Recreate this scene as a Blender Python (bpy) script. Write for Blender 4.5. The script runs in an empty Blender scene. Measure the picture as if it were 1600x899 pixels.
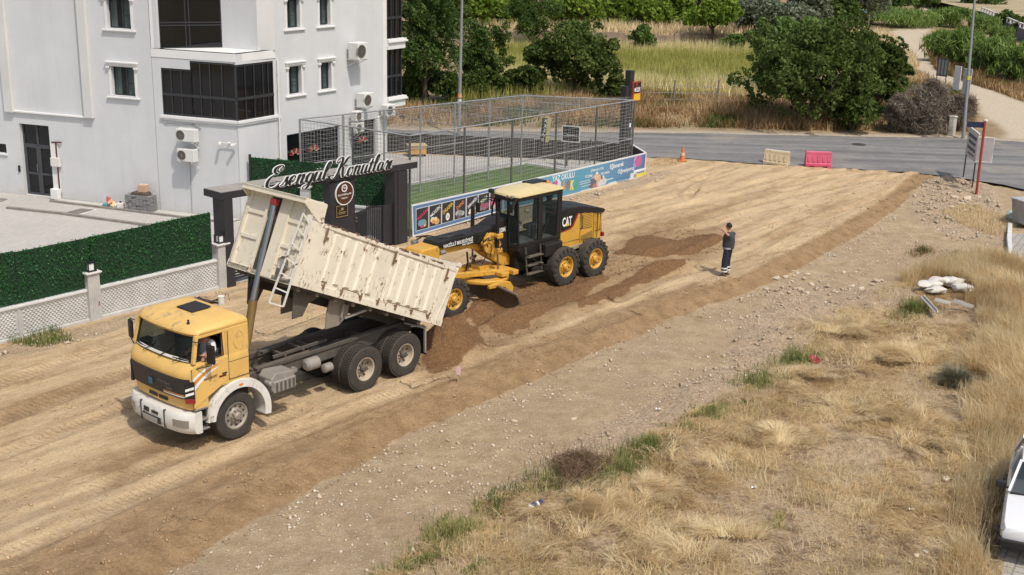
import bpy, math, random
import numpy as np
from mathutils import Vector, Matrix, noise
random.seed(7); RS = np.random.RandomState(11)
sc = bpy.context.scene
COL = sc.collection
rad = math.radians

# ------------------------------------------------------------------ camera
CF, CP, CR, CH = 1920.0, rad(17.0), rad(1.5), 11.15
_fw = Vector((0, math.cos(CP), -math.sin(CP))); _rt = Vector((1, 0, 0)); _up = _rt.cross(_fw)
_rt2 = math.cos(CR)*_rt + math.sin(CR)*_up; _up2 = -math.sin(CR)*_rt + math.cos(CR)*_up
cd = bpy.data.cameras.new('camera'); cam = bpy.data.objects.new('camera', cd); COL.objects.link(cam)
cd.sensor_fit = 'HORIZONTAL'; cd.sensor_width = 36; cd.lens = CF/1600*36; cd.clip_end = 3000; cd.clip_start = .2
_m = Matrix((_rt2, _up2, -_fw)).transposed().to_4x4(); _m.translation = (0, 0, CH); cam.matrix_world = _m
sc.camera = cam
sc.render.resolution_x = 1024; sc.render.resolution_y = 575

# ------------------------------------------------------------------ sky and sun
SUN_EL, SUN_AZ = 57.0, -57.0
w = bpy.data.worlds.new("World"); sc.world = w; w.use_nodes = True
nt = w.node_tree; bg = nt.nodes['Background']
sky = nt.nodes.new('ShaderNodeTexSky'); sky.sky_type = 'NISHITA'; sky.sun_disc = False
_sd = Vector((math.cos(rad(SUN_AZ))*math.cos(rad(SUN_EL)), math.sin(rad(SUN_AZ))*math.cos(rad(SUN_EL)), math.sin(rad(SUN_EL))))
sky.sun_elevation = rad(SUN_EL); sky.sun_rotation = math.atan2(_sd.x, _sd.y)
sky.air_density = 1.2; sky.dust_density = 3.5; sky.ozone_density = .6
nt.links.new(sky.outputs[0], bg.inputs[0]); bg.inputs[1].default_value = 0.15
sl = bpy.data.lights.new('sun', 'SUN'); so = bpy.data.objects.new('sun', sl); COL.objects.link(so)
sl.energy = 3.2; sl.angle = rad(1.2); sl.color = (1, .955, .875)
so.rotation_euler = (-_sd).to_track_quat('-Z', 'Y').to_euler(); so.location = (0, 0, 60)
sc.view_settings.view_transform = 'Standard'; sc.view_settings.look = 'None'
sc.view_settings.exposure = -0.13; sc.view_settings.gamma = 1.0

# ------------------------------------------------------------------ photo pixel -> point on a level plane
def at(px, py, z=0.0):
    d = _fw + _rt2*((px-800)/CF) - _up2*((py-449.5)/CF)
    t = (z-CH)/d.z
    return Vector((0, 0, CH)) + d*t
def pt2(px, py, z=0.0):
    p = at(px, py, z); return (p.x, p.y)

# ------------------------------------------------------------------ mesh builder
def rotm(rx=0, ry=0, rz=0):
    return Matrix.Rotation(rz, 4, 'Z') @ Matrix.Rotation(ry, 4, 'Y') @ Matrix.Rotation(rx, 4, 'X')
class MB:
    def __init__(s): s.v = []; s.f = []; s.m = []; s.cur = 0; s.T = Matrix.Identity(4)
    def add(s, vs, fs):
        s.pc = getattr(s, 'pc', [])+[(len(s.v), len(s.f))]; n = len(s.v); s.v += [tuple(s.T @ Vector(p)) for p in vs]
        s.f += [tuple(i+n for i in f) for f in fs]; s.m += [s.cur]*len(fs); return s
    def bx(s, x0, x1, y0, y1, z0, z1, T=None):
        if x0 > x1: x0, x1 = x1, x0
        if y0 > y1: y0, y1 = y1, y0
        if z0 > z1: z0, z1 = z1, z0
        vs = [(x0,y0,z0),(x1,y0,z0),(x1,y1,z0),(x0,y1,z0),(x0,y0,z1),(x1,y0,z1),(x1,y1,z1),(x0,y1,z1)]
        if T is not None: vs = [tuple(T @ Vector(p)) for p in vs]
        return s.add(vs, [(0,3,2,1),(4,5,6,7),(0,1,5,4),(1,2,6,5),(2,3,7,6),(3,0,4,7)])
    def box(s, c, d, T=None):
        M = Matrix.Translation(c) @ (T if T is not None else Matrix.Identity(4))
        return s.bx(-d[0]/2, d[0]/2, -d[1]/2, d[1]/2, -d[2]/2, d[2]/2, M)
    def beam(s, p, q, wd, ht, upv=(0,0,1)):
        p = Vector(p); q = Vector(q); d = (q-p); L = d.length
        if L < 1e-6: return s
        d.normalize(); u = Vector(upv)
        sd = d.cross(u)
        if sd.length < 1e-3: sd = d.cross(Vector((0,1,0)))
        sd.normalize(); u = sd.cross(d)
        M = Matrix((d, sd, u)).transposed().to_4x4(); M.translation = (p+q)/2
        return s.bx(-L/2, L/2, -wd/2, wd/2, -ht/2, ht/2, M)
    def prism(s, pts, a, b, ax='y'):
        # polygon pts in the other two axes, extruded a..b along ax
        def mk(p, t): return {'y': (p[0], t, p[1]), 'z': (p[0], p[1], t), 'x': (t, p[0], p[1])}[ax]
        n = len(pts); ar = sum(pts[i][0]*pts[(i+1) % n][1]-pts[(i+1) % n][0]*pts[i][1] for i in range(n))
        vs = [mk(p, a) for p in pts]+[mk(p, b) for p in pts]
        fs = [tuple(range(n)), tuple(range(2*n-1, n-1, -1))]+[(i, i+n, (i+1) % n+n, (i+1) % n) for i in range(n)]
        flip = (ar > 0) ^ (ax == 'y') ^ (b < a)
        if flip: fs = [f[::-1] for f in fs]
        return s.add(vs, fs)
    def loft(s, rings, cap=True, closed=True):
        n = len(rings[0]); vs = [p for r in rings for p in r]; fs = []
        for k in range(len(rings)-1):
            for i in range(n if closed else n-1):
                j = (i+1) % n; fs.append((k*n+i, k*n+j, (k+1)*n+j, (k+1)*n+i))
        if cap: fs.append(tuple(range(n-1, -1, -1))); fs.append(tuple((len(rings)-1)*n+i for i in range(n)))
        return s.add(vs, fs)
    def tube(s, pts, r, n=8, cap=True):
        pts = [Vector(p) for p in pts]
        if not isinstance(r, (list, tuple)): r = [r]*len(pts)
        rings = []; ref = None
        for i, p in enumerate(pts):
            d = (pts[min(i+1, len(pts)-1)]-pts[max(i-1, 0)]).normalized()
            if ref is None: ref = Vector((0,0,1)) if abs(d.z) < .9 else Vector((1,0,0))
            u = d.cross(ref).normalized(); v = d.cross(u).normalized(); ref = v.cross(d) if False else ref
            rings.append([tuple(p+(u*math.cos(2*math.pi*k/n)+v*math.sin(2*math.pi*k/n))*r[i]) for k in range(n)])
        return s.loft(rings, cap)
    def lathe(s, prof, c=(0,0,0), ax='y', n=24, cap=False):
        # prof: (radius, height along axis)
        rings = []
        for r, h in prof:
            ring = []
            for k in range(n):
                a = 2*math.pi*k/n; x, y = r*math.cos(a), r*math.sin(a)
                p = {'y': (x, h, y), 'z': (x, y, h), 'x': (h, x, y)}[ax]
                ring.append((p[0]+c[0], p[1]+c[1], p[2]+c[2]))
            rings.append(ring)
        return s.loft(rings, cap)
    def obj(s, name, mat, parent=None, bevel=0, smooth=None, loc=None, segs=2):
        me = bpy.data.meshes.new(name); me.from_pydata(s.v, [], s.f)
        mats = mat if isinstance(mat, (list, tuple)) else [mat]
        for m in mats: me.materials.append(m)
        if len(mats) > 1: me.polygons.foreach_set('material_index', s.m)
        me.validate(); me.update()
        if smooth is not None:
            me.polygons.foreach_set('use_smooth', [True]*len(me.polygons)); me.set_sharp_from_angle(angle=rad(smooth))
        o = bpy.data.objects.new(name, me); COL.objects.link(o)
        if parent: o.parent = parent
        if loc: o.location = loc
        if bevel:
            b = o.modifiers.new('bevel', 'BEVEL'); b.width = bevel; b.segments = segs; b.limit_method = 'ANGLE'; b.angle_limit = rad(35)
            b.use_clamp_overlap = True; b.harden_normals = False
        return o
    # (method) one object per added piece, for repeats of a part
def each(mb, name, mat_, parent=None, **kw):
    ends = mb.pc[1:]+[(len(mb.v), len(mb.f))]
    for (v0, f0), (v1, f1) in zip(mb.pc, ends):
        q = MB(); q.v = mb.v[v0:v1]; q.f = [tuple(i-v0 for i in f) for f in mb.f[f0:f1]]; q.m = [0]*len(q.f); q.obj(name, mat_, parent, **kw)
def thing(name, label, cat, loc=(0,0,0), rz=0, group=None):
    o = bpy.data.objects.new(name, None); COL.objects.link(o); o.location = loc; o.rotation_euler = (0,0,rz)
    o.empty_display_size = .2
    return tag(o, label, cat, group)
def tag(o, label=None, cat=None, group=None, kind=None):
    if label: o['label'] = label
    if cat: o['category'] = cat
    if group: o['group'] = group
    if kind: o['kind'] = kind
    return o
def struct(o, label=None): return tag(o, label, None, None, 'structure')
def copy_tree(o, parent=None):
    c = o.copy(); COL.objects.link(c); c.parent = parent
    for ch in o.children: copy_tree(ch, c)
    return c
def fast(name, V, F, mat, attrs=None, parent=None, smooth=False):
    V = np.asarray(V, np.float32); F = np.asarray(F, np.int32)
    me = bpy.data.meshes.new(name); me.vertices.add(len(V)); me.vertices.foreach_set('co', V.ravel())
    k = F.shape[1]; me.loops.add(F.size); me.loops.foreach_set('vertex_index', F.ravel())
    me.polygons.add(len(F)); me.polygons.foreach_set('loop_start', np.arange(0, F.size, k, dtype=np.int32))
    me.polygons.foreach_set('loop_total', np.full(len(F), k, np.int32))
    if smooth: me.polygons.foreach_set('use_smooth', np.ones(len(F), bool))
    me.update(calc_edges=True)
    for n_, a in (attrs or {}).items():
        a = np.asarray(a, np.float32)
        if a.ndim == 1:
            at_ = me.attributes.new(n_, 'FLOAT', 'POINT'); at_.data.foreach_set('value', a)
        else:
            at_ = me.attributes.new(n_, 'FLOAT_COLOR', 'POINT'); at_.data.foreach_set('color', a.ravel())
    me.materials.append(mat)
    o = bpy.data.objects.new(name, me); COL.objects.link(o)
    if parent: o.parent = parent
    return o

# ------------------------------------------------------------------ materials
class NT:
    def __init__(s, name):
        s.m = bpy.data.materials.new(name); s.m.use_nodes = True; s.t = s.m.node_tree
        s.p = s.t.nodes['Principled BSDF']; s.out = s.t.nodes['Material Output']
    def n(s, typ, **kw):
        nd = s.t.nodes.new('ShaderNode'+typ)
        for k, v in kw.items(): setattr(nd, k, v)
        return nd
    def l(s, a, b): s.t.links.new(a, b)
    def coord(s, kind='Object', scale=None, rot=None):
        tc = s.n('TexCoord'); o = tc.outputs[kind]
        if scale is not None or rot is not None:
            mp = s.n('Mapping'); s.l(o, mp.inputs[0])
            if scale is not None: mp.inputs['Scale'].default_value = scale
            if rot is not None: mp.inputs['Rotation'].default_value = rot
            o = mp.outputs[0]
        return o
    def noise(s, scale, detail=4, rough=.6, vec=None, dist=0):
        nd = s.n('TexNoise'); nd.inputs['Scale'].default_value = scale; nd.inputs['Detail'].default_value = detail
        nd.inputs['Roughness'].default_value = rough; nd.inputs['Distortion'].default_value = dist
        if vec is not None: s.l(vec, nd.inputs['Vector'])
        return nd.outputs[0]
    def ramp(s, val, stops):
        nd = s.n('ValToRGB'); cr = nd.color_ramp
        while len(cr.elements) < len(stops): cr.elements.new(.5)
        for e, (p, c) in zip(cr.elements, stops):
            e.position = p; e.color = (*c, 1) if not isinstance(c, (int, float)) else (c, c, c, 1)
        s.l(val, nd.inputs[0]); return nd.outputs[0]
    def mix(s, fac, a, b, blend='MIX'):
        nd = s.n('Mix', data_type='RGBA', blend_type=blend)
        for i, v in ((0, fac), (6, a), (7, b)):
            if hasattr(v, 'links'): s.l(v, nd.inputs[i])
            elif i == 0: nd.inputs[0].default_value = v
            else: nd.inputs[i].default_value = (*v, 1)
        return nd.outputs[2]
    def math(s, op, a, b=0.5, c=None, clamp=False):
        nd = s.n('Math', operation=op, use_clamp=clamp)
        for i, v in ((0, a), (1, b), (2, c)):
            if v is None: continue
            if hasattr(v, 'links'): s.l(v, nd.inputs[i])
            else: nd.inputs[i].default_value = v
        return nd.outputs[0]
    def bump(s, h, strength=.3, dist=.02):
        nd = s.n('Bump'); nd.inputs['Strength'].default_value = strength; nd.inputs['Distance'].default_value = dist
        s.l(h, nd.inputs['Height']); s.l(nd.outputs[0], s.p.inputs['Normal']); return nd
    def attr(s, name): return s.n('Attribute', attribute_name=name)
_MC = {}
def mat(name, col, rough=.6, metal=0, var=.12, scale=2.5, bump=0, bscale=60, dust=0, dcol=(.36,.26,.16), chips=0, chipcol=(.09,.04,.02), chipscale=9, spec=.5, coat=0, streak=False):
    if name in _MC: return _MC[name]
    n = NT(name); c = n.coord('Object')
    a = tuple(max(0, x*(1-var)) for x in col); b = tuple(min(1, x*(1+var)) for x in col)
    base = n.mix(n.ramp(n.noise(scale, 5, .65, c), [(.3, 0.), (.7, 1.)]), a, b)
    if chips:
        vv = c if not streak else n.coord('Object', (1, 1, .35))
        k = n.math('MULTIPLY', n.ramp(n.noise(chipscale, 6, .7, vv), [(.56-chips*.1, 0.), (.60-chips*.1, 1.)]), n.ramp(n.noise(chipscale*.13, 4, .6, c), [(.48, 0.), (.64, 1.)]))
        base = n.mix(k, base, chipcol)
    if dust:
        g = n.n('NewGeometry'); sx = n.n('SeparateXYZ'); n.l(g.outputs['Normal'], sx.inputs[0])
        up = n.math('MULTIPLY_ADD', sx.outputs[2], .45, .55, clamp=True)
        k = n.math('MULTIPLY', n.math('MULTIPLY', up, n.ramp(n.noise(scale*1.7, 6, .7, c), [(.25, .25), (.75, 1.)])), dust, clamp=True)
        base = n.mix(k, base, dcol); r = n.math('MULTIPLY_ADD', k, .95-rough, rough); n.l(r, n.p.inputs['Roughness'])
    else: n.p.inputs['Roughness'].default_value = rough
    n.l(base, n.p.inputs['Base Color']); n.p.inputs['Metallic'].default_value = metal
    n.p.inputs['Specular IOR Level'].default_value = spec; n.p.inputs['Coat Weight'].default_value = coat
    if bump: n.bump(n.noise(bscale, 5, .7, c), bump, .01)
    _MC[name] = n.m; return n.m
def glass(name, tint=(.02,.025,.03), alpha=.45, rough=.04):
    # dark tinted pane: part see-through, part mirror-like
    if name in _MC: return _MC[name]
    n = NT(name); n.p.inputs['Base Color'].default_value = (*tint, 1); n.p.inputs['Roughness'].default_value = rough
    tr = n.n('BsdfTransparent'); tr.inputs[0].default_value = (.75, .82, .82, 1); ms = n.n('MixShader'); ms.inputs[0].default_value = alpha
    n.l(tr.outputs[0], ms.inputs[1]); n.l(n.p.outputs[0], ms.inputs[2]); n.l(ms.outputs[0], n.out.inputs[0])
    _MC[name] = n.m; return n.m
def leafmat(name, dark, mid, light, trans=.3, rough=.55):
    if name in _MC: return _MC[name]
    n = NT(name); a = n.attr('tint')
    c = n.ramp(a.outputs['Fac'], [(0., dark), (.5, mid), (1., light)])
    n.l(c, n.p.inputs['Base Color']); n.p.inputs['Roughness'].default_value = rough; n.p.inputs['Specular IOR Level'].default_value = .12
    tl = n.n('BsdfTranslucent'); n.l(c, tl.inputs[0]); ms = n.n('MixShader'); ms.inputs[0].default_value = trans
    n.l(n.p.outputs[0], ms.inputs[1]); n.l(tl.outputs[0], ms.inputs[2]); n.l(ms.outputs[0], n.out.inputs[0])
    _MC[name] = n.m; return n.m

# lettering: built-in font turned into solid mesh; fitted to a width and height
def text(body, width, height, depth, m, parent, M, name='lettering', shear=0, bold=0, space=1, label=None):
    cu = bpy.data.curves.new('t', 'FONT'); cu.body = body; cu.size = 1; cu.extrude = .5; cu.offset = bold; cu.shear = shear; cu.space_character = space
    cu.resolution_u = 2
    o = bpy.data.objects.new('t', cu); COL.objects.link(o)
    dg = bpy.context.evaluated_depsgraph_get(); me = bpy.data.meshes.new_from_object(o.evaluated_get(dg)); bpy.data.objects.remove(o); me.name = name
    n = len(me.vertices); v = np.empty(n*3, np.float32); me.vertices.foreach_get('co', v); v = v.reshape(-1, 3)
    if n:
        lo = v.min(0); hi = v.max(0); sx = width/(hi[0]-lo[0]); sy = (height/(hi[1]-lo[1])) if height else sx
        v[:, 0] = (v[:, 0]-(lo[0]+hi[0])/2)*sx; v[:, 1] = (v[:, 1]-(lo[1]+hi[1])/2)*sy; v[:, 2] = (v[:, 2])*depth
        me.vertices.foreach_set('co', v.ravel()); me.update()
    me.materials.clear(); me.materials.append(m)
    ob = bpy.data.objects.new(name, me); COL.objects.link(ob)
    if parent: ob.parent = parent
    ob.matrix_local = M
    if label: ob['label'] = label
    return ob
def face(pos, right, upv=(0,0,1)):
    # text plane: +x = right, +y = up, +z = out
    r = Vector(right).normalized(); u = Vector(upv).normalized(); z = r.cross(u).normalized(); u = z.cross(r)
    M = Matrix((r, u, z)).transposed().to_4x4(); M.translation = pos; return M

# ------------------------------------------------------------------ numpy helpers
_P = RS.permutation(512).astype(np.int32)
def vnoise(x, y, s=1.0, seed=0):
    x = np.asarray(x, float)/s+seed*17.3; y = np.asarray(y, float)/s+seed*9.1
    xi = np.floor(x).astype(int); yi = np.floor(y).astype(int); fx = x-xi; fy = y-yi
    fx = fx*fx*(3-2*fx); fy = fy*fy*(3-2*fy)
    h = lambda i, j: _P[(_P[i % 512]+j) % 512]/511.0
    a = h(xi, yi); b = h(xi+1, yi); c = h(xi, yi+1); d = h(xi+1, yi+1)
    return (a*(1-fx)+b*fx)*(1-fy)+(c*(1-fx)+d*fx)*fy
def fbm(x, y, s=1.0, o=4, seed=0):
    t = 0; a = 1; tt = 0
    for k in range(o): t = t+a*vnoise(x, y, s/2**k, seed+k*3); tt += a; a *= .5
    return t/tt
def segdist(x, y, poly, closed=False):
    d = np.full(np.shape(x), 1e9); n = len(poly)
    for i in range(n if closed else n-1):
        ax, ay = poly[i]; bx_, by = poly[(i+1) % n]; vx, vy = bx_-ax, by-ay; L = vx*vx+vy*vy+1e-12
        t = np.clip(((x-ax)*vx+(y-ay)*vy)/L, 0, 1); d = np.minimum(d, np.hypot(x-ax-t*vx, y-ay-t*vy))
    return d
def inpoly(x, y, poly):
    ins = np.zeros(np.shape(x), bool); n = len(poly)
    for i in range(n):
        ax, ay = poly[i]; bx_, by = poly[(i+1) % n]
        c = ((ay > y) != (by > y)) & (x < (bx_-ax)*(y-ay)/((by-ay) if by != ay else 1e-9)+ax); ins ^= c
    return ins
def sdist(x, y, poly):  # >0 inside
    d = segdist(x, y, poly, True); return np.where(inpoly(x, y, poly), d, -d)
def sstep(v, a, b): t = np.clip((v-a)/(b-a), 0, 1); return t*t*(3-2*t)
# ================================================================== GROUND
DROP = -.22
def gp(px, py):        # point on the lower gravel / field level
    return at(px, py, DROP)
def PP(l, z=0.0): return [pt2(x, y, z) for x, y in l]
TOE = PP([(60,1000),(255,899),(400,812),(560,726),(647,673),(752,632),(839,594),(916,557),(1004,521),(1046,498),(1130,470),(1200,445),(1270,408),(1348,365),(1400,332),(1446,292),(1470,276)], -.15)
CREST = PP([(-60,1000),(150,905),(350,800),(480,738),(600,672),(700,628),(815,588),(900,545),(990,500),(1042,478),(1078,456),(1130,449),(1161,438),(1233,395),(1317,349),(1360,322),(1444,281),(1460,272)])
ROADN = [(-70,57.2),(-20,57.6),(-3.2,58.2)]+PP([(1030,246),(1100,250),(1200,257),(1300,263),(1380,268),(1440,272),(1500,278)])+[(21.9,54.2),(24,51),(30,46),(60,40)]
ROADF = [(-70,62.6),(-20,63.8),(-3.6,64.4)]+PP([(1000,207),(1100,209),(1300,213),(1480,215),(1600,222)])+[(34,64.6),(60,60)]
ROADP = ROADN+ROADF[::-1]
FDX, FDY = math.cos(rad(50)), math.sin(rad(50))
FO = (-11.586, 32.354)
def fl(t, off=0.0):    # point on the boundary line (fence, gate, banner), off>0 = behind it
    return (FO[0]+FDX*t-FDY*off, FO[1]+FDY*t+FDX*off)
YARD = [fl(-34,.05), fl(11.9,.05), (-3.55,42.45), (5.6,54.3), (4.6,57.3), (-12,57.7), (-75,57)]
FIELD = PP([(540,1000),(590,890),(690,830),(760,775),(850,745),(930,722),(1000,690),(1060,650),(1160,600),(1230,570),(1270,530),(1300,480),(1380,450),(1450,420),(1530,400),(1600,405),(1800,600),(1700,1000)], DROP)
STREET = PP([(1527,275),(1545,300),(1566,330),(1580,352),(1577,405),(1608,520),(1602,700),(1563,868),(1530,1000)], DROP)
STREETP = STREET+[(30,14),(60,36),(30,46),(24,51),(21.9,54.2)]
MOIST = [PP(q) for q in ([(655,560),(680,508),(712,500),(745,515),(762,540),(722,566),(700,580),(668,584)],[(722,500),(735,470),(790,448),(860,440),(905,432),(940,425),(955,438),(905,470),(850,496),(800,524),(768,524)],[(957,398),(985,375),(1010,367),(1060,375),(1120,363),(1140,378),(1085,397),(1030,403),(985,402)],[(895,478),(940,452),(1000,428),(1050,409),(1086,408),(1068,421),(1000,446),(955,470),(905,485)])]
HULL = PP([(655,565),(690,508),(790,440),(905,426),(958,386),(1000,363),(1120,357),(1150,378),(1095,412),(1000,452),(900,492),(770,548),(670,582)])
BROWN = [PP(q) for q in ([(-80,930),(0,885),(230,772),(420,690),(560,640),(690,590),(800,540),(900,505),(990,470),(1078,440),(1130,449),(1200,417),(1161,450),(1046,498),(916,557),(752,632),(560,726),(400,812),(255,899),(100,1000),(-80,1000)],
        [(640,568),(690,504),(790,436),(900,424),(955,380),(1000,356),(1130,352),(1155,380),(1095,416),(1000,456),(900,498),(770,554),(670,588)],[(120,738),(250,675),(330,655),(400,650),(300,700),(190,750)],[(0,640),(120,600),(260,575),(150,610),(0,665)],[(950,365),(1130,320),(1210,300),(1080,350),(1000,372)],[(1195,370),(1260,335),(1330,308),(1250,350),(1200,385)])]
RUB = [PP(q) for q in ([(640,385),(700,355),(780,330),(870,312),(960,290),(1012,272),(1060,262),(1030,285),(930,312),(800,352),(700,392)],[(1440,285),(1480,270),(1560,290),(1570,350),(1500,370),(1430,340),(1420,300)],
        [(-60,580),(0,540),(150,505),(350,455),(400,448),(300,480),(150,528),(0,568)],[(1180,470),(1210,440),(1300,440),(1400,440),(1480,440),(1400,470),(1300,480),(1250,520),(1000,690),(850,745),(760,760),(860,690),(1000,620),(1120,560)])]
TRACKS = [(PP(q), w_) for q, w_ in (([(-60,845),(0,820),(140,768),(280,713),(400,668),(470,640)], .34), ([(-60,735),(0,713),(205,634),(300,600)], .32), ([(-60,678),(0,657),(205,580)], .34), ([(-60,622),(0,601),(210,527),(330,490)], .3), ([(-40,890),(0,876),(233,769),(400,700),(560,640),(700,590)], .34),
        ([(640,600),(760,560),(905,520),(990,490)], .3), ([(800,470),(948,428),(1030,400),(1110,372)], .33), ([(960,470),(1025,440),(1090,420),(1155,401),(1252,353),(1366,314),(1434,285)], .34),
        ([(950,352),(1060,325),(1180,298),(1300,278),(1420,268)], .36), ([(955,330),(1060,306),(1200,282),(1330,266)], .3), ([(1000,368),(1120,335),(1230,307),(1340,285),(1440,272)], .34), ([(410,520),(520,480),(640,440)], .32), ([(400,560),(430,520),(560,470),(650,430)], .3),
        ([(980,300),(1060,283),(1110,262)], .25), ([(1075,312),(1092,285),(1110,268)], .22), ([(1050,310),(1085,282),(1150,262)], .2))]
TN = [at(705,556), at(735,520), at(820,478)]
def height(X, Y):
    toe = segdist(X, Y, TOE); cr = segdist(X, Y, CREST)
    poly = TOE+[(19.5,58.5),(30,70),(-80,70),(-80,0),(-8,10)]
    left = sdist(X, Y, poly)                       # >0 on the road side of the toe
    n1 = fbm(X, Y, 3.0, 4, 1); n2 = fbm(X, Y, .7, 4, 5); n3 = fbm(X, Y, .22, 3, 9)
    u = cr+toe+1e-6
    ramp = np.where(left > 0, np.clip(toe/u, 0, 1), 0); ramp = np.where(left > u, 1, ramp)
    ramp = np.clip(np.where(left > 0, np.minimum(left/.75, 1), 0), 0, 1)
    dropk = np.where(Y > 46, np.clip((58-Y)/14, .15, 1), 1)
    z = DROP*dropk*(1-sstep(ramp, 0, 1))
    lip = np.exp(-(np.abs(left-.95)/.35)**2)*.05*(n2*1.6)
    onroad = sstep(left, .2, 1.0)
    n4 = fbm(X, Y, .11, 2, 15); z += lip*onroad+(n1-.5)*.03*onroad+(n2-.5)*.012+(n3-.5)*.012+(n4-.5)*.012+np.exp(-(np.abs(left-.8)/.5)**2)*(n4-.45)*.10
    # ruts along the wheel tracks
    ca, sa = math.cos(rad(51)), math.sin(rad(51)); a = X*ca+Y*sa; b = -X*sa+Y*ca
    z += (fbm(a*.10, b, .42, 4, 21)-.5)*.11*onroad
    for q, w_ in TRACKS:
        d = segdist(X, Y, q); z += -.042*np.exp(-(d/(w_*.75))**4)+.03*np.exp(-((d-w_*1.1)/.1)**2)
    fld = sstep(sdist(X, Y, FIELD), -.3, .8)
    z += fld*((fbm(X, Y, 2.2, 4, 31)-.45)*.26+(n2-.5)*.12+(n3-.5)*.05)
    grav = (1-onroad)*(1-fld); z += grav*((n2-.5)*.06+(n3-.5)*.03)
    for q in RUB:
        k = sstep(sdist(X, Y, q), -.15, .4); z += k*((n2-.4)*.14+(n3-.4)*.1)
    # tipped soil and the windrow in front of the blade
    def gau(px, py, rx, ry, h, ang=50):
        c = at(px, py); dx = X-c.x; dy = Y-c.y; ca_, sa_ = math.cos(rad(ang)), math.sin(rad(ang))
        p = dx*ca_+dy*sa_; q = -dx*sa_+dy*ca_; r = np.sqrt((p/rx)**2+(q/ry)**2)
        return h*np.clip(1-r, 0, 1)**1.1*(.75+.5*n2)
    z += gau(696,545,1.25,1.05,.85,50)+gau(745,500,1.1,.55,.34,20)+gau(792,505,1.5,.4,.30,50)+gau(835,490,1.4,.4,.2,60)
    z += gau(1045,420,2.0,.6,.32,30)+gau(1010,395,2.4,.8,.10,40)+gau(1090,380,1.8,.8,.1,30)+gau(890,485,3.0,.5,.16,48)
    mm = np.max([sstep(sdist(X, Y, q), -.1, .4) for q in MOIST], axis=0); z += mm*((n2-.45)*.08+(n3-.45)*.05+(n4-.5)*.03)+.05*mm
    z += gau(1330,690,1.6,.8,.25,0)+gau(1230,450,2.,.6,.12,50)
    far = sstep(sdist(X, Y, ROADP), .02, .4); z = z*(1-far)-.14*far
    yd = sstep(sdist(X, Y, YARD), .0, .2); z = z*(1-yd)-.12*yd
    st = sstep(sdist(X, Y, STREETP), .0, .35); z = z*(1-st)+(DROP-.14)*st*np.where(Y > 46, .35, 1)
    z = np.where(Y > 62, -.16, z)
    return z
def hz(x, y): return float(height(np.array([float(x)]), np.array([float(y)]))[0])
def on_ground(px, py):
    p = at(px, py, 0)
    for _ in range(4): p = at(px, py, hz(p.x, p.y))
    return p

def near_ground():
    NU, NV = 620, 640
    Yr = 13*np.exp(np.linspace(0, math.log(67/13.), NV)); U = np.linspace(-.66, .6, NU)
    Y = np.repeat(Yr, NU); X = np.tile(U, NV)*(Y+2)
    Z = height(X, Y)
    n2 = fbm(X, Y, .9, 4, 41); n3 = fbm(X, Y, .25, 3, 44); jit = (n2-.5)*.9+(n3-.5)*.35
    poly = TOE+[(19.5,58.5),(30,70),(-80,70),(-80,0),(-8,10)]
    left = sdist(X, Y, poly)
    grav = 1-sstep(left+jit*.35, -.05, .2)
    moist = np.zeros_like(X)
    for q in MOIST: moist = np.maximum(moist, sstep(sdist(X, Y, q)+jit*.5, -.2, .25))
    brown = np.zeros_like(X)
    for q in BROWN: brown = np.maximum(brown, .62*sstep(sdist(X, Y, q)+jit*.7, -.4, .5))
    slope = sstep(left+jit*.1, .02, .12)*(1-sstep(left, .75, 1.05+0*jit)); brown = np.maximum(brown, slope*.72)
    fld = sstep(sdist(X, Y, FIELD)+jit, -.3, .5)
    rub = np.zeros_like(X)
    for q in RUB: rub = np.maximum(rub, sstep(sdist(X, Y, q)+jit*.6, -.2, .3))
    ty = np.zeros_like(X); ta = np.zeros_like(X); tk = np.full(X.shape, 9.)
    for q, w_ in TRACKS:
        acc = 0
        for i in range(len(q)-1):
            ax, ay = q[i]; bx_, by = q[i+1]; vx, vy = bx_-ax, by-ay; L = math.hypot(vx, vy)
            t = ((X-ax)*vx+(Y-ay)*vy)/L; off = (-(X-ax)*vy+(Y-ay)*vx)/L
            ok = (t >= -.05) & (t <= L+.05) & (np.abs(off)/w_ < np.abs(tk)); ta = np.where(ok, acc+t, ta); tk = np.where(ok, off/w_, tk); acc += L
    tm = 1-sstep(np.abs(tk), .75, 1.1); tm *= sstep(fbm(X, Y, 1.8, 2, 77), .3, .55)
    i = np.arange(NV-1)[:, None]*NU+np.arange(NU-1)[None, :]; i = i.ravel()
    F = np.stack([i, i+1, i+NU+1, i+NU], 1)
    one = np.ones_like(X)
    o = fast('ground', np.stack([X, Y, Z], 1), F, ground_mat(), {'zone': np.stack([grav, moist, fld, one], 1), 'zone2': np.stack([rub, tm, brown, one], 1), 'trk': np.stack([ta*.1, np.clip(tk, -2, 2)*.25+.5, one, one], 1)}, smooth=True)
    struct(o, 'graded sandy earth with wheel tracks, grey gravel strip and rough dry plot')
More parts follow.
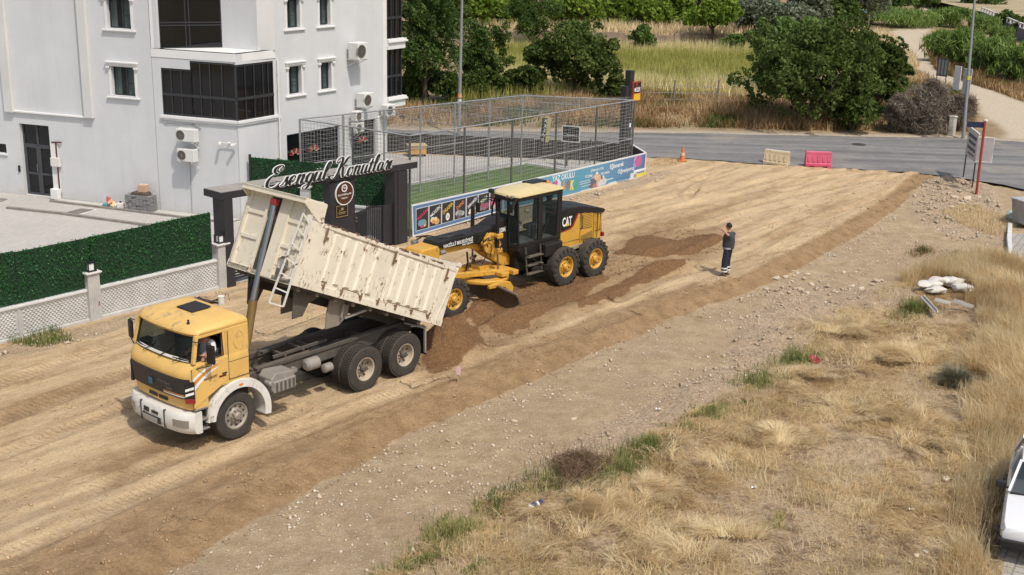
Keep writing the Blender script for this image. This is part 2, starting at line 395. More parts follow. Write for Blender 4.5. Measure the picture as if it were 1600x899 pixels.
def ground_mat():
    n = NT('earth'); c = n.coord('Object')
    st = n.coord('Object', (1/7., 1, 1), (0, 0, rad(-51)))    # runs along the roadway
    z1 = n.n('SeparateColor'); n.l(n.attr('zone').outputs['Color'], z1.inputs[0]); z2 = n.n('SeparateColor'); n.l(n.attr('zone2').outputs['Color'], z2.inputs[0])
    big = n.noise(.35, 5, .6, c); mid = n.noise(2.2, 6, .65, c); fine = n.noise(14, 6, .75, c); grit = n.noise(60, 4, .8, c)
    mpr = n.n('Mapping'); mpr.vector_type = 'TEXTURE'; n.l(n.n('TexCoord').outputs['Object'], mpr.inputs[0]); mpr.inputs['Rotation'].default_value = (0, 0, rad(51)); mpr.inputs['Scale'].default_value = (6, 1, 1)
    run = n.noise(1.6, 6, .7, mpr.outputs[0]); run2 = n.noise(5.5, 5, .75, mpr.outputs[0])
    sand = n.mix(n.ramp(run, [(.42, 0.), (.57, 1.)]), (.46,.305,.16), (.83,.615,.36))
    sand = n.mix(n.ramp(run2, [(.35, 0.), (.65, .55)]), sand, (.50,.345,.195))
    sand = n.mix(n.ramp(mid, [(.35, .0), (.7, .6)]), sand, (.80,.60,.375))
    sand = n.mix(n.ramp(big, [(.45, 0.), (.65, .35)]), sand, (.68,.51,.33))
    brown = n.mix(n.ramp(mid, [(.35, 0.), (.65, 1.)]), (.27,.165,.078), (.43,.275,.142))
    def edge(v, s=.35, lo=.4, hi=.6):
        t = n.math('MULTIPLY_ADD', n.math('SUBTRACT', fine, .5), s*2, v); return n.ramp(t, [(lo, 0.), (hi, 1.)])
    col = n.mix(n.math('MULTIPLY', n.math('MULTIPLY_ADD', n.math('SUBTRACT', fine, .5), .5, z2.outputs[2], clamp=True), 1.25, clamp=True), sand, brown)
    moist = n.mix(n.ramp(fine, [(.35, 0.), (.65, 1.)]), (.165,.085,.035), (.30,.165,.075))
    col = n.mix(edge(z1.outputs[1], .25), col, moist)
    gravel = n.mix(n.ramp(mid, [(.3, 0.), (.7, 1.)]), (.40,.285,.165), (.62,.47,.30))
    gravel = n.mix(n.ramp(big, [(.4, 0.), (.6, .5)]), gravel, (.47,.35,.225))
    vor = n.n('TexVoronoi'); vor.inputs['Scale'].default_value = 13; n.l(c, vor.inputs['Vector']); vs = n.n('SeparateColor'); n.l(vor.outputs['Color'], vs.inputs[0])
    peb = n.math('MULTIPLY', n.ramp(vor.outputs['Distance'], [(.18, 1.), (.3, 0.)]), n.ramp(vs.outputs[0], [(.72, 0.), (.76, 1.)]))
    gravel = n.mix(n.math('MULTIPLY', peb, .85), gravel, (.76,.68,.55))
    col = n.mix(edge(z1.outputs[0], .2), col, gravel)
    soil = n.mix(n.ramp(mid, [(.35, 0.), (.65, 1.)]), (.36,.25,.155), (.60,.45,.295))
    mp2 = n.n('Mapping'); mp2.inputs['Scale'].default_value = (6, 1, 1); n.l(c, mp2.inputs[0]); mp2.inputs['Rotation'].default_value = (0, 0, .6)
    straw = n.ramp(n.noise(6, 6, .8, mp2.outputs[0], 1.5), [(.45, 0.), (.62, 1.)])
    soil = n.mix(n.math('MULTIPLY', straw, .7), soil, (.76,.60,.37)); soil = n.mix(n.ramp(n.noise(1.3, 5, .75, c), [(.50, 0.), (.60, .85)]), soil, (.21,.135,.08))
    col = n.mix(edge(z1.outputs[2], .3), col, soil)
    rub = n.mix(n.ramp(fine, [(.4, 0.), (.6, 1.)]), (.34,.235,.145), (.66,.52,.37))
    col = n.mix(n.math('MULTIPLY', edge(z2.outputs[0], .5, .42, .7), .75), col, rub)
    vor2 = n.n('TexVoronoi'); vor2.inputs['Scale'].default_value = 9; n.l(c, vor2.inputs['Vector']); vs2 = n.n('SeparateColor'); n.l(vor2.outputs['Color'], vs2.inputs[0])
    clod = n.math('MULTIPLY', n.ramp(vor2.outputs['Distance'], [(.1, 1.), (.2, 0.)]), n.ramp(vs2.outputs[0], [(.86, 0.), (.9, 1.)]))
    col = n.mix(n.math('MULTIPLY', clod, .55), col, (.2,.13,.075))
    gr2 = n.noise(22, 3, .85, c); gr3 = n.noise(45, 2, .8, c)
    thin = n.noise(11, 4, .8, mpr.outputs[0]); sandk = n.math('SUBTRACT', 1., n.math('MAXIMUM', z1.outputs[0], z1.outputs[2]), clamp=True)
    col = n.mix(n.math('MULTIPLY', n.math('MULTIPLY', n.ramp(thin, [(.33, 1.), (.42, 0.)]), sandk), .45), col, (.27,.165,.085))
    col = n.mix(n.math('MULTIPLY', n.ramp(gr2, [(.30, 1.), (.46, 0.)]), .50), col, (.17,.11,.065))
    col = n.mix(n.math('MULTIPLY', n.ramp(gr2, [(.56, 0.), (.72, 1.)]), .40), col, (.85,.70,.50))
    col = n.mix(n.math('MULTIPLY', n.ramp(gr3, [(.34, 1.), (.48, 0.)]), .30), col, (.20,.13,.075))
    n.l(col, n.p.inputs['Base Color']); n.p.inputs['Roughness'].default_value = .95; n.p.inputs['Specular IOR Level'].default_value = .15
    # tread prints
    tr = n.n('SeparateColor'); n.l(n.attr('trk').outputs['Color'], tr.inputs[0])
    ac = n.math('ABSOLUTE', n.math('SUBTRACT', tr.outputs[1], .5), 0)
    ph = n.math('MULTIPLY_ADD', tr.outputs[0], 10*2*math.pi/.15, n.math('MULTIPLY_ADD', n.noise(1.6, 3, .6, c), 9., n.math('MULTIPLY', ac, 15.)))
    lug = n.math('MULTIPLY', n.ramp(n.math('MULTIPLY_ADD', n.math('SINE', ph, 0), .5, .5), [(.35, 0.), (.65, 1.)]), z2.outputs[1])
    h = n.math('MULTIPLY_ADD', gr2, .55, n.math('MULTIPLY_ADD', lug, -.42, n.math('MULTIPLY_ADD', fine, .95, n.math('MULTIPLY_ADD', grit, .5, n.math('MULTIPLY_ADD', run2, .6, n.math('MULTIPLY', peb, .35))))))
    n.bump(h, 1., .06)
    return n.m
near_ground()

# base sheet to the horizon
m = MB(); m.add([(-1500,-300,-.7),(1500,-300,-.7),(1500,2500,-.7),(-1500,2500,-.7)], [(0,1,2,3)])
struct(m.obj('terrain', mat('far_earth', (.27,.22,.12), .95, var=.3, scale=.08)))

# ---------------------------------------------------------------- far ground
WALLL = [(-30,104.5)]+PP([(640,74),(780,75),(1000,82),(1180,85),(1245,88)])
TRACKP = PP([(1568,224),(1576,208),(1554,193),(1527,176),(1517,147),(1463,127),(1436,108),(1427,105),(1422,84),(1384,54),(1405,45),(1439,39),(1446,28),(1444,12),(1452,12),(1461,37),(1450,52),(1439,62),(1444,79),(1454,97),(1461,109),(1480,117),(1517,130),(1554,142),(1600,161),(1700,200),(1700,236),(1600,226)])
MEADOW = PP([(700,175),(760,110),(760,78),(1000,83),(1250,90),(1280,110),(1250,165),(1100,152),(1000,150),(850,170)])
TERR = WALLL+[(24.5,110),(30,125),(36,160),(40,320),(-200,320),(-200,104.5)]
def fheight(X, Y):
    n1 = fbm(X, Y, 6, 4, 51); n2 = fbm(X, Y, 1.5, 3, 55)
    z = (n1-.5)*.5+(n2-.5)*.25
    rd = -sdist(X, Y, ROADF+[(60,0),(-70,0)])      # distance beyond the road's far edge
    v = sdist(X, Y, ROADF[::-1]+[(-70,0),(60,0)])
    beyond = np.where(v > 0, 0, -v)
    z = z*sstep(beyond, .3, 4)+.35*sstep(beyond, .5, 5)*(X < 24)
    z = np.where(beyond <= .15, -.2, z)
    t = sstep(sdist(X, Y, TERR), 0.0, .5); z = z*(1-t)+(1.5+(n1-.5)*.4)*t
    k = sstep(sdist(X, Y, TRACKP), -1.5, .5); z = z*(1-k)+(.0+(n2-.5)*.08)*k*(beyond > .15)+(-.2)*(beyond <= .15)*k
    return z
def fz(x, y): return float(fheight(np.array([float(x)]), np.array([float(y)]))[0])
def far_pt(px, py):
    p = at(px, py, 0)
    for _ in range(6): p = at(px, py, fz(p.x, p.y))
    return p
def far_ground():
    NU, NV = 420, 380
    Yr = 62*np.exp(np.linspace(0, math.log(330/62.), NV)); U = np.linspace(-.66, .66, NU)
    Y = np.repeat(Yr, NU); X = np.tile(U, NV)*Y
    Z = fheight(X, Y)
    jit = (fbm(X, Y, 3, 4, 61)-.5)*3
    tr = sstep(sdist(X, Y, TRACKP)+jit*.25, -.4, .4)
    me = sstep(sdist(X, Y, MEADOW)+jit, -1, 1)
    v = sdist(X, Y, ROADF[::-1]+[(-70,0),(60,0)]); sh = sstep(v+jit*.15, -1.3, -.5)
    i = np.arange(NV-1)[:, None]*NU+np.arange(NU-1)[None, :]; i = i.ravel()
    F = np.stack([i, i+1, i+NU+1, i+NU], 1)
    n = NT('verge_earth'); c = n.coord('Object'); s_ = n.n('SeparateColor'); n.l(n.attr('zone').outputs['Color'], s_.inputs[0])
    a = n.noise(.5, 6, .7, c); b = n.noise(5, 5, .7, c)
    col = n.mix(n.ramp(a, [(.35, 0.), (.65, 1.)]), (.20,.13,.07), (.40,.29,.16))
    col = n.mix(n.ramp(b, [(.4, 0.), (.7, .5)]), col, (.12,.11,.04))
    col = n.mix(s_.outputs[1], col, n.mix(n.ramp(a, [(.4, 0.), (.6, 1.)]), (.13,.15,.035), (.32,.27,.1)))
    col = n.mix(s_.outputs[0], col, n.mix(n.ramp(b, [(.3, 0.), (.7, 1.)]), (.42,.34,.235), (.56,.47,.35)))
    col = n.mix(s_.outputs[2], col, n.mix(n.ramp(b, [(.3, 0.), (.7, 1.)]), (.30,.24,.17), (.45,.38,.29)))
    n.l(col, n.p.inputs['Base Color']); n.p.inputs['Roughness'].default_value = .95; n.bump(b, .6, .1)
    o = fast('terrain', np.stack([X, Y, Z], 1), F, n.m, {'zone': np.stack([tr, me, sh, np.ones_like(X)], 1)}, smooth=True)
    struct(o, 'verge, meadow and dirt track beyond the asphalt road')
far_ground()

# ---------------------------------------------------------------- asphalt road, yard paving, side street
def sheet(name, poly, z, m_, label=None, th=.0):
    mb = MB(); bmv = [(x, y, z) for x, y in poly]
    bm = bmesh_ngon(bmv); me = bpy.data.meshes.new(name); bm.to_mesh(me); bm.free(); me.materials.append(m_)
    o = bpy.data.objects.new(name, me); COL.objects.link(o); return struct(o, label)
import bmesh
def bmesh_ngon(vs):
    bm = bmesh.new(); f = bm.faces.new([bm.verts.new(v) for v in vs]); f.normal_update()
    if f.normal.z < 0: f.normal_flip()
    bmesh.ops.triangulate(bm, faces=[f]); return bm
def asphalt():
    n = NT('asphalt'); c = n.coord('Object'); st = n.coord('Object', (.06, 1, 1), (0, 0, rad(-1)))
    base = n.mix(n.ramp(n.noise(1.3, 5, .6, st), [(.38, 0.), (.62, 1.)]), (.135,.13,.125), (.235,.225,.215))
    base = n.mix(n.ramp(n.noise(.7, 6, .7, c), [(.5, 0.), (.75, .7)]), base, (.30,.28,.25))
    base = n.mix(n.ramp(n.noise(90, 3, .7, c), [(.5, 0.), (.8, .4)]), base, (.07,.07,.07))
    cr = n.ramp(n.noise(.9, 9, .8, c, .6), [(.488, 0.), (.5, 1.), (.512, 0.)])
    base = n.mix(n.math('MULTIPLY', cr, .5), base, (.06,.06,.06)); base = n.mix(n.ramp(n.noise(.22, 6, .75, c), [(.53, 0.), (.68, .5)]), base, (.36,.30,.23)); base = n.mix(n.ramp(n.noise(.35, 2, .4, st), [(.36, .45), (.44, 0.)]), base, (.09,.09,.09))
    n.l(base, n.p.inputs['Base Color']); n.p.inputs['Roughness'].default_value = .9; n.bump(n.noise(70, 3, .7, c), .3, .01)
    return n.m
def ragged(poly, s=.25, step=.7, seed=3, near=None):
    out = []
    for i in range(len(poly)):
        a = Vector(poly[i]); b = Vector(poly[(i+1) % len(poly)]); L = (b-a).length; k = max(1, min(60, int(L/step)))
        nrm = Vector((-(b-a).y, (b-a).x)).normalized()
        for j in range(k):
            p = a+(b-a)*j/k; q = p+nrm*s*(float(vnoise(p.x, p.y, .9, seed))-.5)*2; out.append((q.x, q.y))
    return out
sheet('road', ragged(ROADP, .22), .015, asphalt(), 'grey two lane asphalt road crossing behind the earthworks')
def paving(name, c1, c2, sx, sy, joint, rot, jc=(.2,.18,.15)):
    n = NT(name); mp = n.n('Mapping'); n.l(n.n('TexCoord').outputs['Object'], mp.inputs[0]); mp.inputs['Rotation'].default_value = (0, 0, rot)
    br = n.n('TexBrick'); n.l(mp.outputs[0], br.inputs['Vector']); br.inputs['Scale'].default_value = 1
    br.inputs['Brick Width'].default_value = sx; br.inputs['Row Height'].default_value = sy; br.inputs['Mortar Size'].default_value = joint; br.inputs['Mortar Smooth'].default_value = .3
    br.inputs['Color1'].default_value = (*c1, 1); br.inputs['Color2'].default_value = (*c2, 1); br.inputs['Mortar'].default_value = (*jc, 1)
    c = n.coord('Object'); col = n.mix(n.ramp(n.noise(.5, 6, .7, c), [(.4, 0.), (.75, .55)]), br.outputs['Color'], tuple(x*.72 for x in c1))
    col = n.mix(n.ramp(n.noise(6, 5, .7, c), [(.5, 0.), (.8, .3)]), col, (.3,.26,.2))
    n.l(col, n.p.inputs['Base Color']); n.p.inputs['Roughness'].default_value = .9
    n.bump(n.math('MULTIPLY_ADD', br.outputs['Fac'], -1, n.math('MULTIPLY', n.noise(30, 4, .7, c), .3)), .4, .01); return n.m
sheet('courtyard', YARD, .02, paving('yard_paving', (.50,.475,.44), (.44,.415,.38), .2, .1, .008, rad(-50), (.33,.3,.27)), 'pale block paved courtyard of the apartment building')
sheet('street', STREETP, DROP+.02, paving('street_paving', (.40,.375,.34), (.34,.32,.29), .22, .22, .018, rad(-60), (.2,.18,.15)), 'pale paved side street at the right edge')
# ================================================================== DUMP TRUCK
M_yel = mat('cab_yellow', (.72,.45,.125), .5, var=.08, dust=.26, coat=.1, chips=.12, chipcol=(.35,.26,.15), chipscale=7)
M_cream = mat('cream_paint', (.72,.66,.54), .6, var=.07, scale=1.4, dust=.2, dcol=(.48,.38,.26), chips=.22, chipcol=(.15,.06,.03), chipscale=20, streak=True)
M_cream2 = mat('cream_paint_plain', (.70,.64,.51), .6, var=.1, scale=1.2, dust=.3, dcol=(.44,.35,.24), chips=.05, chipcol=(.2,.1,.05), chipscale=9)
M_white = mat('white_paint', (.70,.69,.65), .5, var=.08, dust=.34, chips=.08, chipcol=(.3,.27,.22))
M_blk = mat('black_plastic', (.016,.016,.018), .5, var=.2, dust=.05, spec=.3)
M_rub = mat('tyre_rubber', (.022,.021,.02), .85, var=.25, dust=.33, dcol=(.22,.17,.12), bump=.2)
M_chas = mat('chassis_steel', (.055,.05,.045), .8, var=.3, dust=.55, dcol=(.24,.19,.14))
M_chas2 = mat('greasy_steel', (.02,.019,.018), .7, var=.3, dust=.35, dcol=(.2,.16,.12))
M_rim = mat('rim_cream', (.42,.36,.28), .6, var=.15, dust=.35)
M_rimg = mat('rim_grey', (.30,.28,.25), .55, metal=.3, var=.2, dust=.4)
M_chrome = mat('chrome', (.36,.36,.37), .32, metal=1, var=.05)
M_brass = mat('cylinder_bronze', (.33,.22,.09), .45, metal=.6, var=.15)
M_red = mat('red_paint', (.28,.02,.02), .5)
M_orange = mat('orange_lens', (.7,.22,.04), .35)
M_grey = mat('grey_steel', (.27,.26,.25), .6, metal=.2, var=.2, dust=.4)
M_glass = glass('dark_glass', (.015,.018,.02), .62)
M_glass2 = glass('side_glass', (.02,.03,.03), .4)
M_seat = mat('seat_cloth', (.10,.10,.11), .9)
M_ink = mat('black_lettering', (.015,.015,.015), .6)
M_wlet = mat('white_lettering', (.78,.78,.76), .6)
M_lamp = mat('lamp_glass', (.30,.30,.28), .15, metal=.4, dust=.35)

def wheel(parent, x, y, z, r, wdt, side, rimr, name='wheel', rim=M_rim, dish=.12, lugs=8, blocks=28, lugh=.02, big=False, drive=True, stud=M_chas, steer=0):
    # tyre with tread blocks, rim, hub; side = +1 outer face towards +y
    w = bpy.data.objects.new(name, None); COL.objects.link(w); w.parent = parent; w.location = (x, y, z); w.rotation_euler = (0, 0, steer)
    s = side; h = wdt/2
    t = MB(); pr = [(rimr, s*h*.78), (rimr*1.08, s*h*.98), (r*.80, s*h*1.02), (r*.94, s*h*.93), (r*.985, s*h*.74), (r*.99, 0), (r*.985, -s*h*.74), (r*.94, -s*h*.93), (r*.8, -s*h), (rimr, -s*h*.8), (rimr*.9, -s*h*.6)]
    t.lathe(pr, n=44)
    if big:
        for k in range(blocks):
            for sd in (-1, 1):
                a = 2*math.pi*(k+(.5 if sd > 0 else 0))/blocks
                pts = []
                for (yy, da, hw) in ((sd*h*.02, 0, .045), (sd*h*.5, -.13, .05), (sd*h*.96, -.2, .07)):
                    for q in (-hw, hw): pts.append((yy, a+da*(1 if s > 0 else 1)+q))
                vs = []
                for rr in (r*.95, r*1.0):
                    for (yy, aa) in pts: rv = rr if abs(yy) < h*.9 else rr-.03*r; vs.append((rv*math.cos(aa), yy, rv*math.sin(aa)))
                t.add(vs, [(0,1,3,2),(2,3,5,4),(6,8,9,7),(8,10,11,9),(0,2,8,6),(2,4,10,8),(1,7,9,3),(3,9,11,5),(0,6,7,1),(4,5,11,10)])
                # shoulder of the lug running down the side wall
                aa0 = a-.2; vs = []
                for rr, yy in ((r*.99, .97), (r*.80, 1.06)):
                    for q in (-.06, .06):
                        for dd in (0, .03): vs.append((rr*math.cos(aa0+q), sd*(h*yy+dd*(1 if rr < r*.9 else .4)), rr*math.sin(aa0+q)))
                t.add(vs, [(0,1,3,2),(4,6,7,5),(1,5,7,3),(0,2,6,4),(0,4,5,1),(2,3,7,6)])
    elif drive:
        for k in range(blocks*2):
            a = math.pi*k/blocks
            for j, yy in enumerate((-.62, -.22, .22, .62)):
                aa = a+(.5*math.pi/blocks if j % 2 else 0)
                M = Matrix.Rotation(-aa, 4, 'Y') @ Matrix.Translation((r*.99, yy*h, 0)) @ Matrix.Rotation(.25*(1 if yy > 0 else -1), 4, 'X')
                t.bx(-.012, lugh, -h*.16, h*.16, -r*.036, r*.036, M)
    t.obj('tyre', M_rub, w, smooth=35)
    m = MB(); d = dish
    m.lathe([(rimr*1.02, s*h*.86), (rimr*.97, s*h*.9), (rimr*.9, s*h*.78), (rimr*.84, s*(h-d)), (rimr*.62, s*(h-d-.015)), (rimr*.45, s*(h-d+.03)), (0.001, s*(h-d+.03))], n=36)
    m.obj('rim', rim, w, smooth=30)
    m = MB()
    m.lathe([(rimr*.34, s*(h-d+.02)), (rimr*.30, s*(h-d+.09)), (rimr*.2, s*(h-d+.12)), (.001, s*(h-d+.12))], n=20)
    for k in range(lugs):
        a = 2*math.pi*k/lugs; m.lathe([(.016, 0), (.016, s*.05), (.001, s*.05)], (rimr*.44*math.cos(a), s*(h-d+.02), rimr*.44*math.sin(a)), n=6)
    m.obj('hub', rim if big else stud, w, smooth=30)
    m = MB()
    for k in range(lugs):
        a = 2*math.pi*(k+.5)/lugs; m.lathe([(rimr*.095, 0), (.001, s*.002)], (rimr*.73*math.cos(a), s*(h-d-.002)+s*.008, rimr*.73*math.sin(a)), n=10)
    m.obj('rim_hole', M_chas2, w)
    return w

def plan(xf, xr, hw, bulge=.07, rc=.1, back=True, n=17):
    # plan outline of the cab, front curve then back along the sides
    pts = []
    for i in range(n):
        y = -hw+2*hw*i/(n-1); u = abs(y)/hw
        pts.append((xf-bulge*u*u-rc*u**9, y))
    if back: pts += [(xr+.03, hw), (xr, hw-.04), (xr, -hw+.04), (xr+.03, -hw)]
    return pts
def build_truck():
    c = math.cos(rad(-129.51)); s_ = math.sin(rad(-129.51))
    ox, oy = -6.785-s_*.12, 25.404+c*.12
    T = thing('dump_truck', 'yellow cab dump truck tipping soil from its raised chipped cream body', 'dump truck', (ox, oy, 0), rad(-129.51))
    H = 1.08
    # --- cab shell
    m = MB()
    R = []
    for z, xf, hw in ((1.36,1.27,H-.01),(1.55,1.30,H),(1.72,1.335,H),(1.80,1.33,H+.005),(1.88,1.28,H+.005),(1.95,1.22,H),(2.0,1.16,H-.015),(2.01,1.10,H-.05)):
        R.append([(x, y, z) for x, y in plan(xf, -.36, hw)])
    m.loft(R)
    m.loft([[(x, y, z) for x, y in plan(xf, .72, hw)] for z, xf, hw in ((.96,1.20,H-.03),(.99,1.23,H-.01),(1.2,1.25,H-.01),(1.37,1.27,H-.01))])
    m.bx(-.35, .2, -H+.02, H-.02, 1.30, 1.40); cabo = m.obj('cab', M_yel, T, smooth=32)
    # roof
    m = MB(); R = []
    for z, xf, xr, hw, b in ((2.56,1.06,-.37,H-.04,.10),(2.62,1.10,-.38,H-.01,.10),(2.68,1.07,-.37,H-.02,.10),(2.74,.98,-.33,H-.09,.09),(2.79,.82,-.24,H-.22,.08),(2.815,.6,-.1,H-.45,.05)):
        R.append([(x, y, z) for x, y in plan(xf, xr, hw, b)])
    m.loft(R); ro = m.obj('roof', M_yel, T, smooth=50)
    m = MB()
    for s in (-1, 1):
        m.beam((1.06, s*(H-.045), 2.0), (.93, s*(H-.085), 2.6), .07, .10, (0,1,0))           # A pillar
        m.beam((.93, s*(H-.05), 2.57), (.2, s*(H-.05), 2.57), .06, .08)
        m.bx(-.36, .24, s*(H-.10), s*(H-.015), 1.98, 2.6)
        m.bx(.24, .31, s*(H-.09), s*(H-.025), 1.98, 2.6)
    m.bx(-.37, -.33, -H+.03, H-.03, 1.98, 2.6); m.obj('pillar', M_yel, T, bevel=.015, label=None) if False else m.obj('pillar', M_yel, T, bevel=.015)
    # pressed oval and door edges
    for s in (1,):
        m = MB(); yy = s*(H-.006)
        rr = [(-.24+.17*1+.17*math.cos(a)*.75, 2.28+.2*math.sin(a)) for a in np.linspace(0, 2*math.pi, 24, endpoint=False)]
        m.tube([(x-.02, s*(H-.012), z) for x, z in rr]+[(rr[0][0]-.02, s*(H-.012), rr[0][1])], .008, 6); m.obj('pressed_panel', M_yel, T, smooth=60)
    m = MB()
    for x0, z0, x1, z1 in ((.2,1.45,.2,2.55),(-.35,1.84,.19,1.84),(1.13,1.02,1.15,1.92),(.2,1.45,-.34,1.45)):
        m.beam((x0, H+.004, z0), (x1, H+.004, z1), .008, .012, (0,1,0)) if x0 == x1 or abs(x0-x1) < .1 else m.beam((x0, H+.004, z0), (x1, H+.004, z1), .008, .012)
    each(m, 'door_gap', M_chas2, T)
    door = MB(); door.prism([(.21,1.47),(1.12,1.04),(1.14,1.93),(1.02,1.97),(.21,1.97)], H-.004, H+.006); do = door.obj('door', M_yel, T, bevel=.004)
    m = MB(); m.bx(.27, .38, H+.006, H+.03, 1.62, 1.65); m.obj('handle', M_blk, do, bevel=.005)
    # stripe graphics on the door: white over orange swooshes
    def sw(z0, z1, xa, xb, th, mt, nm, off):
        m = MB(); n = 14; a = []; b = []
        for i in range(n+1):
            t = i/n; x = xa+(xb-xa)*t; z = z0+(z1-z0)*(1-(1-t)**2); k = th*(1-t)**.8; a.append((x, H+off, z)); b.append((x, H+off, z-k))
        m.add(a+b, [(i, i+1, n+2+i, n+1+i) for i in range(n)]); return m.obj(nm, mt, do)
    sw(1.70, 1.93, 1.13, .42, .10, M_wlet, 'stripe', .009); sw(1.62, 1.88, 1.13, .45, .09, mat('orange_stripe', (.62,.24,.05), .5), 'stripe', .011); sw(1.50, 1.82, 1.13, .42, .10, M_wlet, 'stripe', .013)
    fr = lambda x, z, o=.012: face((x, H+o, z), (-1, 0, .06))
    text('NAZİLLİ BELEDİYESİ', .46, .055, .002, mat('maroon_lettering', (.16,.04,.02), .6), do, fr(.76, 1.94, .016))
    text('FEN İŞLERİ', .34, .07, .002, M_ink, do, fr(.68, 1.63, .016), bold=.01)
    text('DAMPERLİ KAMYON YG', .32, .03, .002, M_ink, do, fr(.95, 1.2, .016)) if False else None
    m = MB(); m.bx(.28, .46, H+.007, H+.012, 1.56, 1.60); m.obj('decal', mat('dark_red', (.15,.015,.01), .5), do)
    # windscreen
    def ws(x0, x1, z0, z1, hw, off, n=9):
        a = []; b = []
        for i in range(n):
            y = -hw+2*hw*i/(n-1); u = abs(y)/hw
            a.append((x0+off-.07*u*u-.03*u**8, y, z0)); b.append((x1+off-.09*u*u-.03*u**8, y*.965, z1))
        return a, b, n
    a, b, n = ws(1.165, 1.035, 2.05, 2.585, .95, 0)
    m = MB(); m.add(a+b, [(i, i+1, n+i+1, n+i) for i in range(n-1)]); wso = m.obj('windscreen', M_glass, T, smooth=60)
    m = MB(); m.tube(a+b[::-1]+[a[0]], .022, 6); m.obj('rubber_seal', M_blk, wso, smooth=60)
    a2, b2, n = ws(1.187, 1.16, 2.035, 2.085, .93, .012)
    m = MB(); m.add(a2+b2, [(i, i+1, n+i+1, n+i) for i in range(n-1)]); m.obj('white_strip', M_white, wso)
    for y in (-.5, .05, .55):
        m = MB(); m.beam((1.23, y, 1.99), (1.14, y+.3, 2.2), .015, .015); m.beam((1.155, y+.16, 2.08), (1.08, y+.42, 2.34), .02, .02); m.obj('wiper', M_blk, T)
    # side window far side, open near side with driver
    m = MB(); m.add([(1.0,-H+.05,2.02),(.31,-H+.05,2.02),(.31,-H+.06,2.54),(.93,-H+.07,2.54)], [(0,1,2,3)]); m.obj('side_window', M_glass2, T)
    m = MB(); m.tube([(1.03,H-.03,2.0),(.95,H-.05,2.53),(.31,H-.05,2.53),(.30,H-.03,2.03),(.62,H-.03,2.0),(1.03,H-.03,2.0)], .016, 6); m.obj('window_frame', M_blk, T, smooth=60)
    # interior
    m = MB(); m.bx(-.33, 1.05, -H+.08, H-.08, 1.985, 2.016); m.bx(.82, 1.08, -.9, .9, 2.0, 2.12); m.obj('dashboard', M_blk, T)
    for y in (.55, -.55):
        m = MB(); m.bx(-.12, .4, y-.25, y+.25, 1.98, 2.1); m.bx(-.26, -.1, y-.24, y+.24, 2.05, 2.52); m.obj('seat', M_seat, T, bevel=.03)
    m = MB(); m.lathe([(.20,0),(.215,.012),(.20,.024),(.185,.012),(.20,0)], (0,0,0), 'x', 24)
    for k in range(3):
        aa = 2*math.pi*k/3; m.beam((.012,0,0), (.012,.19*math.cos(aa),.19*math.sin(aa)), .02, .02)
    o = m.obj('steering_wheel', M_blk, T, smooth=50, loc=(.72,.55,2.2)); o.rotation_euler = (0, -.9, 0)
    # roof hatch and beacon
    m = MB(); m.bx(-.2, .3, -.26, .3, 0, .03, Matrix.Translation((.18,-.03,2.83)) @ rotm(0, .04, 0)); m.bx(-.15, .25, -.22, .26, -.05, 0, Matrix.Translation((.18,-.03,2.83))); m.obj('roof_hatch', M_blk, T, bevel=.02)
    m = MB(); m.lathe([(.035,0),(.035,.02),(.02,.05),(.024,.09),(.001,.1)], (.86,.66,2.755), 'z', 12); m.obj('aerial_base', M_blk, T, smooth=40)
    # front grille panel wraps round
    def band(xf, z0, z1, hw, off, mt, nm, par=T, y0=-1, y1=1, steps=16, xf2=None, bulge=.07, rc=.1, th=.02):
        m = MB(); lo = []; 
        for i in range(steps+1):
            y = hw*(y0+(y1-y0)*i/steps); u = abs(y)/hw
            xx = lambda f: f-bulge*u*u-rc*u**9+off
            lo.append((xx(xf), xx(xf2 if xf2 else xf), y))
        r = []
        for xa, xb, y in lo: r.append([(xa, y, z0), (xb, y, z1), (xb-th-.02, y, z1), (xa-th-.02, y, z0)])
        m.loft(r); return m.obj(nm, mt, par, smooth=35)
    gr = band(1.28, 1.24, 1.70, H-.03, .025, mat('grille_black', (.02,.021,.026), .55, dust=.1), 'grille', xf2=1.325)
    fgr = face((1.365,.42,1.47), (0,1,0))
    text('FATİH', .40, .075, .003, mat('dim_grey_lettering', (.13,.13,.12), .5), gr, face((1.345,.36,1.53), (.0,1,0), (.08,0,1)))
    text('260', .2, .07, .003, mat('dim_grey_lettering', (.13,.13,.12), .5), gr, face((1.334,.52,1.42), (0,1,0), (.08,0,1)))
    m = MB(); m.bx(0, .012, -.07, .07, -.07, .07, Matrix.Translation((1.352,-.1,1.44))); m.obj('badge', mat('badge_blue', (.03,.12,.2), .4), gr, bevel=.01)
    for z, mt in ((1.275, M_wlet), (1.31, mat('orange_stripe', (.62,.24,.05), .5))): band(1.285, z, z+.018, H-.03, .032, mt, 'stripe', gr, .28, .92, 8)
    for y0, y1 in ((-.30,-.03),(.03,.30)): band(1.25, 1.06, 1.13, H, .012, M_chas2, 'air_slot', T, y0, y1, 4)
    # corner marker lamps
    for s in (1, -1):
        q = MB(); ctr = (1.165, s*(H-.055), 1.45)
        R_ = rotm(0, 0, s*.75)
        q.bx(-.04, .035, -.10, .10, -.28, .2, Matrix.Translation(ctr) @ R_); lo = q.obj('corner_lamp', M_blk, T, bevel=.01)
        for zz in (-.02, -.13):
            k = MB(); k.prism([(-.09,zz),(.09,zz+.06),(.09,zz+.115),(-.09,zz+.055)], .036, .040, 'x'); k.T = Matrix.Identity(4)
            oo = k.obj('white_chevron', M_wlet, lo); oo.matrix_local = Matrix.Translation(ctr) @ R_
        k = MB(); k.bx(.02, .045, -.09, .09, -.28, -.18, Matrix.Translation(ctr) @ R_); k.obj('red_lens', M_red, lo, bevel=.01)
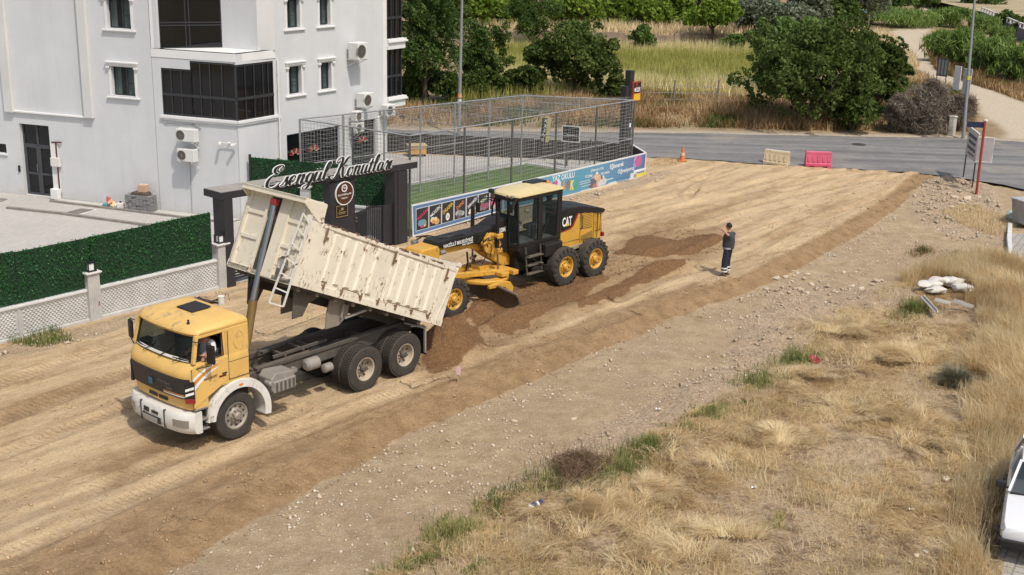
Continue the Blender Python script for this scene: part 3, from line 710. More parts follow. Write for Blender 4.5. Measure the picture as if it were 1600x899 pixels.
    # bumper
    def bump_ring(z, xf, hw, ret=.95):
        p = [(xf-.12*(abs(y)/hw)**2-.16*(abs(y)/hw)**8, y) for y in np.linspace(-hw, hw, 21)]
        inn = [(x-.14, y*.9) for x, y in p]
        return [(ret, -hw, z)]+[(x, y, z) for x, y in p]+[(ret, hw, z)]+[(ret, hw-.06, z)]+[(x, y, z) for x, y in inn[::-1]]+[(ret, -hw+.06, z)]
    m = MB(); m.loft([bump_ring(z, xf, H+.02) for z, xf in ((.46,1.34),(.50,1.40),(.64,1.44),(.88,1.43),(.93,1.39),(.94,1.30))]); bo = m.obj('bumper', M_white, T, smooth=40)
    m = MB(); m.bx(1.31, 1.33+.115, -.34, .30, .56, .70); m.bx(1.3, 1.445, -.28, -.1, .74, .84); m.bx(1.3, 1.448, .0, .22, .76, .82); m.obj('bumper_slot', M_chas2, bo)
    for s in (1, -1): q = MB(); q.bx(1.30, 1.425, s*.40, s*.44, .50, .93); q.obj('bumper_seam', M_chas, bo)
    m = MB(); m.bx(1.448, 1.456, -.32, .20, .57, .67); m.obj('number_plate', mat('plate_dusty', (.35,.33,.30), .6), bo)
    for s in (1, -1):
        m = MB(); p0 = []
        for u in (.62, .7, .78, .86, .93):
            y = s*u*(H+.02); x = 1.44-.12*u*u-.16*u**8
            p0.append((x, y))
        m.loft([[(x+.012, y, .63), (x+.012, y, .79), (x-.04, y, .79), (x-.04, y, .63)] for x, y in p0]); m.obj('headlight', M_lamp, bo, smooth=40)
    # steps
    for z, x0 in ((1.0,.80),(.75,.78),(.53,.76)):
        m = MB()
        m.bx(x0, x0+.30, H-.22, H+.01, z-.03, z-.015); m.bx(x0, x0+.30, H-.01, H+.01, z-.03, z+.01); m.bx(x0, x0+.30, H-.22, H-.2, z-.03, z+.01)
        for i in range(7): m.bx(x0+.01+i*.045, x0+.03+i*.045, H-.22, H+.0, z-.015, z+.005)
        m.obj('step', M_grey, T)
    m = MB(); m.bx(.76, .80, H-.25, H-.05, .5, 1.3); m.bx(1.08, 1.11, H-.25, H-.08, .5, 1.0); m.bx(.78, 1.1, H-.26, H-.23, .5, 1.3); m.obj('step_bracket', M_chas, T)
    # front mudguards
    for s in (1, -1):
        for nm, a0, a1 in (('mudguard', 173, 62), ('mudguard', 58, -12)):
            m = MB(); rr = []
            for a in np.linspace(a0, a1, 14):
                ca, sa = math.cos(rad(180-a)), math.sin(rad(180-a))
                ro, ri = .86, .67
                if a > 150: ro, ri = .86, .67
                cx, cz = -.04, .53
                rr.append([(cx+ri*ca, s*(H-.35), cz+ri*sa), (cx+(ro-.03)*ca, s*(H-.35), cz+(ro-.03)*sa), (cx+ro*ca, s*(H-.03), cz+ro*sa), (cx+ro*ca*.98, s*(H+.035), cz+ro*sa*.98), (cx+ri*ca, s*(H+.045), cz+ri*sa), (cx+ri*ca, s*(H+.02), cz+ri*sa)])
            rr = [r for r in rr if min(p[2] for p in r) > .2]
            m.loft(rr); g = m.obj('mudguard', M_white, T, smooth=40)
            if a0 == 173:
                m = MB(); m.bx(-.12, -.02, s*(H+.01), s*(H+.05), 1.24, 1.29); m.obj('side_marker', M_orange, g)
    m = MB()
    for s in (1, -1): m.lathe([(.66,-.2),(.66,.2)], (-.04, s*(H-.25), .53), 'y', 24)
    # mirrors
    for s in (1, -1):
        m = MB(); bx_, by_ = (.80, H+.22) if s > 0 else (.98, -H-.22)
        m.box((bx_, by_, 2.22), (.07, .2, .42), rotm(0, 0, s*.25)); mo = m.obj('mirror', M_blk, T, bevel=.03)
        m = MB(); m.tube([(1.05, s*(H-.05), 2.5), (bx_, by_, 2.46), (bx_, by_, 1.98), (1.05, s*(H-.02), 1.9)], .013, 6); m.obj('mirror_arm', M_blk, mo, smooth=60)
    # wheels
    wheel(T, 0, .88, .53, .545, .30, 1, .30, rim=M_rimg, dish=.05, lugs=10, drive=False, stud=M_rimg); wheel(T, 0, -.88, .53, .545, .30, -1, .30, rim=M_rimg, dish=.05, lugs=10, drive=False)
    for x in (-3.84, -5.2):
        for s in (1, -1):
            wheel(T, x, s*.89, .55, .555, .29, s, .29, rim=M_rim, dish=.16, lugs=8, blocks=27)
            wheel(T, x, s*.55, .55, .555, .29, s, .29, rim=M_rim, dish=.16, lugs=8, blocks=27)
    # chassis
    m = MB()
    for s in (1, -1):
        m.bx(.9, -6.0, s*.40, s*.47, .86, 1.12); m.bx(-1.0, -6.05, s*.36, s*.51, 1.125, 1.20); m.bx(.9, -6.0, s*.36, s*.40, 1.09, 1.12); m.bx(.9, -6.0, s*.36, s*.40, .86, .88)
    ch = m.obj('chassis_rail', M_chas, T)
    m = MB()
    for x in (.6,-.55,-1.15,-2.2,-3.1,-4.5,-5.9): m.bx(x, x+.09, -.40, .40, .92, 1.09)
    m.bx(-2.9, -2.8, -.4, .4, 1.13, 1.2); each(m, 'crossmember', M_chas, T)
    m = MB(); m.bx(.7, -.9, -.28, .28, .55, 1.0); m.tube([(-.9,0,.85),(-3.8,0,.62)], .07, 10); m.tube([(-3.8,0,.6),(-5.2,0,.6)], .05, 8)
    for x in (-3.84, -5.2): m.tube([(x,-.9,.55),(x,-.2,.55),(x,0,.55),(x,.2,.55),(x,.9,.55)], [.08,.09,.2,.09,.08], 12)
    m.tube([(0,-.8,.5),(0,.8,.5)], .06, 8); m.obj('axle', M_chas2, T, smooth=50)
    m = MB()
    for s in (1,-1):
        for i in range(7): m.bx(-3.95-.06*(7-i), -5.1+.06*(7-i), s*.38+(-.04), s*.38+.04, .62+.03*i, .645+.03*i)
    each(m, 'spring_leaf', M_chas, T)
    m = MB(); # tilted diagonal subframe bars and hoses
    m.beam((-1.7,.2,1.22), (-3.2,.36,1.3), .06, .06); m.beam((-1.7,-.2,1.22), (-3.2,-.36,1.3), .06, .06); m.beam((-2.0,-.25,1.2),(-2.0,.3,1.2), .06, .06); m.beam((-2.5,-.3,1.24),(-2.5,.34,1.24), .06, .06)
    each(m, 'subframe_bar', M_chas, T)
    m = MB(); m.tube([(-.45,.1,1.0),(-.8,.2,1.08),(-1.1,.1,1.02),(-1.5,.15,1.0)], .03, 6); m.tube([(-.45,-.1,1.0),(-.9,-.15,1.1),(-1.2,.0,1.0)], .022, 6); m.tube([(-2.6,.43,1.22),(-3.2,.46,1.26),(-3.9,.44,1.24)], .02, 6); each(m, 'hose', M_blk, T, smooth=60)
    # battery box, air tanks, fuel tank on the far side
    m = MB(); m.prism([(-1.0,.78),(-1.65,.78),(-1.65,1.14),(-1.1,1.2),(-.98,1.08)], .56, 1.02); m.bx(-1.02,-1.66,.98,1.05,.74,1.02); bb = m.obj('battery_box', M_grey, T, bevel=.025)
    m = MB(); 
    for i in range(5): m.bx(-1.08-.12*i, -1.13-.12*i, 1.05, 1.062, .78, .98)
    m.obj('box_rib', M_chas, bb)
    m = MB(); m.lathe([(.001,0),(.05,.0),(.06,.04),(.06,.18),(.04,.2),(.001,.2)], (-.98,.82,.98), 'y', 12); m.lathe([(.001,0),(.06,.0),(.06,.1),(.001,.1)], (-1.72,.86,1.1), 'y', 12); m.obj('filler_cap', M_grey, bb, smooth=40)
    m = MB(); m.tube([(-2.25,.66,.98),(-2.3,.66,.98),(-2.62,.66,.98),(-2.66,.66,.98)], [.09,.15,.15,.09], 14); m.tube([(-2.85,.6,.72),(-2.88,.6,.72),(-3.1,.6,.72)], [.06,.11,.11], 14); each(m, 'air_tank', M_grey, T, smooth=40)
    m = MB(); m.bx(-.9, -2.2, -.98, -.52, .5, 1.02); m.obj('fuel_tank', M_chas, T, bevel=.06)
    m = MB(); m.lathe([(.001,0),(.09,0),(.09,.3),(.05,.33),(.001,.33)], (-.62,-.62,1.15), 'z', 12); m.tube([(-.62,-.62,1.4),(-.7,-.5,1.5),(-.62,-.35,1.35)], .02, 6); m.obj('air_filter', M_white, T, smooth=40)
    # rear mudguard brackets and flap
    for s in (1,-1):
        m = MB(); m.beam((-5.55,s*.62,1.22), (-5.93,s*.98,1.08), .05, .05); m.beam((-5.93,s*.98,1.1),(-5.93,s*.98,.42), .05, .05); m.beam((-5.5,s*.9,1.2),(-5.93,s*.95,1.14), .03, .03); m.obj('flap_bracket', M_grey, T)
        m = MB(); m.bx(-5.98,-5.96,s*.45,s*.98,.35,1.1); m.obj('mud_flap', M_blk, T)
    # hoist
    m = MB(); m.tube([(-.95,0,.95),(-1.36,0,2.62)], .10, 20); m.lathe([(.13,0),(.13,.06)], (0,0,0), 'z', 20) if False else None
    cy = m.obj('hoist_cylinder', M_brass, T, smooth=50)
    m = MB(); m.tube([(-1.36,0,2.62),(-1.73,0,3.75)], .08, 20); m.tube([(-1.73,0,3.75),(-2.05,0,4.72)], .066, 20); m.obj('piston_rod', M_chrome, cy, smooth=50)
    m = MB(); m.bx(-.07,.07,-.09,.09,-.05,.09, Matrix.Translation((-2.06,0,4.76)) @ rotm(0,-.3,0)); m.obj('rod_head', M_red, cy, bevel=.02)
    # ------------------------------------------------ tipping body
    B = bpy.data.objects.new('tipper_body', None); COL.objects.link(B); B.parent = T
    Mx = Matrix(((.914,0,-.406,-1.5),(0,1,0,0),(.406,0,.914,3.2),(0,0,0,1))); B.matrix_local = Mx
    L = 5.34; t = .05
    m = MB(); m.bx(0,-L,-H,H,0,.10)
    for x in np.arange(-.4,-5.2,-.6): m.bx(x,x+.1,-H+.03,H-.03,-.1,0)
    m.obj('floor', mat('floor_dark', (.10,.08,.06), .9, dust=.3), B)
    m = MB()
    for s in (1,-1): m.bx(-.25,-L+.05,s*.36,s*.46,-.3,-.1)
    m.obj('floor_rail', M_chas2, B)
    for s in (1,-1):
        w_ = MB()
        w_.bx(0,-L,s*(H-.06),s*(H-.01),.14,1.46); w_.bx(0,-L,s*(H-.08),s*(H+.035),0,.16)
        w_.bx(-.45,-L,s*(H-.08),s*(H+.03),1.43,1.52); w_.bx(0,-.86,s*(H-.03),s*(H+.012),.16,1.5); w_.bx(-2.98,-3.10,s*(H-.02),s*(H+.02),.16,1.43); w_.bx(-4.85,-L,s*(H-.02),s*(H+.018),.16,1.43)
        wo = w_.obj('side_wall', M_cream, B, bevel=.012)
        if s > 0:
            xs = [-1.0,-1.36,-1.72,-2.06,-2.46]+[-3.24,-3.56,-3.93,-4.27,-4.62]
        else: xs = [-1.0,-1.36,-1.72,-2.06,-2.46]+[-3.24,-3.56,-3.93,-4.27,-4.62]
        for x in xs:
            r_ = MB(); y0 = s*(H-.012); y1 = s*(H+.038)
            z0, z1 = .26, 1.39
            vs = [(x+.10,y0,z0),(x-.10,y0,z0),(x-.10,y0,z1),(x+.10,y0,z1),(x+.065,y1,z0+.03),(x-.065,y1,z0+.03),(x-.065,y1,z1-.03),(x+.065,y1,z1-.03)]
            r_.add(vs, [(4,5,6,7) if s > 0 else (7,6,5,4),(0,4,7,3),(1,2,6,5),(0,1,5,4),(3,7,6,2)]); r_.obj('pressed_rib', M_cream, wo)
        # hooks and lower pipe
        h_ = MB()
        for x in (-.95,-1.55,-2.2,-2.8,-3.45,-4.05,-4.7):
            h_.bx(x,x-.05,s*(H+.0),s*(H+.07),.10,.20); h_.bx(x-.01,x-.04,s*(H+.05),s*(H+.075),.16,.26)
        for x in (-.6,-2.95,-4.95): h_.bx(x,x-.04,s*(H+.02),s*(H+.06),1.12,1.46); h_.bx(x-.04,x-.12,s*(H+.02),s*(H+.05),1.2,1.25)
        h_.tube([(-1.55,s*(H+.055),.14),(-1.6,s*(H+.055),.24),(-2.1,s*(H+.055),.23),(-2.2,s*(H+.055),.15)], .012, 6); h_.tube([(-3.1,s*(H+.055),.15),(-3.15,s*(H+.055),.23),(-4.6,s*(H+.055),.23),(-4.72,s*(H+.055),.1)], .012, 6)
        each(h_, 'hook', mat('rusty_steel', (.16,.09,.055), .8, var=.4, dust=.3), wo)
        c_ = MB()
        for k in range(34):
            x = -.46-random.random()*4.8; c_.bx(x, x-.03-.1*random.random(), s*(H-.04), s*(H+.034), 1.505, 1.535+.03*random.random())
        each(c_, 'rust_scale', mat('rusty_steel', (.16,.09,.055), .8, var=.4, dust=.3), wo)
    # headboard with recessed pressed panels, central slot for the hoist
    m = MB(); m.bx(-.04,-.09,-H+.02,H-.02,.1,1.86)
    m.bx(0,-.06,-H,-H+.14,.0,1.86); m.bx(0,-.06,H-.10,H,.0,1.6); m.bx(.02,-.06,-.36,-.26,0,1.86); m.bx(.02,-.06,.10,.46,0,1.86)
    for z in (.02,.74,1.32): m.bx(0,-.06,-H+.1,-.3,z,z+.09); m.bx(0,-.06,.4,H-.05,z,z+.09)
    m.bx(0,-.06,-H,H,-.02,.10); hb = m.obj('headboard', M_cream2, B, bevel=.01)
    m = MB(); m.bx(-.035,-.05,-.26,.10,.05,1.8); m.obj('hoist_slot', M_chas2, hb)
    m = MB(); m.lathe([(.001,0),(.14,0),(.17,.03),(.17,.05)], (-.0,0,0), 'x', 20); o = m.obj('round_boss', M_grey, hb, loc=(-.02,.72,.4)); 
    m = MB(); m.bx(-.02,.05,.6,.8,.12,.28); m.obj('lamp_bracket', M_chas, hb)
    m = MB()
    m.prism([(.25,1.86),(.25,1.93),(-.40,1.95),(-.44,1.90),(-.06,1.83)], -H-.02, H+.02); m.bx(.25,.22,-H-.02,H+.02,1.80,1.93)
    for s in (1,-1): m.prism([(.24,1.80),(.24,1.9),(-.42,1.92),(-.44,1.52),(-.30,1.50),(-.1,1.6)], s*(H-.02), s*(H+.025))
    cn = m.obj('canopy', M_cream2, B, bevel=.01)
    # ladder
    m = MB()
    p0, p1 = Vector((.20,.86,-.50)), Vector((.06,.96,1.80)); q0, q1 = Vector((.04,1.16,-.50)), Vector((.02,1.18,1.60))
    m.beam(p0,p1,.035,.035,(0,1,0)); m.beam(q0,q1,.035,.035,(0,1,0))
    for k in range(7): t_ = k/6.6; m.beam(p0.lerp(p1,t_), q0.lerp(q1,t_), .03, .03)
    m.obj('ladder', mat('ladder_white', (.66,.64,.58), .5, dust=.2, chips=.1), B)
    # wings hanging below the body
    m = MB(); m.prism([(-.35,-.02),(-1.45,-.02),(-1.2,-.12),(-1.0,-.3),(-.9,-.62),(-.62,-.72),(-.45,-.3)], H-.32, H-.05) if False else m.prism([(-.42,-.0),(-1.5,-.0),(-1.25,-.1),(-1.0,-.28),(-.93,-.62),(-.66,-.74)], H-.30, H-.27); m.bx(-.5,-1.4,H-.5,H-.1,-.06,0); m.obj('wing_plate', mat('dark_plate', (.05,.05,.05), .7, dust=.4), B)
    m = MB(); m.prism([(-.42,-.0),(-1.5,-.0),(-1.25,-.1),(-1.0,-.28),(-.93,-.62),(-.66,-.74)], -H+.27, -H+.30); m.obj('wing_plate', mat('dark_plate', (.05,.05,.05), .7, dust=.4), B)
    for s in (1,-1):
        m = MB(); m.prism([(-1.62,-.02),(-2.25,-.02),(-2.3,-.35),(-2.12,-.62),(-1.75,-.78),(-1.63,-.4)], s*(H-.3), s*(H-.27)); m.obj('wing_plate', mat('wing_dusty', (.20,.18,.15), .8, dust=.5), B)
        m = MB(); m.beam((-2.2,s*(H-.25),-.42),(-2.85,s*(H-.12),-.02),.06,.05); m.beam((-2.0,s*(H-.2),-.1),(-2.05,s*(H-.2),-.42),.04,.04); m.obj('wing_strut', M_grey, B)
    # tailgate swinging open from the top hinges
    m = MB(); g0 = Vector((-L-.02,0,1.6)); ang = rad(11)
    Rm = Matrix.Translation(g0) @ rotm(0, -ang+rad(22)*0, 0)
    m.bx(-.03,.02,-H-.01,H+.03,-1.5,.05,Rm); 
    for y in (-.8,-.4,0,.4,.8): m.bx(-.07,-.03,y-.07,y+.07,-1.4,-.05,Rm)
    for s in (1,-1): m.bx(-.05,.06,s*(H-.02),s*(H+.05),-.02,.08,Rm)
    m.obj('tailgate', M_cream2, B, bevel=.008)
    # load of soil left inside
    m = MB(); NX, NY = 30, 14; vs = []; 
    for i in range(NX+1):
        for j in range(NY+1):
            x = -.1-(L-.15)*i/NX; y = (-H+.07)+(2*H-.14)*j/NY; e = 1-abs(j/NY*2-1)**3
            vs.append((x, y, (1.32 if i < 12 else 1.32-.75*((i-12)/18))+.12*e*(1 if i < 14 else .6)+.14*(float(vnoise(x,y,.35,4))-.5)))
    m.add(vs, [(i*(NY+1)+j, (i+1)*(NY+1)+j, (i+1)*(NY+1)+j+1, i*(NY+1)+j+1)[::-1] for i in range(NX) for j in range(NY)])
    so_ = m.obj('soil_load', mat('moist_soil', (.17,.095,.045), .95, var=.3, scale=8, bump=.8, bscale=25), None, smooth=60)
    so_.matrix_world = Matrix.Translation((ox, oy, 0)) @ Matrix.Rotation(rad(-129.51), 4, 'Z') @ Mx
    tag(so_, 'brown soil load heaped inside the raised cream tipper body', 'soil', kind='stuff')
    return T, (ox, oy)
truck, TRK = build_truck()
# ================================================================== MOTOR GRADER
def build_grader():
    a = rad(-132.71); ox = 1.86350834-math.sin(a)*.1; oy = 38.72591524+math.cos(a)*.1
    G = thing('motor_grader', 'yellow and black motor grader spreading soil behind the dump truck', 'grader', (ox, oy, 0), a)
    Y = mat('grader_yellow', (.62,.33,.035), .45, var=.08, dust=.22, coat=.15, chips=.05, chipcol=(.2,.12,.05))
    YW = mat('grader_pale_roof', (.62,.50,.24), .6, var=.12, dust=.45, dcol=(.5,.42,.28))
    K = mat('grader_black', (.012,.012,.013), .45, var=.2, dust=.05, spec=.3)
    KR = mat('soiled_metal', (.10,.07,.04), .75, var=.4, dust=.5, dcol=(.2,.13,.07))
    W = 1.0
    for x in (.05, 1.50):
        for s in (1,-1): wheel(G, x, s*.88, .6, .63, .36, s, .33, rim=Y, dish=.12, lugs=10, blocks=19, big=True)
    for s in (1,-1): wheel(G, 6.34, s*.88, .57, .60, .32, s, .31, rim=Y, dish=.10, lugs=10, blocks=18, big=True)
    # tandem cases and rear frame
    for s in (1,-1):
        m = MB(); m.prism([(-.25,.42),(1.75,.42),(1.85,.6),(1.75,.78),(-.25,.78),(-.35,.6)], s*.42, s*.66); m.obj('tandem_case', K, G, bevel=.03)
    m = MB(); m.bx(-.9,3.2,-.42,.42,.62,1.1); m.bx(.5,1.2,-.6,.6,.5,.75); m.obj('rear_frame', K, G, bevel=.02)
    # engine hood
    m = MB(); m.loft([[(x, y, z) for x, y in p] for z, p in ((1.05,[(-.72,-.55),(1.3,-.6),(1.3,.6),(-.72,.55)]),(1.9,[(-.80,-.55),(1.3,-.58),(1.3,.58),(-.80,.55)]))])
    m.prism([(-.80,1.9),(1.3,1.9),(1.3,2.22),(.5,2.2),(-.80,1.98)], -.57, .57); hood = m.obj('engine_hood', Y, G, bevel=.02)
    m = MB(); m.prism([(-.86,1.96),(-.80,1.90),(1.36,2.19),(1.36,2.28),(1.0,2.34),(.3,2.28),(-.5,2.12),(-.86,2.02)], -.60, .60)
    m.bx(.75,1.2,-.45,.0,2.3,2.38); m.obj('hood_top', K, G, bevel=.03)
    m = MB(); m.tube([(.95,-.25,2.3),(.95,-.25,2.52)], .09, 14); m.tube([(.95,-.25,2.52),(.95,-.25,2.6)], .12, 14); m.obj('air_intake', K, G, smooth=40)
    m = MB(); m.prism([(1.3,1.6),(1.3,2.19),(.48,2.17),(.78,1.72),(.9,1.66)], .582, .592); dec = m.obj('black_decal', K, hood)
    m = MB(); m.prism([(.48,2.17),(.42,2.16),(.70,1.70),(.83,1.63),(1.3,1.57),(1.3,1.6),(.9,1.66),(.78,1.72)], .583, .594); m.obj('red_edge', M_red, hood)
    text('CAT', .46, .30, .004, M_wlet, hood, face((1.03,.596,1.90), (-1,0,0)), bold=.025)
    m = MB(); m.prism([(1.11,1.75),(.93,1.75),(1.02,1.87)], .597, .603); m.obj('yellow_triangle', mat('logo_yellow', (.75,.45,.02), .5), hood)
    # louvre doors
    m = MB(); 
    m.prism([(.30,1.52),(-.24,1.52),(-.24,2.06),(.30,2.12)], .574, .582); ve = m.obj('vent_panel', mat('vent_mesh', (.26,.16,.03), .7, var=.2), hood)
    for k in range(10): 
        v = MB(); z = 1.55+k*.053; v.bx(.29,-.23,.58,.592,z,z+.016); v.obj('louvre', Y, ve)
    m = MB(); m.prism([(.30,1.30),(-.24,1.40),(-.24,1.16),(.30,1.16)], .582, .592); m.obj('vent_panel', mat('vent_mesh', (.26,.16,.03), .7, var=.2), hood)
    for x0,z0,z1 in ((.33,1.55,2.0),(-.42,1.35,1.98),(-.56,1.35,1.95)):
        m = MB(); m.tube([(x0,.58,z0),(x0,.65,z0+.02),(x0,.65,z1-.02),(x0,.58,z1)], .016, 6); m.obj('grab_handle', K, hood, smooth=60)
    for x in (.36,-.32,-.50):
        m = MB(); m.bx(x,x+.012,.578,.588,1.1,2.05); m.obj('door_gap', KR, hood)
    for z in (1.22,):
        m = MB(); m.bx(1.28,.36,.592,.598,z,z+.012); m.obj('door_gap', KR, hood)
    m = MB(); m.bx(-.84,-.9,-.45,.45,1.1,1.9); m.bx(-.9,-.94,-.52,-.4,1.2,1.7); m.obj('radiator_guard', K, G, bevel=.01)
    m = MB(); m.box((-.88,.5,1.15),(.1,.12,.14)); m.obj('tail_lamp', M_red, G, bevel=.02)
    m = MB(); m.bx(-.3,1.2,.45,.62,.93,1.06); m.obj('foot_plate', mat('grader_walk', (.35,.28,.18), .8, dust=.4), G, bevel=.01)
    # cab
    yn, yf = .62, -.46
    fl_ = [(1.42,yf),(3.0,yf),(3.34,-.2),(3.42,.34),(3.3,yn),(1.42,yn)]      # plan, slightly wider above
    m = MB()
    m.loft([[(x*.0+x, y*.9, .9) for x, y in [(1.7,yf),(2.9,yf),(3.1,-.1),(3.1,.3),(2.9,yn),(1.7,yn)]], [(x, y, 1.36) for x, y in fl_], [(x, y, 1.48) for x, y in fl_]])
    m.obj('cab_base', K, G, bevel=.015)
    cb = MB()
    tp = [(1.40,yf-.01),(3.08,yf-.01),(3.44,-.22),(3.52,.36),(3.40,yn+.02),(1.40,yn+.02)]
    for (x0,y0),(x1,y1) in zip(fl_, tp): cb.beam((x0*.995,y0*.97,1.45),(x1*.995,y1*.97,2.98),.07,.07,(0,1,0))
    cb.beam((2.32,yn-.02,1.45),(2.36,yn,2.98),.2,.06,(0,1,0)); cb.beam((1.5,yn-.01,1.45),(1.46,yn,2.98),.16,.05,(0,1,0)); cb.beam((2.3,yf+.01,1.45),(2.3,yf,2.98),.06,.06,(0,1,0))
    for pl, z in ((fl_,1.50),(tp,2.93)):
        for i in range(6): x0,y0 = pl[i]; x1,y1 = pl[(i+1)%6]; cb.beam((x0*.995,y0*.97,z),(x1*.995,y1*.97,z),.07,.10)
    cb.bx(1.36,1.42,yf,yn,1.4,2.1)
    cbo = cb.obj('cab_frame', K, G, bevel=.012)
    for i in range(6):
        (x0,y0),(x1,y1) = fl_[i], fl_[(i+1)%6]; (u0,w0),(u1,w1) = tp[i], tp[(i+1)%6]
        g = MB(); g.add([(x0,y0*.975,1.52),(x1,y1*.975,1.52),(u1,w1*.975,2.9),(u0,w0*.975,2.9)], [(0,1,2,3)]); g.obj('window', glass('cab_glass', (.02,.03,.03), .36), cbo)
    m = MB(); m.beam((1.5,.60,2.25),(2.25,.62,2.42),.03,.03); m.tube([(2.3,.66,1.6),(2.25,.68,1.75),(2.0,.68,2.2)], .014, 6); m.tube([(2.62,.68,1.75),(2.62,.7,2.35)], .014, 6); m.obj('grab_handle', K, cbo, smooth=50)
    # inside: floor mat, seat, controls
    m = MB(); m.bx(1.5,3.3,-.4,.55,1.47,1.5); m.obj('cab_floor', mat('cab_mat', (.20,.20,.19), .8), G)
    m = MB(); m.bx(1.85,2.3,-.15,.32,1.75,1.9); m.bx(1.72,1.88,-.14,.31,1.85,2.5); m.bx(1.76,1.86,-.02,.2,2.5,2.72); m.bx(1.95,2.2,-.05,.22,1.5,1.75); m.obj('operator_seat', mat('seat_grey', (.13,.15,.15), .9), G, bevel=.04)
    m = MB(); m.beam((3.1,.1,1.5),(2.85,.1,2.05),.12,.16); m.box((2.85,.1,2.1),(.12,.4,.08), rotm(0,-.4,0)); m.tube([(2.5,-.12,1.6),(2.5,-.12,2.05)], .03, 6); m.tube([(2.5,.32,1.6),(2.5,.32,2.0)], .03, 6); m.obj('control_console', mat('console_grey', (.08,.1,.1), .7), G, bevel=.01)
    # roof
    m = MB()
    def rp(k, z, dx=0): return [(x, y, z) for x, y in ((1.40+k,yf-.02+k),(3.12-k,yf-.03+k),(3.44-k,-.25+k*.3),(3.52-k,.38-k*.3),(3.34-k,yn+.05-k),(1.40+k,yn+.05-k))]
    m.loft([rp(.0,2.99), rp(-.03,3.02), rp(-.01,3.07), rp(.12,3.13), rp(.34,3.17)]); rf = m.obj('roof', YW, G, smooth=35)
    m = MB(); m.loft([rp(.04,2.95), rp(.0,3.005)]); m.obj('roof_rim', K, rf)
    m = MB(); m.bx(1.46,2.15,-.36,.1,3.12,3.20); m.obj('roof_hatch', K, rf, bevel=.03)
    for y in (.36,.52): 
        m = MB(); m.tube([(3.46,y,3.03),(3.56,y,3.03)], .045, 12); m.obj('work_lamp', M_lamp, rf, smooth=50)
    m = MB(); m.box((3.5,-.36,3.08),(.14,.14,.12)); m.obj('work_lamp', K, rf, bevel=.02)
    m = MB(); m.lathe([(.05,0),(.05,.08),(.03,.12),(.001,.12)], (1.62,.25,3.13), 'z', 12); m.obj('beacon', M_orange, rf, smooth=40)
    # mirrors
    m = MB(); m.tube([(2.9,-.5,2.68),(3.3,-.62,2.8),(3.82,-.62,2.84),(3.8,-.62,2.5)], .018, 6); m.tube([(2.95,-.5,2.55),(3.35,-.6,2.76)], .014, 6); mo = m.obj('mirror_arm', K, G, smooth=60)
    m = MB(); m.box((3.80,-.62,2.56),(.07,.16,.30)); m.obj('mirror', K, mo, bevel=.03)
    m = MB(); m.beam((3.35,.55,3.05),(3.62,.62,2.72),.03,.12,(0,1,0)); m.box((3.64,.6,2.72),(.06,.14,.26)); m.obj('mirror', K, G, bevel=.02)
    m = MB(); m.tube([(3.32,-.3,3.0),(3.36,-.42,2.6),(3.42,-.42,2.1)], .03, 6); m.obj('wiper', K, G, smooth=60)
    # steps under the door
    m = MB()
    for x in (2.35,3.02): m.beam((x,.66,1.42),(x+.02,.78,.56),.03,.04,(0,1,0))
    for z in (.58,.85,1.12): m.bx(2.36,3.03,.66,.84,z,z+.025)
    m.obj('ladder', mat('ladder_dark', (.05,.05,.05), .6, dust=.4), G)
    m = MB(); m.bx(1.5,2.3,.5,.86,1.0,1.42); m.obj('fuel_tank', K, G, bevel=.05)
    m = MB(); m.tube([(3.1,.7,1.25),(2.5,.9,.85),(1.9,.98,.68)], .018, 6); m.obj('brake_hose', K, G, smooth=60)
    # front frame
    m = MB(); hw = .30
    m.prism([(2.9,1.05),(3.6,1.35),(4.05,1.62),(4.9,1.80),(6.34,1.90),(6.40,1.98),(6.34,2.10),(5.6,2.11),(4.5,2.12),(4.15,2.18),(3.8,2.32),(3.1,2.36)], -hw, hw); bo = m.obj('main_boom', K, G, bevel=.03)
    m = MB(); m.prism([(2.7,.75),(3.5,.85),(4.1,1.2),(4.6,1.55),(5.0,1.66),(6.3,1.66),(6.4,1.9),(4.9,1.8),(4.05,1.62),(3.6,1.35),(2.9,1.05)], -.18, .18); m.obj('boom_web', Y, G, bevel=.02)
    m = MB(); m.prism([(6.3,1.48),(7.15,1.46),(7.25,1.6),(6.98,1.98),(6.35,2.0),(6.28,1.9)], -.34, .34); m.obj('nose_block', Y, G, bevel=.04)
    text('NAZİLLİ BELEDİYESİ', 1.18, .13, .004, M_wlet, bo, face((5.52,hw+.004,1.965), (-1,0,.02)), bold=.02)
    text('FEN İŞLERİ', .44, .07, .004, M_wlet, bo, face((5.14,hw+.004,1.86), (-1,0,.02)), bold=.02)
    text('120M', .34, .15, .004, M_wlet, bo, face((3.72,hw+.004,2.02), (-1,0,.04)), bold=.02)
    m = MB(); m.bx(6.9,7.0,-.55,.55,.4,.7); m.beam((6.34,-.8,.57),(6.34,.8,.57),.18,.22); m.bx(6.2,6.5,-.3,.3,.6,1.5); m.beam((6.5,-.5,.95),(6.5,.5,.95),.08,.1); m.obj('front_axle', Y, G, bevel=.02)
    m = MB(); m.tube([(6.0,-.3,2.05),(6.2,-.5,2.1),(6.35,-.58,2.0)], .025, 6); m.tube([(6.0,.1,2.14),(6.3,-.2,2.2),(6.45,-.5,2.12)], .02, 6); lb = m.obj('lamp_bar', K, G, smooth=60)
    m = MB(); m.tube([(6.32,-.6,1.93),(6.5,-.6,1.93)], .08, 14); m.obj('headlamp', M_lamp, lb, smooth=40)
    m = MB(); m.tube([(6.1,.32,1.78),(6.28,.32,1.78)], .07, 14); m.obj('headlamp', M_lamp, lb, smooth=40)
    m = MB()
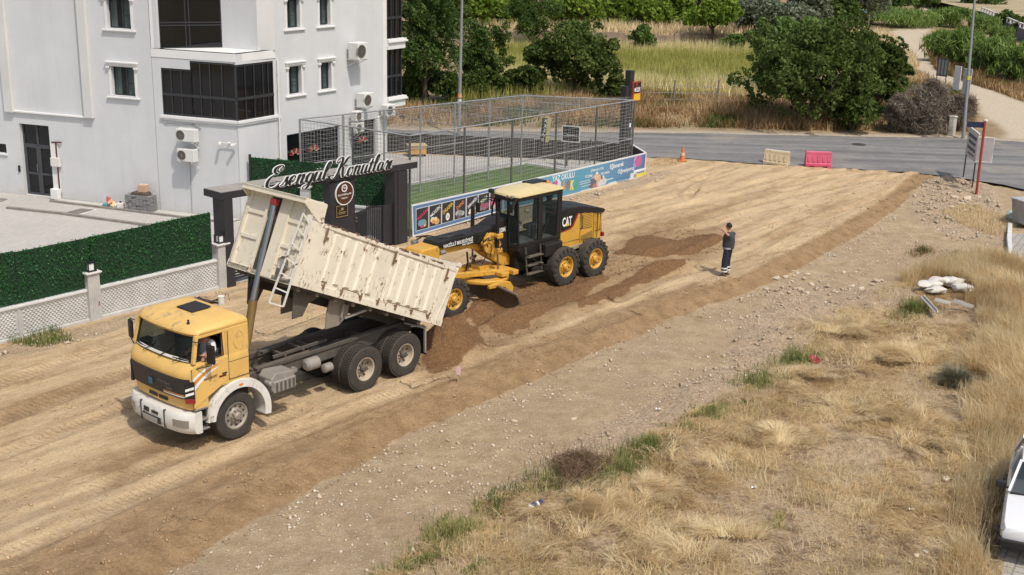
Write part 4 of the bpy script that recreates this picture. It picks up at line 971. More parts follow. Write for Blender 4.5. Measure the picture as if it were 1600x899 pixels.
    for k in range(3): m.tube([(6.0-.1*k,.05*k,2.12),(5.6,.1+.06*k,2.17),(5.2,.12+.05*k,2.13)], .014, 5)
    m.tube([(5.2,.34,1.62),(5.16,.34,1.3),(5.2,.3,1.05)], .03, 6); m.obj('hydraulic_hose', K, G, smooth=60)
    # lift arms, cylinders
    for s in (1,-1):
        m = MB(); m.tube([(4.12,s*.52,1.45),(4.12,s*.52,2.68)], .062, 14); c_ = m.obj('lift_cylinder', K, G, smooth=40)
        m = MB(); m.tube([(4.1,s*.52,1.45),(4.08,s*.55,.80)], .03, 10); m.obj('piston_rod', M_chrome, c_, smooth=50)
        m = MB(); m.prism([(3.85,1.62),(4.2,1.36),(4.55,1.5),(4.62,1.78),(4.35,2.06),(4.02,2.0)], s*.3, s*.46); m.box((4.08,s*.52,1.95),(.26,.2,.16)); m.box((4.1,s*.55,1.52),(.2,.2,.14)); m.obj('saddle_arm', Y, G, bevel=.03)
    m = MB()
    random.seed(3)
    for k in range(16):
        p = Vector((4.2+.5*random.random(), .3+.28*random.random(), 1.45+.6*random.random())); q = p+Vector((random.uniform(-.3,.3), random.uniform(-.06,.1), random.uniform(-.35,.1))); mid = (p+q)/2+Vector((0,.06,.1)); m.tube([p, mid, q], .016, 5)
    each(m, 'hydraulic_hose', K, G, smooth=60)
    m = MB(); m.tube([(4.9,.2,1.35),(4.5,-.1,1.2),(4.0,-.5,1.1)], .05, 10); m.tube([(4.5,-.1,1.2),(3.9,-.62,.9)], .03, 8); m.obj('centre_shift_cylinder', KR, G, smooth=50)
    # drawbar A frame and circle
    m = MB(); m.beam((6.1,0,.95),(3.7,.62,.82),.14,.16); m.beam((6.1,0,.95),(3.7,-.62,.82),.14,.16); m.beam((3.62,-.72,.80),(3.62,.86,.80),.22,.14); m.beam((4.6,-.4,.84),(4.6,.4,.84),.12,.12)
    m.box((4.15,0,.86),(.9,.8,.05)); m.box((4.08,.72,.82),(.3,.3,.12)); m.bx(4.0,4.5,-.2,.2,.86,1.0); m.obj('drawbar', Y, G, bevel=.02)
    m = MB(); m.lathe([(.52,0),(.78,0),(.80,.03),(.80,.09),(.78,.11),(.52,.11),(.52,0)], (4.3,.1,.60), 'z', 40); m.obj('blade_circle', Y, G, smooth=30)
    for y in (.95,-.75):
        m = MB(); m.prism([(4.9,.66),(4.35,.7),(4.0,.62),(3.86,.44),(3.9,.22),(4.02,.18),(4.1,.26),(4.12,.40),(4.25,.5),(4.6,.54),(4.9,.56)], y-.05, y+.05); m.obj('blade_arm', Y, G, bevel=.02)
    # curved blade
    m = MB(); p0, p1 = Vector((3.98,-1.15,0)), Vector((4.72,2.02,0)); d = (p1-p0).normalized(); nn = Vector((d.y, -d.x, 0))
    prof = [(.14,-.08),(.05,.06),(0,.20),(.0,.36),(.05,.50),(.14,.60)]
    rings = []
    for P in (p0, p1): rings.append([tuple(P+nn*u+Vector((0,0,z))) for u, z in prof]+[tuple(P+nn*(u-.06)+Vector((0,0,z))) for u, z in prof[::-1]])
    m.loft(rings); bl = m.obj('mouldboard', KR, G, smooth=50)
    m = MB(); m.beam(p0+nn*.08+Vector((0,0,.60)), p1+nn*.08+Vector((0,0,.60)), .07, .05); m.obj('blade_rail', mat('worn_steel', (.30,.26,.22), .45, metal=.6, var=.3, dust=.3), bl)
    return G
grader = build_grader()
# ================================================================== APARTMENT BUILDING
def wall_mat():
    n = NT('white_render'); c = n.coord('Object'); st = n.coord('Object', (2.2, 2.2, .12)); sx = n.n('SeparateXYZ'); n.l(c, sx.inputs[0])
    col = n.mix(n.ramp(n.noise(.7, 5, .65, c), [(.3, 0.), (.7, 1.)]), (.565,.57,.575), (.625,.63,.635))
    col = n.mix(n.math('MULTIPLY', n.ramp(n.noise(1.5, 6, .75, st), [(.5, 0.), (.72, 1.)]), .28), col, (.47,.46,.44))
    lo = n.math('MULTIPLY_ADD', sx.outputs[2], -1.1, n.math('MULTIPLY_ADD', n.noise(3, 5, .7, c), 1.2, .0)); col = n.mix(n.math('MULTIPLY', n.ramp(lo, [(.1, 0.), (.6, 1.)]), .35), col, (.40,.36,.30))
    n.l(col, n.p.inputs['Base Color']); n.p.inputs['Roughness'].default_value = .93; n.bump(n.math('MULTIPLY_ADD', n.noise(1.2, 3, .6, c), 2., n.noise(40, 5, .7, c)), .18, .012); return n.m
M_wall = wall_mat()
M_wall2 = mat('fluted_render', (.60,.59,.575), .9, var=.05, scale=.6)
M_trim = mat('white_trim', (.72,.71,.69), .8, var=.04, scale=1)
M_frame = mat('dark_frame', (.03,.032,.036), .4, var=.1)
M_anth = mat('anthracite', (.026,.026,.032), .5, var=.12, dust=.05, spec=.35)
M_curtain = mat('curtain_cloth', (.42,.48,.47), .9, var=.2, scale=9)
M_bglass = glass('balcony_glass', (.004,.004,.005), .93, .06)
M_room = mat('room_dark', (.03,.028,.026), .95, var=.3)
LO, LA = (-11.08681663, 44.43812708), 161.877558
RO, RA = (-10.049, 44.0985), 57.0
def frame(o, a): return Matrix.Translation((o[0], o[1], 0)) @ Matrix.Rotation(rad(a), 4, 'Z')
ML = frame(LO, LA); MR = frame(RO, RA)
def L3(x, y, z): return tuple(ML @ Vector((x, y, z)))
def R3(x, y, z): return tuple(MR @ Vector((x, y, z)))
BLD = thing('apartment_building', 'white rendered apartment block with dark glazed balconies behind the green fence', 'apartment building', (LO[0], LO[1], 0))
BI = Matrix.Translation((-LO[0], -LO[1], 0))
TOP = 13.2
def LB(T=ML): m = MB(); m.T = BI @ T; return m
# main walls with openings cut as separate wall bands
def wall_with_holes(m, x0, x1, z0, z1, ya, yb, holes):
    xs = sorted(set([x0, x1]+[h[0] for h in holes]+[h[1] for h in holes])); zs = sorted(set([z0, z1]+[h[2] for h in holes]+[h[3] for h in holes]))
    xs = [x for x in xs if x0 <= x <= x1]; zs = [z for z in zs if z0 <= z <= z1]
    for i in range(len(xs)-1):
        run = None
        for j in range(len(zs)-1):
            cx, cz = (xs[i]+xs[i+1])/2, (zs[j]+zs[j+1])/2
            solid = not any(h[0] < cx < h[1] and h[2] < cz < h[3] for h in holes)
            if solid: run = run if run is not None else zs[j]
            if (not solid or j == len(zs)-2) and run is not None:
                m.bx(xs[i], xs[i+1], ya, yb, run, zs[j+1] if solid else zs[j]); run = None
FL = 2.46
lw = [(3.18,4.16,4.25+FL*k,5.32+FL*k) for k in range(4)]
ldoor = (7.18,8.55,.05,2.86); lsm = (9.25,9.95,1.62,1.99)
m = LB(); wall_with_holes(m, 2.40, 9.05, 0, TOP, -.25, 0, lw+[ldoor]); wall_with_holes(m, 9.05, 14, 0, TOP, -.25, 0, [lsm]); m.obj('wall', M_wall, BLD)
m = LB(); wall_with_holes(m, -1.0, 2.385, 0, 6.06, -.25, .0, [(-1.2,.80,3.68,5.72),(.80,2.03,3.68,5.40)]); m.obj('wall', M_wall, BLD)
# recessed panel is framed by two pilasters and a ledge
m = LB(); m.bx(5.03,5.40,.002,.16,3.33,TOP); m.obj('pilaster', M_wall2, BLD, bevel=.01)
m = LB(); m.bx(8.66,9.05,.002,.16,3.29,TOP); m.obj('pilaster', M_wall2, BLD, bevel=.01)
m = LB(); m.bx(5.40,8.66,.002,.10,3.30,3.37); m.obj('ledge', M_trim, BLD, bevel=.01)
m = LB(); m.bx(2.385,2.40,-.03,-.0,0,TOP); m.obj('movement_joint', mat('joint_dark', (.15,.14,.13), .9), BLD)
def window(T, x0, x1, z0, z1, hood=True, out=1, dep=.14, split=.5, side=1):
    # out = +1 if outward is +y of the frame, -1 otherwise
    o = out
    m = MB(); m.T = BI @ T; yi = -o*dep
    f = .045
    m.bx(x0,x0+f,yi-o*.04,yi,z0,z1); m.bx(x1-f,x1,yi-o*.04,yi,z0,z1); m.bx(x0+f,x1-f,yi-o*.04,yi,z0,z0+f); m.bx(x0+f,x1-f,yi-o*.04,yi,z1-f,z1)
    xm = x0+(x1-x0)*split; m.bx(xm-.03,xm+.03,yi-o*.035,yi+o*.004,z0+f,z1-f); 
    lx0, lx1 = (xm+.03, x1-f) if side > 0 else (x0+f, xm-.03); m.bx(lx0,lx1,yi-o*.03,yi+o*.002,z0+(z1-z0)*.42,z0+(z1-z0)*.42+.025)
    w_ = m.obj('window', M_frame, BLD)
    m = MB(); m.T = BI @ T; m.add([(x0,yi-o*.02,z0),(x1,yi-o*.02,z0),(x1,yi-o*.02,z1),(x0,yi-o*.02,z1)], [(0,1,2,3)]); m.obj('pane', glass('window_glass', (.03,.04,.042), .45, .03), w_)
    m = MB(); m.T = BI @ T; n = 18; a = []; b = []
    for k in range(n+1):
        x = x0+(x1-x0)*(k/n); y = yi-o*(.12+.03*math.sin(k*2.3)); a.append((x,y,z0)); b.append((x,y,z1))
    fs = [(k,k+1,n+2+k,n+1+k) for k in range(n) if not (.32 < (k/n if side > 0 else 1-k/n) < .55)]
    m.add(a+b, fs); m.obj('curtain', M_curtain, w_, smooth=60)
    m = MB(); m.T = BI @ T; m.bx(x0-.25,x1+.25,yi-o*.8,yi-o*.75,z0-.2,z1+.2); m.obj('room_back', M_room, w_)
    m = MB(); m.T = BI @ T; m.bx(x0-.22,x1+.22,o*.003,o*.10,z0-.09,z0-.04); m.bx(x0-.18,x1+.18,o*.003,o*.06,z0-.12,z0-.09); m.obj('sill', M_trim, w_, bevel=.008)
    if hood:
        m = MB(); m.T = BI @ T
        m.bx(x0-.20,x1+.20,o*.003,o*.13,z1+.14,z1+.19); m.bx(x0-.17,x1+.17,o*.003,o*.09,z1+.06,z1+.14); m.bx(x0-.13,x1+.13,o*.003,o*.05,z1+.01,z1+.06)
        for xa in (x0-.18, x1+.04): m.bx(xa,xa+.14,o*.003,o*.10,z1-.06,z1+.01); m.bx(xa+.02,xa+.12,o*.003,o*.07,z1-.11,z1-.06)
        for k in range(14): xx = x0-.15+(x1-x0+.3)*k/14; m.bx(xx,xx+.02,o*.09,o*.105,z1+.075,z1+.13)
        m.obj('hood', M_trim, w_, bevel=.006)
        m = MB(); m.T = BI @ T
        for xa in (x0-.11, x1+.02): m.bx(xa,xa+.09,o*.003,o*.025,z0-.03,z1-.11)
        each(m, 'surround', M_trim, w_)
    return w_
for k in range(4): window(ML, lw[k][0], lw[k][1], lw[k][2], lw[k][3], out=1, split=.42, side=-1)
# entrance door
m = LB(); x0,x1,z0,z1 = ldoor; y = -.16
for a,b,c,d in ((x0,x0+.07,z0,z1),(x1-.07,x1,z0,z1),(x0+.07,x1-.07,z1-.07,z1),(x0+.07,x1-.07,1.98,2.06),(x0+.07,x1-.07,z0,z0+.08),(7.83,7.91,z0+.08,z1-.07)): m.bx(a,b,y-.05,y,c,d)
for a,b in ((x0+.07,7.83),(7.91,x1-.07)): m.bx(a,a+.06,y-.045,y+.01,z0+.08,1.98); m.bx(b-.06,b,y-.045,y+.01,z0+.08,1.98); m.bx(a+.06,b-.06,y-.045,y+.01,.86,.94); m.bx(a+.06,b-.06,y-.045,y+.01,1.92,1.98)
dr = m.obj('door', mat('door_steel', (.055,.06,.068), .45), BLD, bevel=.004)
m = LB(); m.bx(x0,x1,y-.04,y-.03,z0,z1); m.obj('pane', glass('door_glass', (.008,.008,.01), .85, .05), dr)
m = LB(); m.bx(7.94,7.97,y+.01,y+.05,1.0,1.3); m.obj('handle', M_chrome, dr)
m = LB(); m.bx(x0-.1,x1+.1,-1.2,-1.1,0,3); m.obj('room_back', M_room, dr)
m = LB(); m.bx(8.66,8.74,.003,.05,.95,1.2); m.obj('entry_panel', M_blk, BLD, bevel=.005)
m = LB(); m.bx(9.25,9.95,-.16,-.12,1.62,1.99); m.obj('window', M_bglass, BLD)
m = LB(); m.bx(9.2,10.0,.003,.06,1.55,1.61); m.obj('sill', M_trim, BLD)
# ---- balcony glazing, first floor, wraps round the corner
def glazing(T, segs, z0, z1, o, rail=(4.40,4.50), dep=.05, parent=BLD, zt=None):
    m = MB(); m.T = BI @ T; yo = o*-.02; xs = [s for s in segs]
    xa, xb = min(xs), max(xs)
    m.bx(xa,xb,yo-o*dep,yo,z0,z0+.05); m.bx(xa,xb,yo-o*dep,yo+o*.03,rail[0],rail[1]); m.bx(xa,xb,yo-o*dep,yo,z1-.05,z1)
    for x in xs: m.bx(x-.02,x+.02,yo-o*dep,yo+o*.008,z0+.05,z1-.05)
    g = m.obj('balcony_glazing', M_frame, parent)
    for i in range(len(xs)-1):
        a, b = sorted((xs[i], xs[i+1])); m = MB(); m.T = BI @ T
        m.add([(a,yo-o*.025,z0),(b,yo-o*.025,z0),(b,yo-o*.025,z1),(a,yo-o*.025,z1)], [(0,1,2,3)]); m.obj('pane', M_bglass, g)
    return g
glazing(ML, [.80,1.2,1.62,2.0], 3.70, 5.38, 1); glazing(ML, [-1.03,-.50,0,.40,.80], 3.70, 5.70, 1)
glazing(MR, [.02,.45,.9,1.35,1.62,1.88], 3.66, 5.66, -1)
m = LB(); m.bx(-.9,2.0,-1.9,-1.8,3.6,6.0); m.bx(-.9,2.0,-1.8,-.3,3.5,3.6); m.obj('room_back', M_room, BLD)
m = LB(); m.prism([(2.10,.002),(2.10,.10),(-1.13,.10),(-1.05,.002)], 3.58, 3.68, 'z'); m.prism([(2.08,.002),(2.08,.06),(-1.10,.06),(-1.05,.002)], 3.50, 3.578, 'z'); m.obj('ledge', M_trim, BLD, bevel=.006)
m = LB(MR); m.bx(-.05,2.0,-.10,-.002,3.58,3.68); m.bx(-.03,1.98,-.06,-.002,3.50,3.578); m.obj('ledge', M_trim, BLD, bevel=.006)
# ---- right hand wall of the block
rA = [(2.68,3.36,4.34+FL*k,5.38+FL*k) for k in range(4)]; rB = [(4.46,5.06,4.34+FL*k,5.38+FL*k) for k in range(4)]
shops = [(2.47,5.50,.0,2.84),(6.22,7.74,.0,2.84)]
m = LB(MR); wall_with_holes(m, 0, 1.98, 0, 3.66, 0, .25, []); wall_with_holes(m, 0, 1.98, 5.68, 6.06, 0, .25, []); m.bx(1.88,1.98,0,.25,3.66,5.68)
m.obj('wall', M_wall, BLD)
m = LB(MR); wall_with_holes(m, 1.98, 8.20, 0, TOP, -.02, .25, rA+rB+shops); m.obj('wall', M_wall, BLD)
for a in rA+rB: window(MR, *a, out=-1, split=.45, side=1)
m = LB(MR); m.bx(8.20,8.45,-.06,.3,2.9,TOP); m.obj('pilaster', M_trim, BLD, bevel=.01)
m = LB(MR); m.bx(7.76,8.40,-.10,.3,0,2.9); m.obj('pier', M_trim, BLD, bevel=.01)
for x0,x1,z0,z1 in shops:
    m = LB(MR); xs = np.linspace(x0, x1, 4 if x1-x0 > 2 else 3)
    for x in xs: m.bx(x-.03,x+.03,.10,.15,0,z1)
    m.bx(x0,x1,.10,.15,2.1,2.18); m.bx(x0,x1,.10,.15,z1-.06,z1); m.bx(x0,x1,.10,.15,0,.1); g = m.obj('shopfront', M_frame, BLD)
    for i in range(len(xs)-1):
        m = LB(MR); m.add([(xs[i],.13,0),(xs[i+1],.13,0),(xs[i+1],.13,z1),(xs[i],.13,z1)], [(0,1,2,3)]); m.obj('pane', M_bglass, g)
    m = LB(MR); m.bx(x0,x1,1.2,1.25,0,3); m.obj('room_back', M_room, g)
    # coloured fan shaped stickers
    for cx in ([x0+.55, x0+1.6] if x1-x0 > 2 else [x0+.8]):
        for k in range(9):
            a = math.pi*(.1+.8*k/8); m = LB(MR); c0 = (cx, 1.95 if x1-x0 > 2 else 1.9)
            p = (c0[0]+.12*math.cos(a), c0[1]+.10*math.sin(a)); q = (c0[0]+.34*math.cos(a), c0[1]+.30*math.sin(a))
            m.beam((p[0],.095,p[1]), (q[0],.095,q[1]), .012, .03, (1,0,0)); m.obj('sticker', mat('sticker_red' if k % 3 else 'sticker_pale', (.45,.05,.03) if k % 3 else (.5,.45,.35), .6), g)
    m = LB(MR); m.bx(x0+1.3,x0+2.2,.088,.096,.35,.62); m.obj('poster', mat('poster_yellow', (.65,.5,.04), .6), g) if x1-x0 > 2 else None
    if x1-x0 > 2: m = LB(MR); m.bx(x0+1.25,x0+2.0,.086,.096,.72,.9); m.obj('poster', mat('poster_red', (.45,.05,.03), .6), g)
# far end balconies (glazed, white ledges) that overhang the open ground floor
for k in range(4):
    z = 3.25+FL*k if k else 3.25; 
    zb = (3.20, 3.62) if k == 0 else (3.62+(FL-.12)*k-.42+.05*k, 3.62+(FL-.12)*k+.05*k)
    m = LB(MR); m.bx(8.45,9.60,-.12,.4,zb[0],zb[1]-.14); m.bx(8.45,9.68,-.2,.4,zb[1]-.14,zb[1]-.07); m.bx(8.45,9.64,-.16,.4,zb[1]-.07,zb[1]); m.obj('balcony_ledge', M_trim, BLD, bevel=.006)
    zt = (zb[1]+FL-.07-.42) if True else 0
    m = LB(MR); m.bx(8.46,9.5,.05,.1,zb[1],zt); m.obj('pane', M_bglass, BLD)
    m = LB(MR)
    for x in (8.47,8.8,9.14,9.48): m.bx(x-.02,x+.02,.0,.06,zb[1],zt)
    m.bx(8.46,9.5,-.01,.06,zb[1]+.8,zb[1]+.9); m.obj('balcony_glazing', M_frame, BLD)
# body of the block behind
m = LB(MR); m.prism([(8.44,.45),(9.62,.45),(9.62,13),(-1.6,13),(.5,4.2),(2.6,3.2),(8.1,1.4)], 3.2, TOP-.1, 'z'); m.obj('core', M_wall, BLD)
m = LB(MR); m.prism([(2.2,1.4),(8.2,1.4),(8.2,13),(-1.6,13),(1.2,2.2)], 0, 3.19, 'z'); m.obj('core', M_wall, BLD)
# second floor: slab on top of the bay, recessed glazing, white return wall and pilaster
zs = 6.06
A, Bp, Cc, D, E_ = pt2(251,76,zs), pt2(347,74.5,zs), pt2(403,79,zs), pt2(430,79,zs), pt2(374.6,84.6,zs)
a0 = pt2(247,76.6,zs)
def wp(m, p, q, z0, z1, th=.2):
    p = Vector((*p, 0)); q = Vector((*q, 0)); d = (q-p).normalized(); n = Vector((-d.y, d.x, 0))
    if n.y < 0: n = -n
    m.T = BI; vs = [p, q, q+n*th, p+n*th]; m.prism([(v.x, v.y) for v in vs], z0, z1, 'z')
m = MB(); m.T = BI
R2s = R3(2.0, 0, 0); c_near = L3(-1.08, .02, 0); cL = L3(2.40, .02, 0)
m.prism([(cL[0],cL[1]),(c_near[0],c_near[1]),R3(1.98,-.03,0)[:2],R3(2.3,1.5,0)[:2],L3(2.3,-1.8,0)[:2]], 5.77, 6.06, 'z'); m.obj('slab', M_trim, BLD, bevel=.01)
for k in range(3):
    z0 = 6.065+FL*k if k == 0 else 6.065+FL*k; z1 = z0+FL-.03
    m = MB(); wp(m, Bp, Cc, z0, z1); m.obj('wall', M_wall, BLD)
    m = MB(); wp(m, Cc, D, z0, z1, .4); m.obj('pilaster', M_wall2, BLD)
    m = MB(); wp(m, a0, L3(2.03,0,0)[:2] if False else A, z0, z1, .3); wp(m, L3(2.40,.0,0)[:2], A, z0, z1, .3); m.obj('wall', M_wall, BLD)
    g = MB(); g.T = BI; P = Vector((*A, 0)); Q = Vector((*Bp, 0)); dd = Q-P
    for t in (0,.42,.48,.999): pp = P+dd*t; g.bx(pp.x-.02, pp.x+.02, pp.y-.02, pp.y+.04, z0, z1-.35)
    for zz in (z0, z0+.80, z0+.90, z1-.40): g.beam(P+Vector((0,0,zz+.02)), Q+Vector((0,0,zz+.02)), .05, .04)
    go = g.obj('balcony_glazing', M_frame, BLD)
    for t0, t1 in ((0,.45),(.45,1)):
        g = MB(); g.T = BI; p = P+dd*t0; q = P+dd*t1; g.add([(p.x,p.y+.02,z0),(q.x,q.y+.02,z0),(q.x,q.y+.02,z1-.35),(p.x,p.y+.02,z1-.35)], [(0,1,2,3)]); g.obj('pane', M_bglass, go)
    m = MB(); wp(m, A, Bp, z1-.36, z1); m.obj('wall', M_wall, BLD)
    m = MB(); m.T = BI; 
    m.prism([(A[0]+.1,A[1]+1.6),(Bp[0]-.1,Bp[1]+.9),(Bp[0],Bp[1]+1.0),(A[0],A[1]+1.8)], z0, z1, 'z'); m.obj('room_back', M_room, BLD)
# drain pipe and cables
m = LB(MR); m.tube([(2.03,-.09,0),(2.03,-.09,5.72)], .035, 8); m.bx(1.97,2.15,-.1,-.02,3.55,3.59)
for z in (1,2,3,4.6,5.2): m.lathe([(.048,0),(.048,.05)], (2.03,-.09,z), 'z', 8)
m.obj('drain_pipe', M_trim, BLD, smooth=50)
m = LB(); m.tube([(.98,.03,2.1),(.99,.03,.1)], .012, 5); m.tube([(2.0,.03,3.75),(2.06,.04,3.5),(1.9,.04,3.38),(1.2,.03,3.40),(.7,.03,3.42),(.45,.03,3.3)], .016, 5); m.obj('cable', mat('cable_grey', (.35,.34,.33), .7), BLD, smooth=60)

# ---- air conditioners: things hung on the walls
def ac_unit(T, x, z, out, wdt, hgt, label, dep=.30, fan=.3):
    o = thing('air_conditioner', label, 'air conditioner', group='outdoor units on the apartment walls'); o.matrix_world = T @ Matrix.Translation((x, out*.18, z))
    s = out
    m = MB(); m.bx(-wdt/2, wdt/2, -s*.0, s*dep, 0, hgt); c = m.obj('casing', mat('ac_white', (.66,.655,.63), .6, var=.04, dust=.06), o, bevel=.02)
    m = MB(); ang = np.linspace(0, 2*math.pi, 24, endpoint=False); r = hgt*.40; fx = -wdt/2+wdt*fan*1.15
    m.lathe([(r,s*(dep-.05)),(r,s*(dep+.012)),(r*.94,s*(dep+.018)),(r*.9,s*(dep+.004))], (fx,0,hgt/2), 'y', 28)
    for k in range(1,5): m.lathe([(r*k/5,s*(dep+.008)),(r*k/5+.006,s*(dep+.008))], (fx,0,hgt/2), 'y', 24)
    for a in ang[::3]: m.beam((fx,s*(dep+.008),hgt/2), (fx+r*math.cos(a),s*(dep+.008),hgt/2+r*math.sin(a)), .006, .006, (0,1,0))
    m.obj('grille', M_grey, o, smooth=30)
    m = MB(); m.lathe([(r*.92,s*(dep+.003)),(.001,s*(dep+.003))], (fx,0,hgt/2), 'y', 24); m.obj('fan_opening', M_chas2, o)
    m = MB(); 
    for xx in (-wdt*.35, wdt*.35): m.bx(xx-.015,xx+.015,-s*.17,s*dep,-.04,-.005); m.beam((xx,-s*.16,-.3),(xx,s*dep*.8,-.03),.02,.02)
    m.obj('bracket', M_trim, o)
    return o
ac_unit(ML, .83, 2.84, 1, .78, .46, 'upper white outdoor unit under the corner balcony, pipe looped over it', fan=.66)
ac_unit(ML, .87, 2.10, 1, .72, .46, 'lower white outdoor unit under the corner balcony, with a dark fan', fan=.62)
ac_unit(MR, 6.2, 5.42, -1, .62, .66, 'large outdoor unit beside the upper right windows, grey louvred end', dep=.5)
ac_unit(MR, 6.65, 3.50, -1, .62, .55, 'outdoor unit low on the right wall above the dark shopfront', dep=.42)
ac_unit(MR, 6.22, 2.98, -1, .50, .38, 'upper of the two small units stacked on the shopfront pier', dep=.3)
ac_unit(MR, 6.22, 2.52, -1, .50, .38, 'lower of the two small units stacked on the shopfront pier', dep=.3)
ac_unit(MR, 8.15, 2.95, -1, .56, .46, 'outdoor unit at the far corner pier of the apartment block', dep=.34)
# camera pair
o = thing('security_camera', 'pair of small white security cameras on a bracket below the corner balcony', 'security camera'); o.matrix_world = ML @ Matrix.Translation((-.72, .0, 2.86))
m = MB(); m.bx(-.3,.3,.1,.13,-.015,.015); m.bx(-.02,.02,0,.12,-.02,.02); m.obj('bracket', M_trim, o)
for s in (-1,1): m = MB(); m.box((s*.28,.22,-.03),(.09,.24,.09), rotm(-.25,0,s*.5)); m.obj('camera_body', M_white, o, bevel=.015)
# gas box and red pipe beside the door
o = thing('gas_riser', 'dark red gas pipe beside the entrance door, white boxes on it', 'gas pipe'); o.matrix_world = ML @ Matrix.Translation((6.85, 0, 0))
m = MB(); m.tube([(0,.07,.2),(0,.07,2.28)], .03, 8); m.tube([(.2,.06,2.25),(-.25,.06,2.28)], .03, 8); m.obj('pipe', mat('pipe_dark_red', (.10,.03,.03), .5), o, smooth=50)
m = MB(); m.bx(-.16,.22,.05,.2,1.34,1.68); m.obj('meter_box', M_white, o, bevel=.01)
m = MB(); m.bx(-.02,.28,.003,.06,.3,2.2); m.obj('riser_board', M_trim, o)
m = MB(); m.bx(-.04,.30,.06,.26,.05,.46); m.obj('lower_box', M_trim, o, bevel=.02)
for i_, (z, s_) in enumerate(((1.61,'GAZ'),(1.54,'1'),(1.46,'VANA'))): pass
# ================================================================== FENCE, GATE, BANNERS, BALL CAGE
def hit(px, py, M, axis=1, val=0.0):
    # photo pixel -> point on a plane of the frame M (axis 1 = the frame's y)
    Mi = M.inverted(); o = Mi @ Vector((0, 0, CH)); d = (_fw + _rt2*((px-800)/CF) - _up2*((py-449.5)/CF)); d = Mi.to_3x3() @ d
    return o + d*((val-o[axis])/d[axis])
MF = frame(FO, 50); MG = frame((-8.53973843, 35.7538342), 50.24); MS = frame((-3.57105915, 42.38760449), 51.774)
def at_frame(o, M, x=0, y=0, z=0, r=0):
    o.matrix_world = M @ Matrix.Translation((x, y, z)) @ Matrix.Rotation(r, 4, 'Z'); return o
M_conc = mat('precast_concrete', (.50,.49,.47), .9, var=.14, scale=2.2, dust=.25, dcol=(.30,.25,.19), bump=.3, bscale=40)
M_cope = mat('coping_white', (.62,.615,.60), .85, var=.08, dust=.15)
M_leaf_art = leafmat('hedge_leaf', (.014,.07,.024), (.036,.15,.045), (.11,.29,.10), .25, .5)
def hedge_panel(M, x0, x1, z0, z1, parent, y=0.0, dens=520, name='hedge_panel'):
    o = MB(); o.bx(x0, x1, y+.0, y+.02, z0, z1); b = o.obj(name, mat('hedge_backing', (.009,.034,.013), .9), parent)
    n = int((x1-x0)*(z1-z0)*dens); X = RS.uniform(x0, x1, n); Z = z0+(z1-z0)*RS.uniform(0, 1.015, n); Z[:int(n*.05)] = z1+RS.uniform(-.03, .05, int(n*.05))
    Yv = y-RS.uniform(.0, .07, n); sz = RS.uniform(.018, .042, n)
    c = np.stack([X, Yv, Z], 1); d = RS.normal(size=(n, 3)); d[:, 1] *= .45; d /= np.linalg.norm(d, axis=1)[:, None]
    e = np.cross(d, RS.normal(size=(n, 3))); e /= np.linalg.norm(e, axis=1)[:, None]
    d *= sz[:, None]; e *= sz[:, None]*.42
    V = np.stack([c-d, c+e, c+d, c-e], 1).reshape(-1, 3); F = np.arange(4*n).reshape(-1, 4)
    tint = np.clip(.25+.5*fbm(X*1., Z*1., .35, 3, 7)+RS.normal(0, .22, n)-.1, 0, 1)
    l = fast('leaves', V, F, M_leaf_art, {'tint': np.repeat(tint, 4)}, b); tag(l, kind='stuff'); return b
FEN = thing('panel_fence', 'lattice concrete fence topped with dark green artificial hedge panels beside the sandy road', 'fence'); at_frame(FEN, MF)
pil_x = [-8.66, -4.34, 0.0, 4.33]
def lantern(M, x, y, z, lab):
    o = thing('lantern', lab, 'lantern', group='lanterns on the fence and gate pillars'); at_frame(o, M, x, y, z)
    m = MB(); m.bx(-.13,.13,-.13,.13,0,.03); m.bx(-.11,.11,-.11,.11,.25,.28)
    for a in (-1,1):
        for b in (-1,1): m.bx(a*.10,a*.125,b*.10,b*.125,.03,.25)
    m.obj('frame', M_blk, o, bevel=.004); m = MB(); m.bx(-.075,.075,-.075,.075,.03,.22); m.obj('shade', mat('opal_glass', (.8,.8,.8), .3), o, bevel=.01); return o
for i, x in enumerate(pil_x):
    m = MB(); m.bx(x-.18,x+.18,-.12,.2,-.1,1.36); 
    for k in range(5): m.bx(x-.15+k*.066,x-.12+k*.066,-.135,-.12,.08,1.30)
    p = m.obj('pillar', M_conc, FEN, bevel=.012)
    m = MB(); m.bx(x-.24,x+.24,-.18,.26,1.365,1.41); m.bx(x-.21,x+.21,-.15,.23,1.33,1.364); m.obj('cap', M_cope, p, bevel=.015)
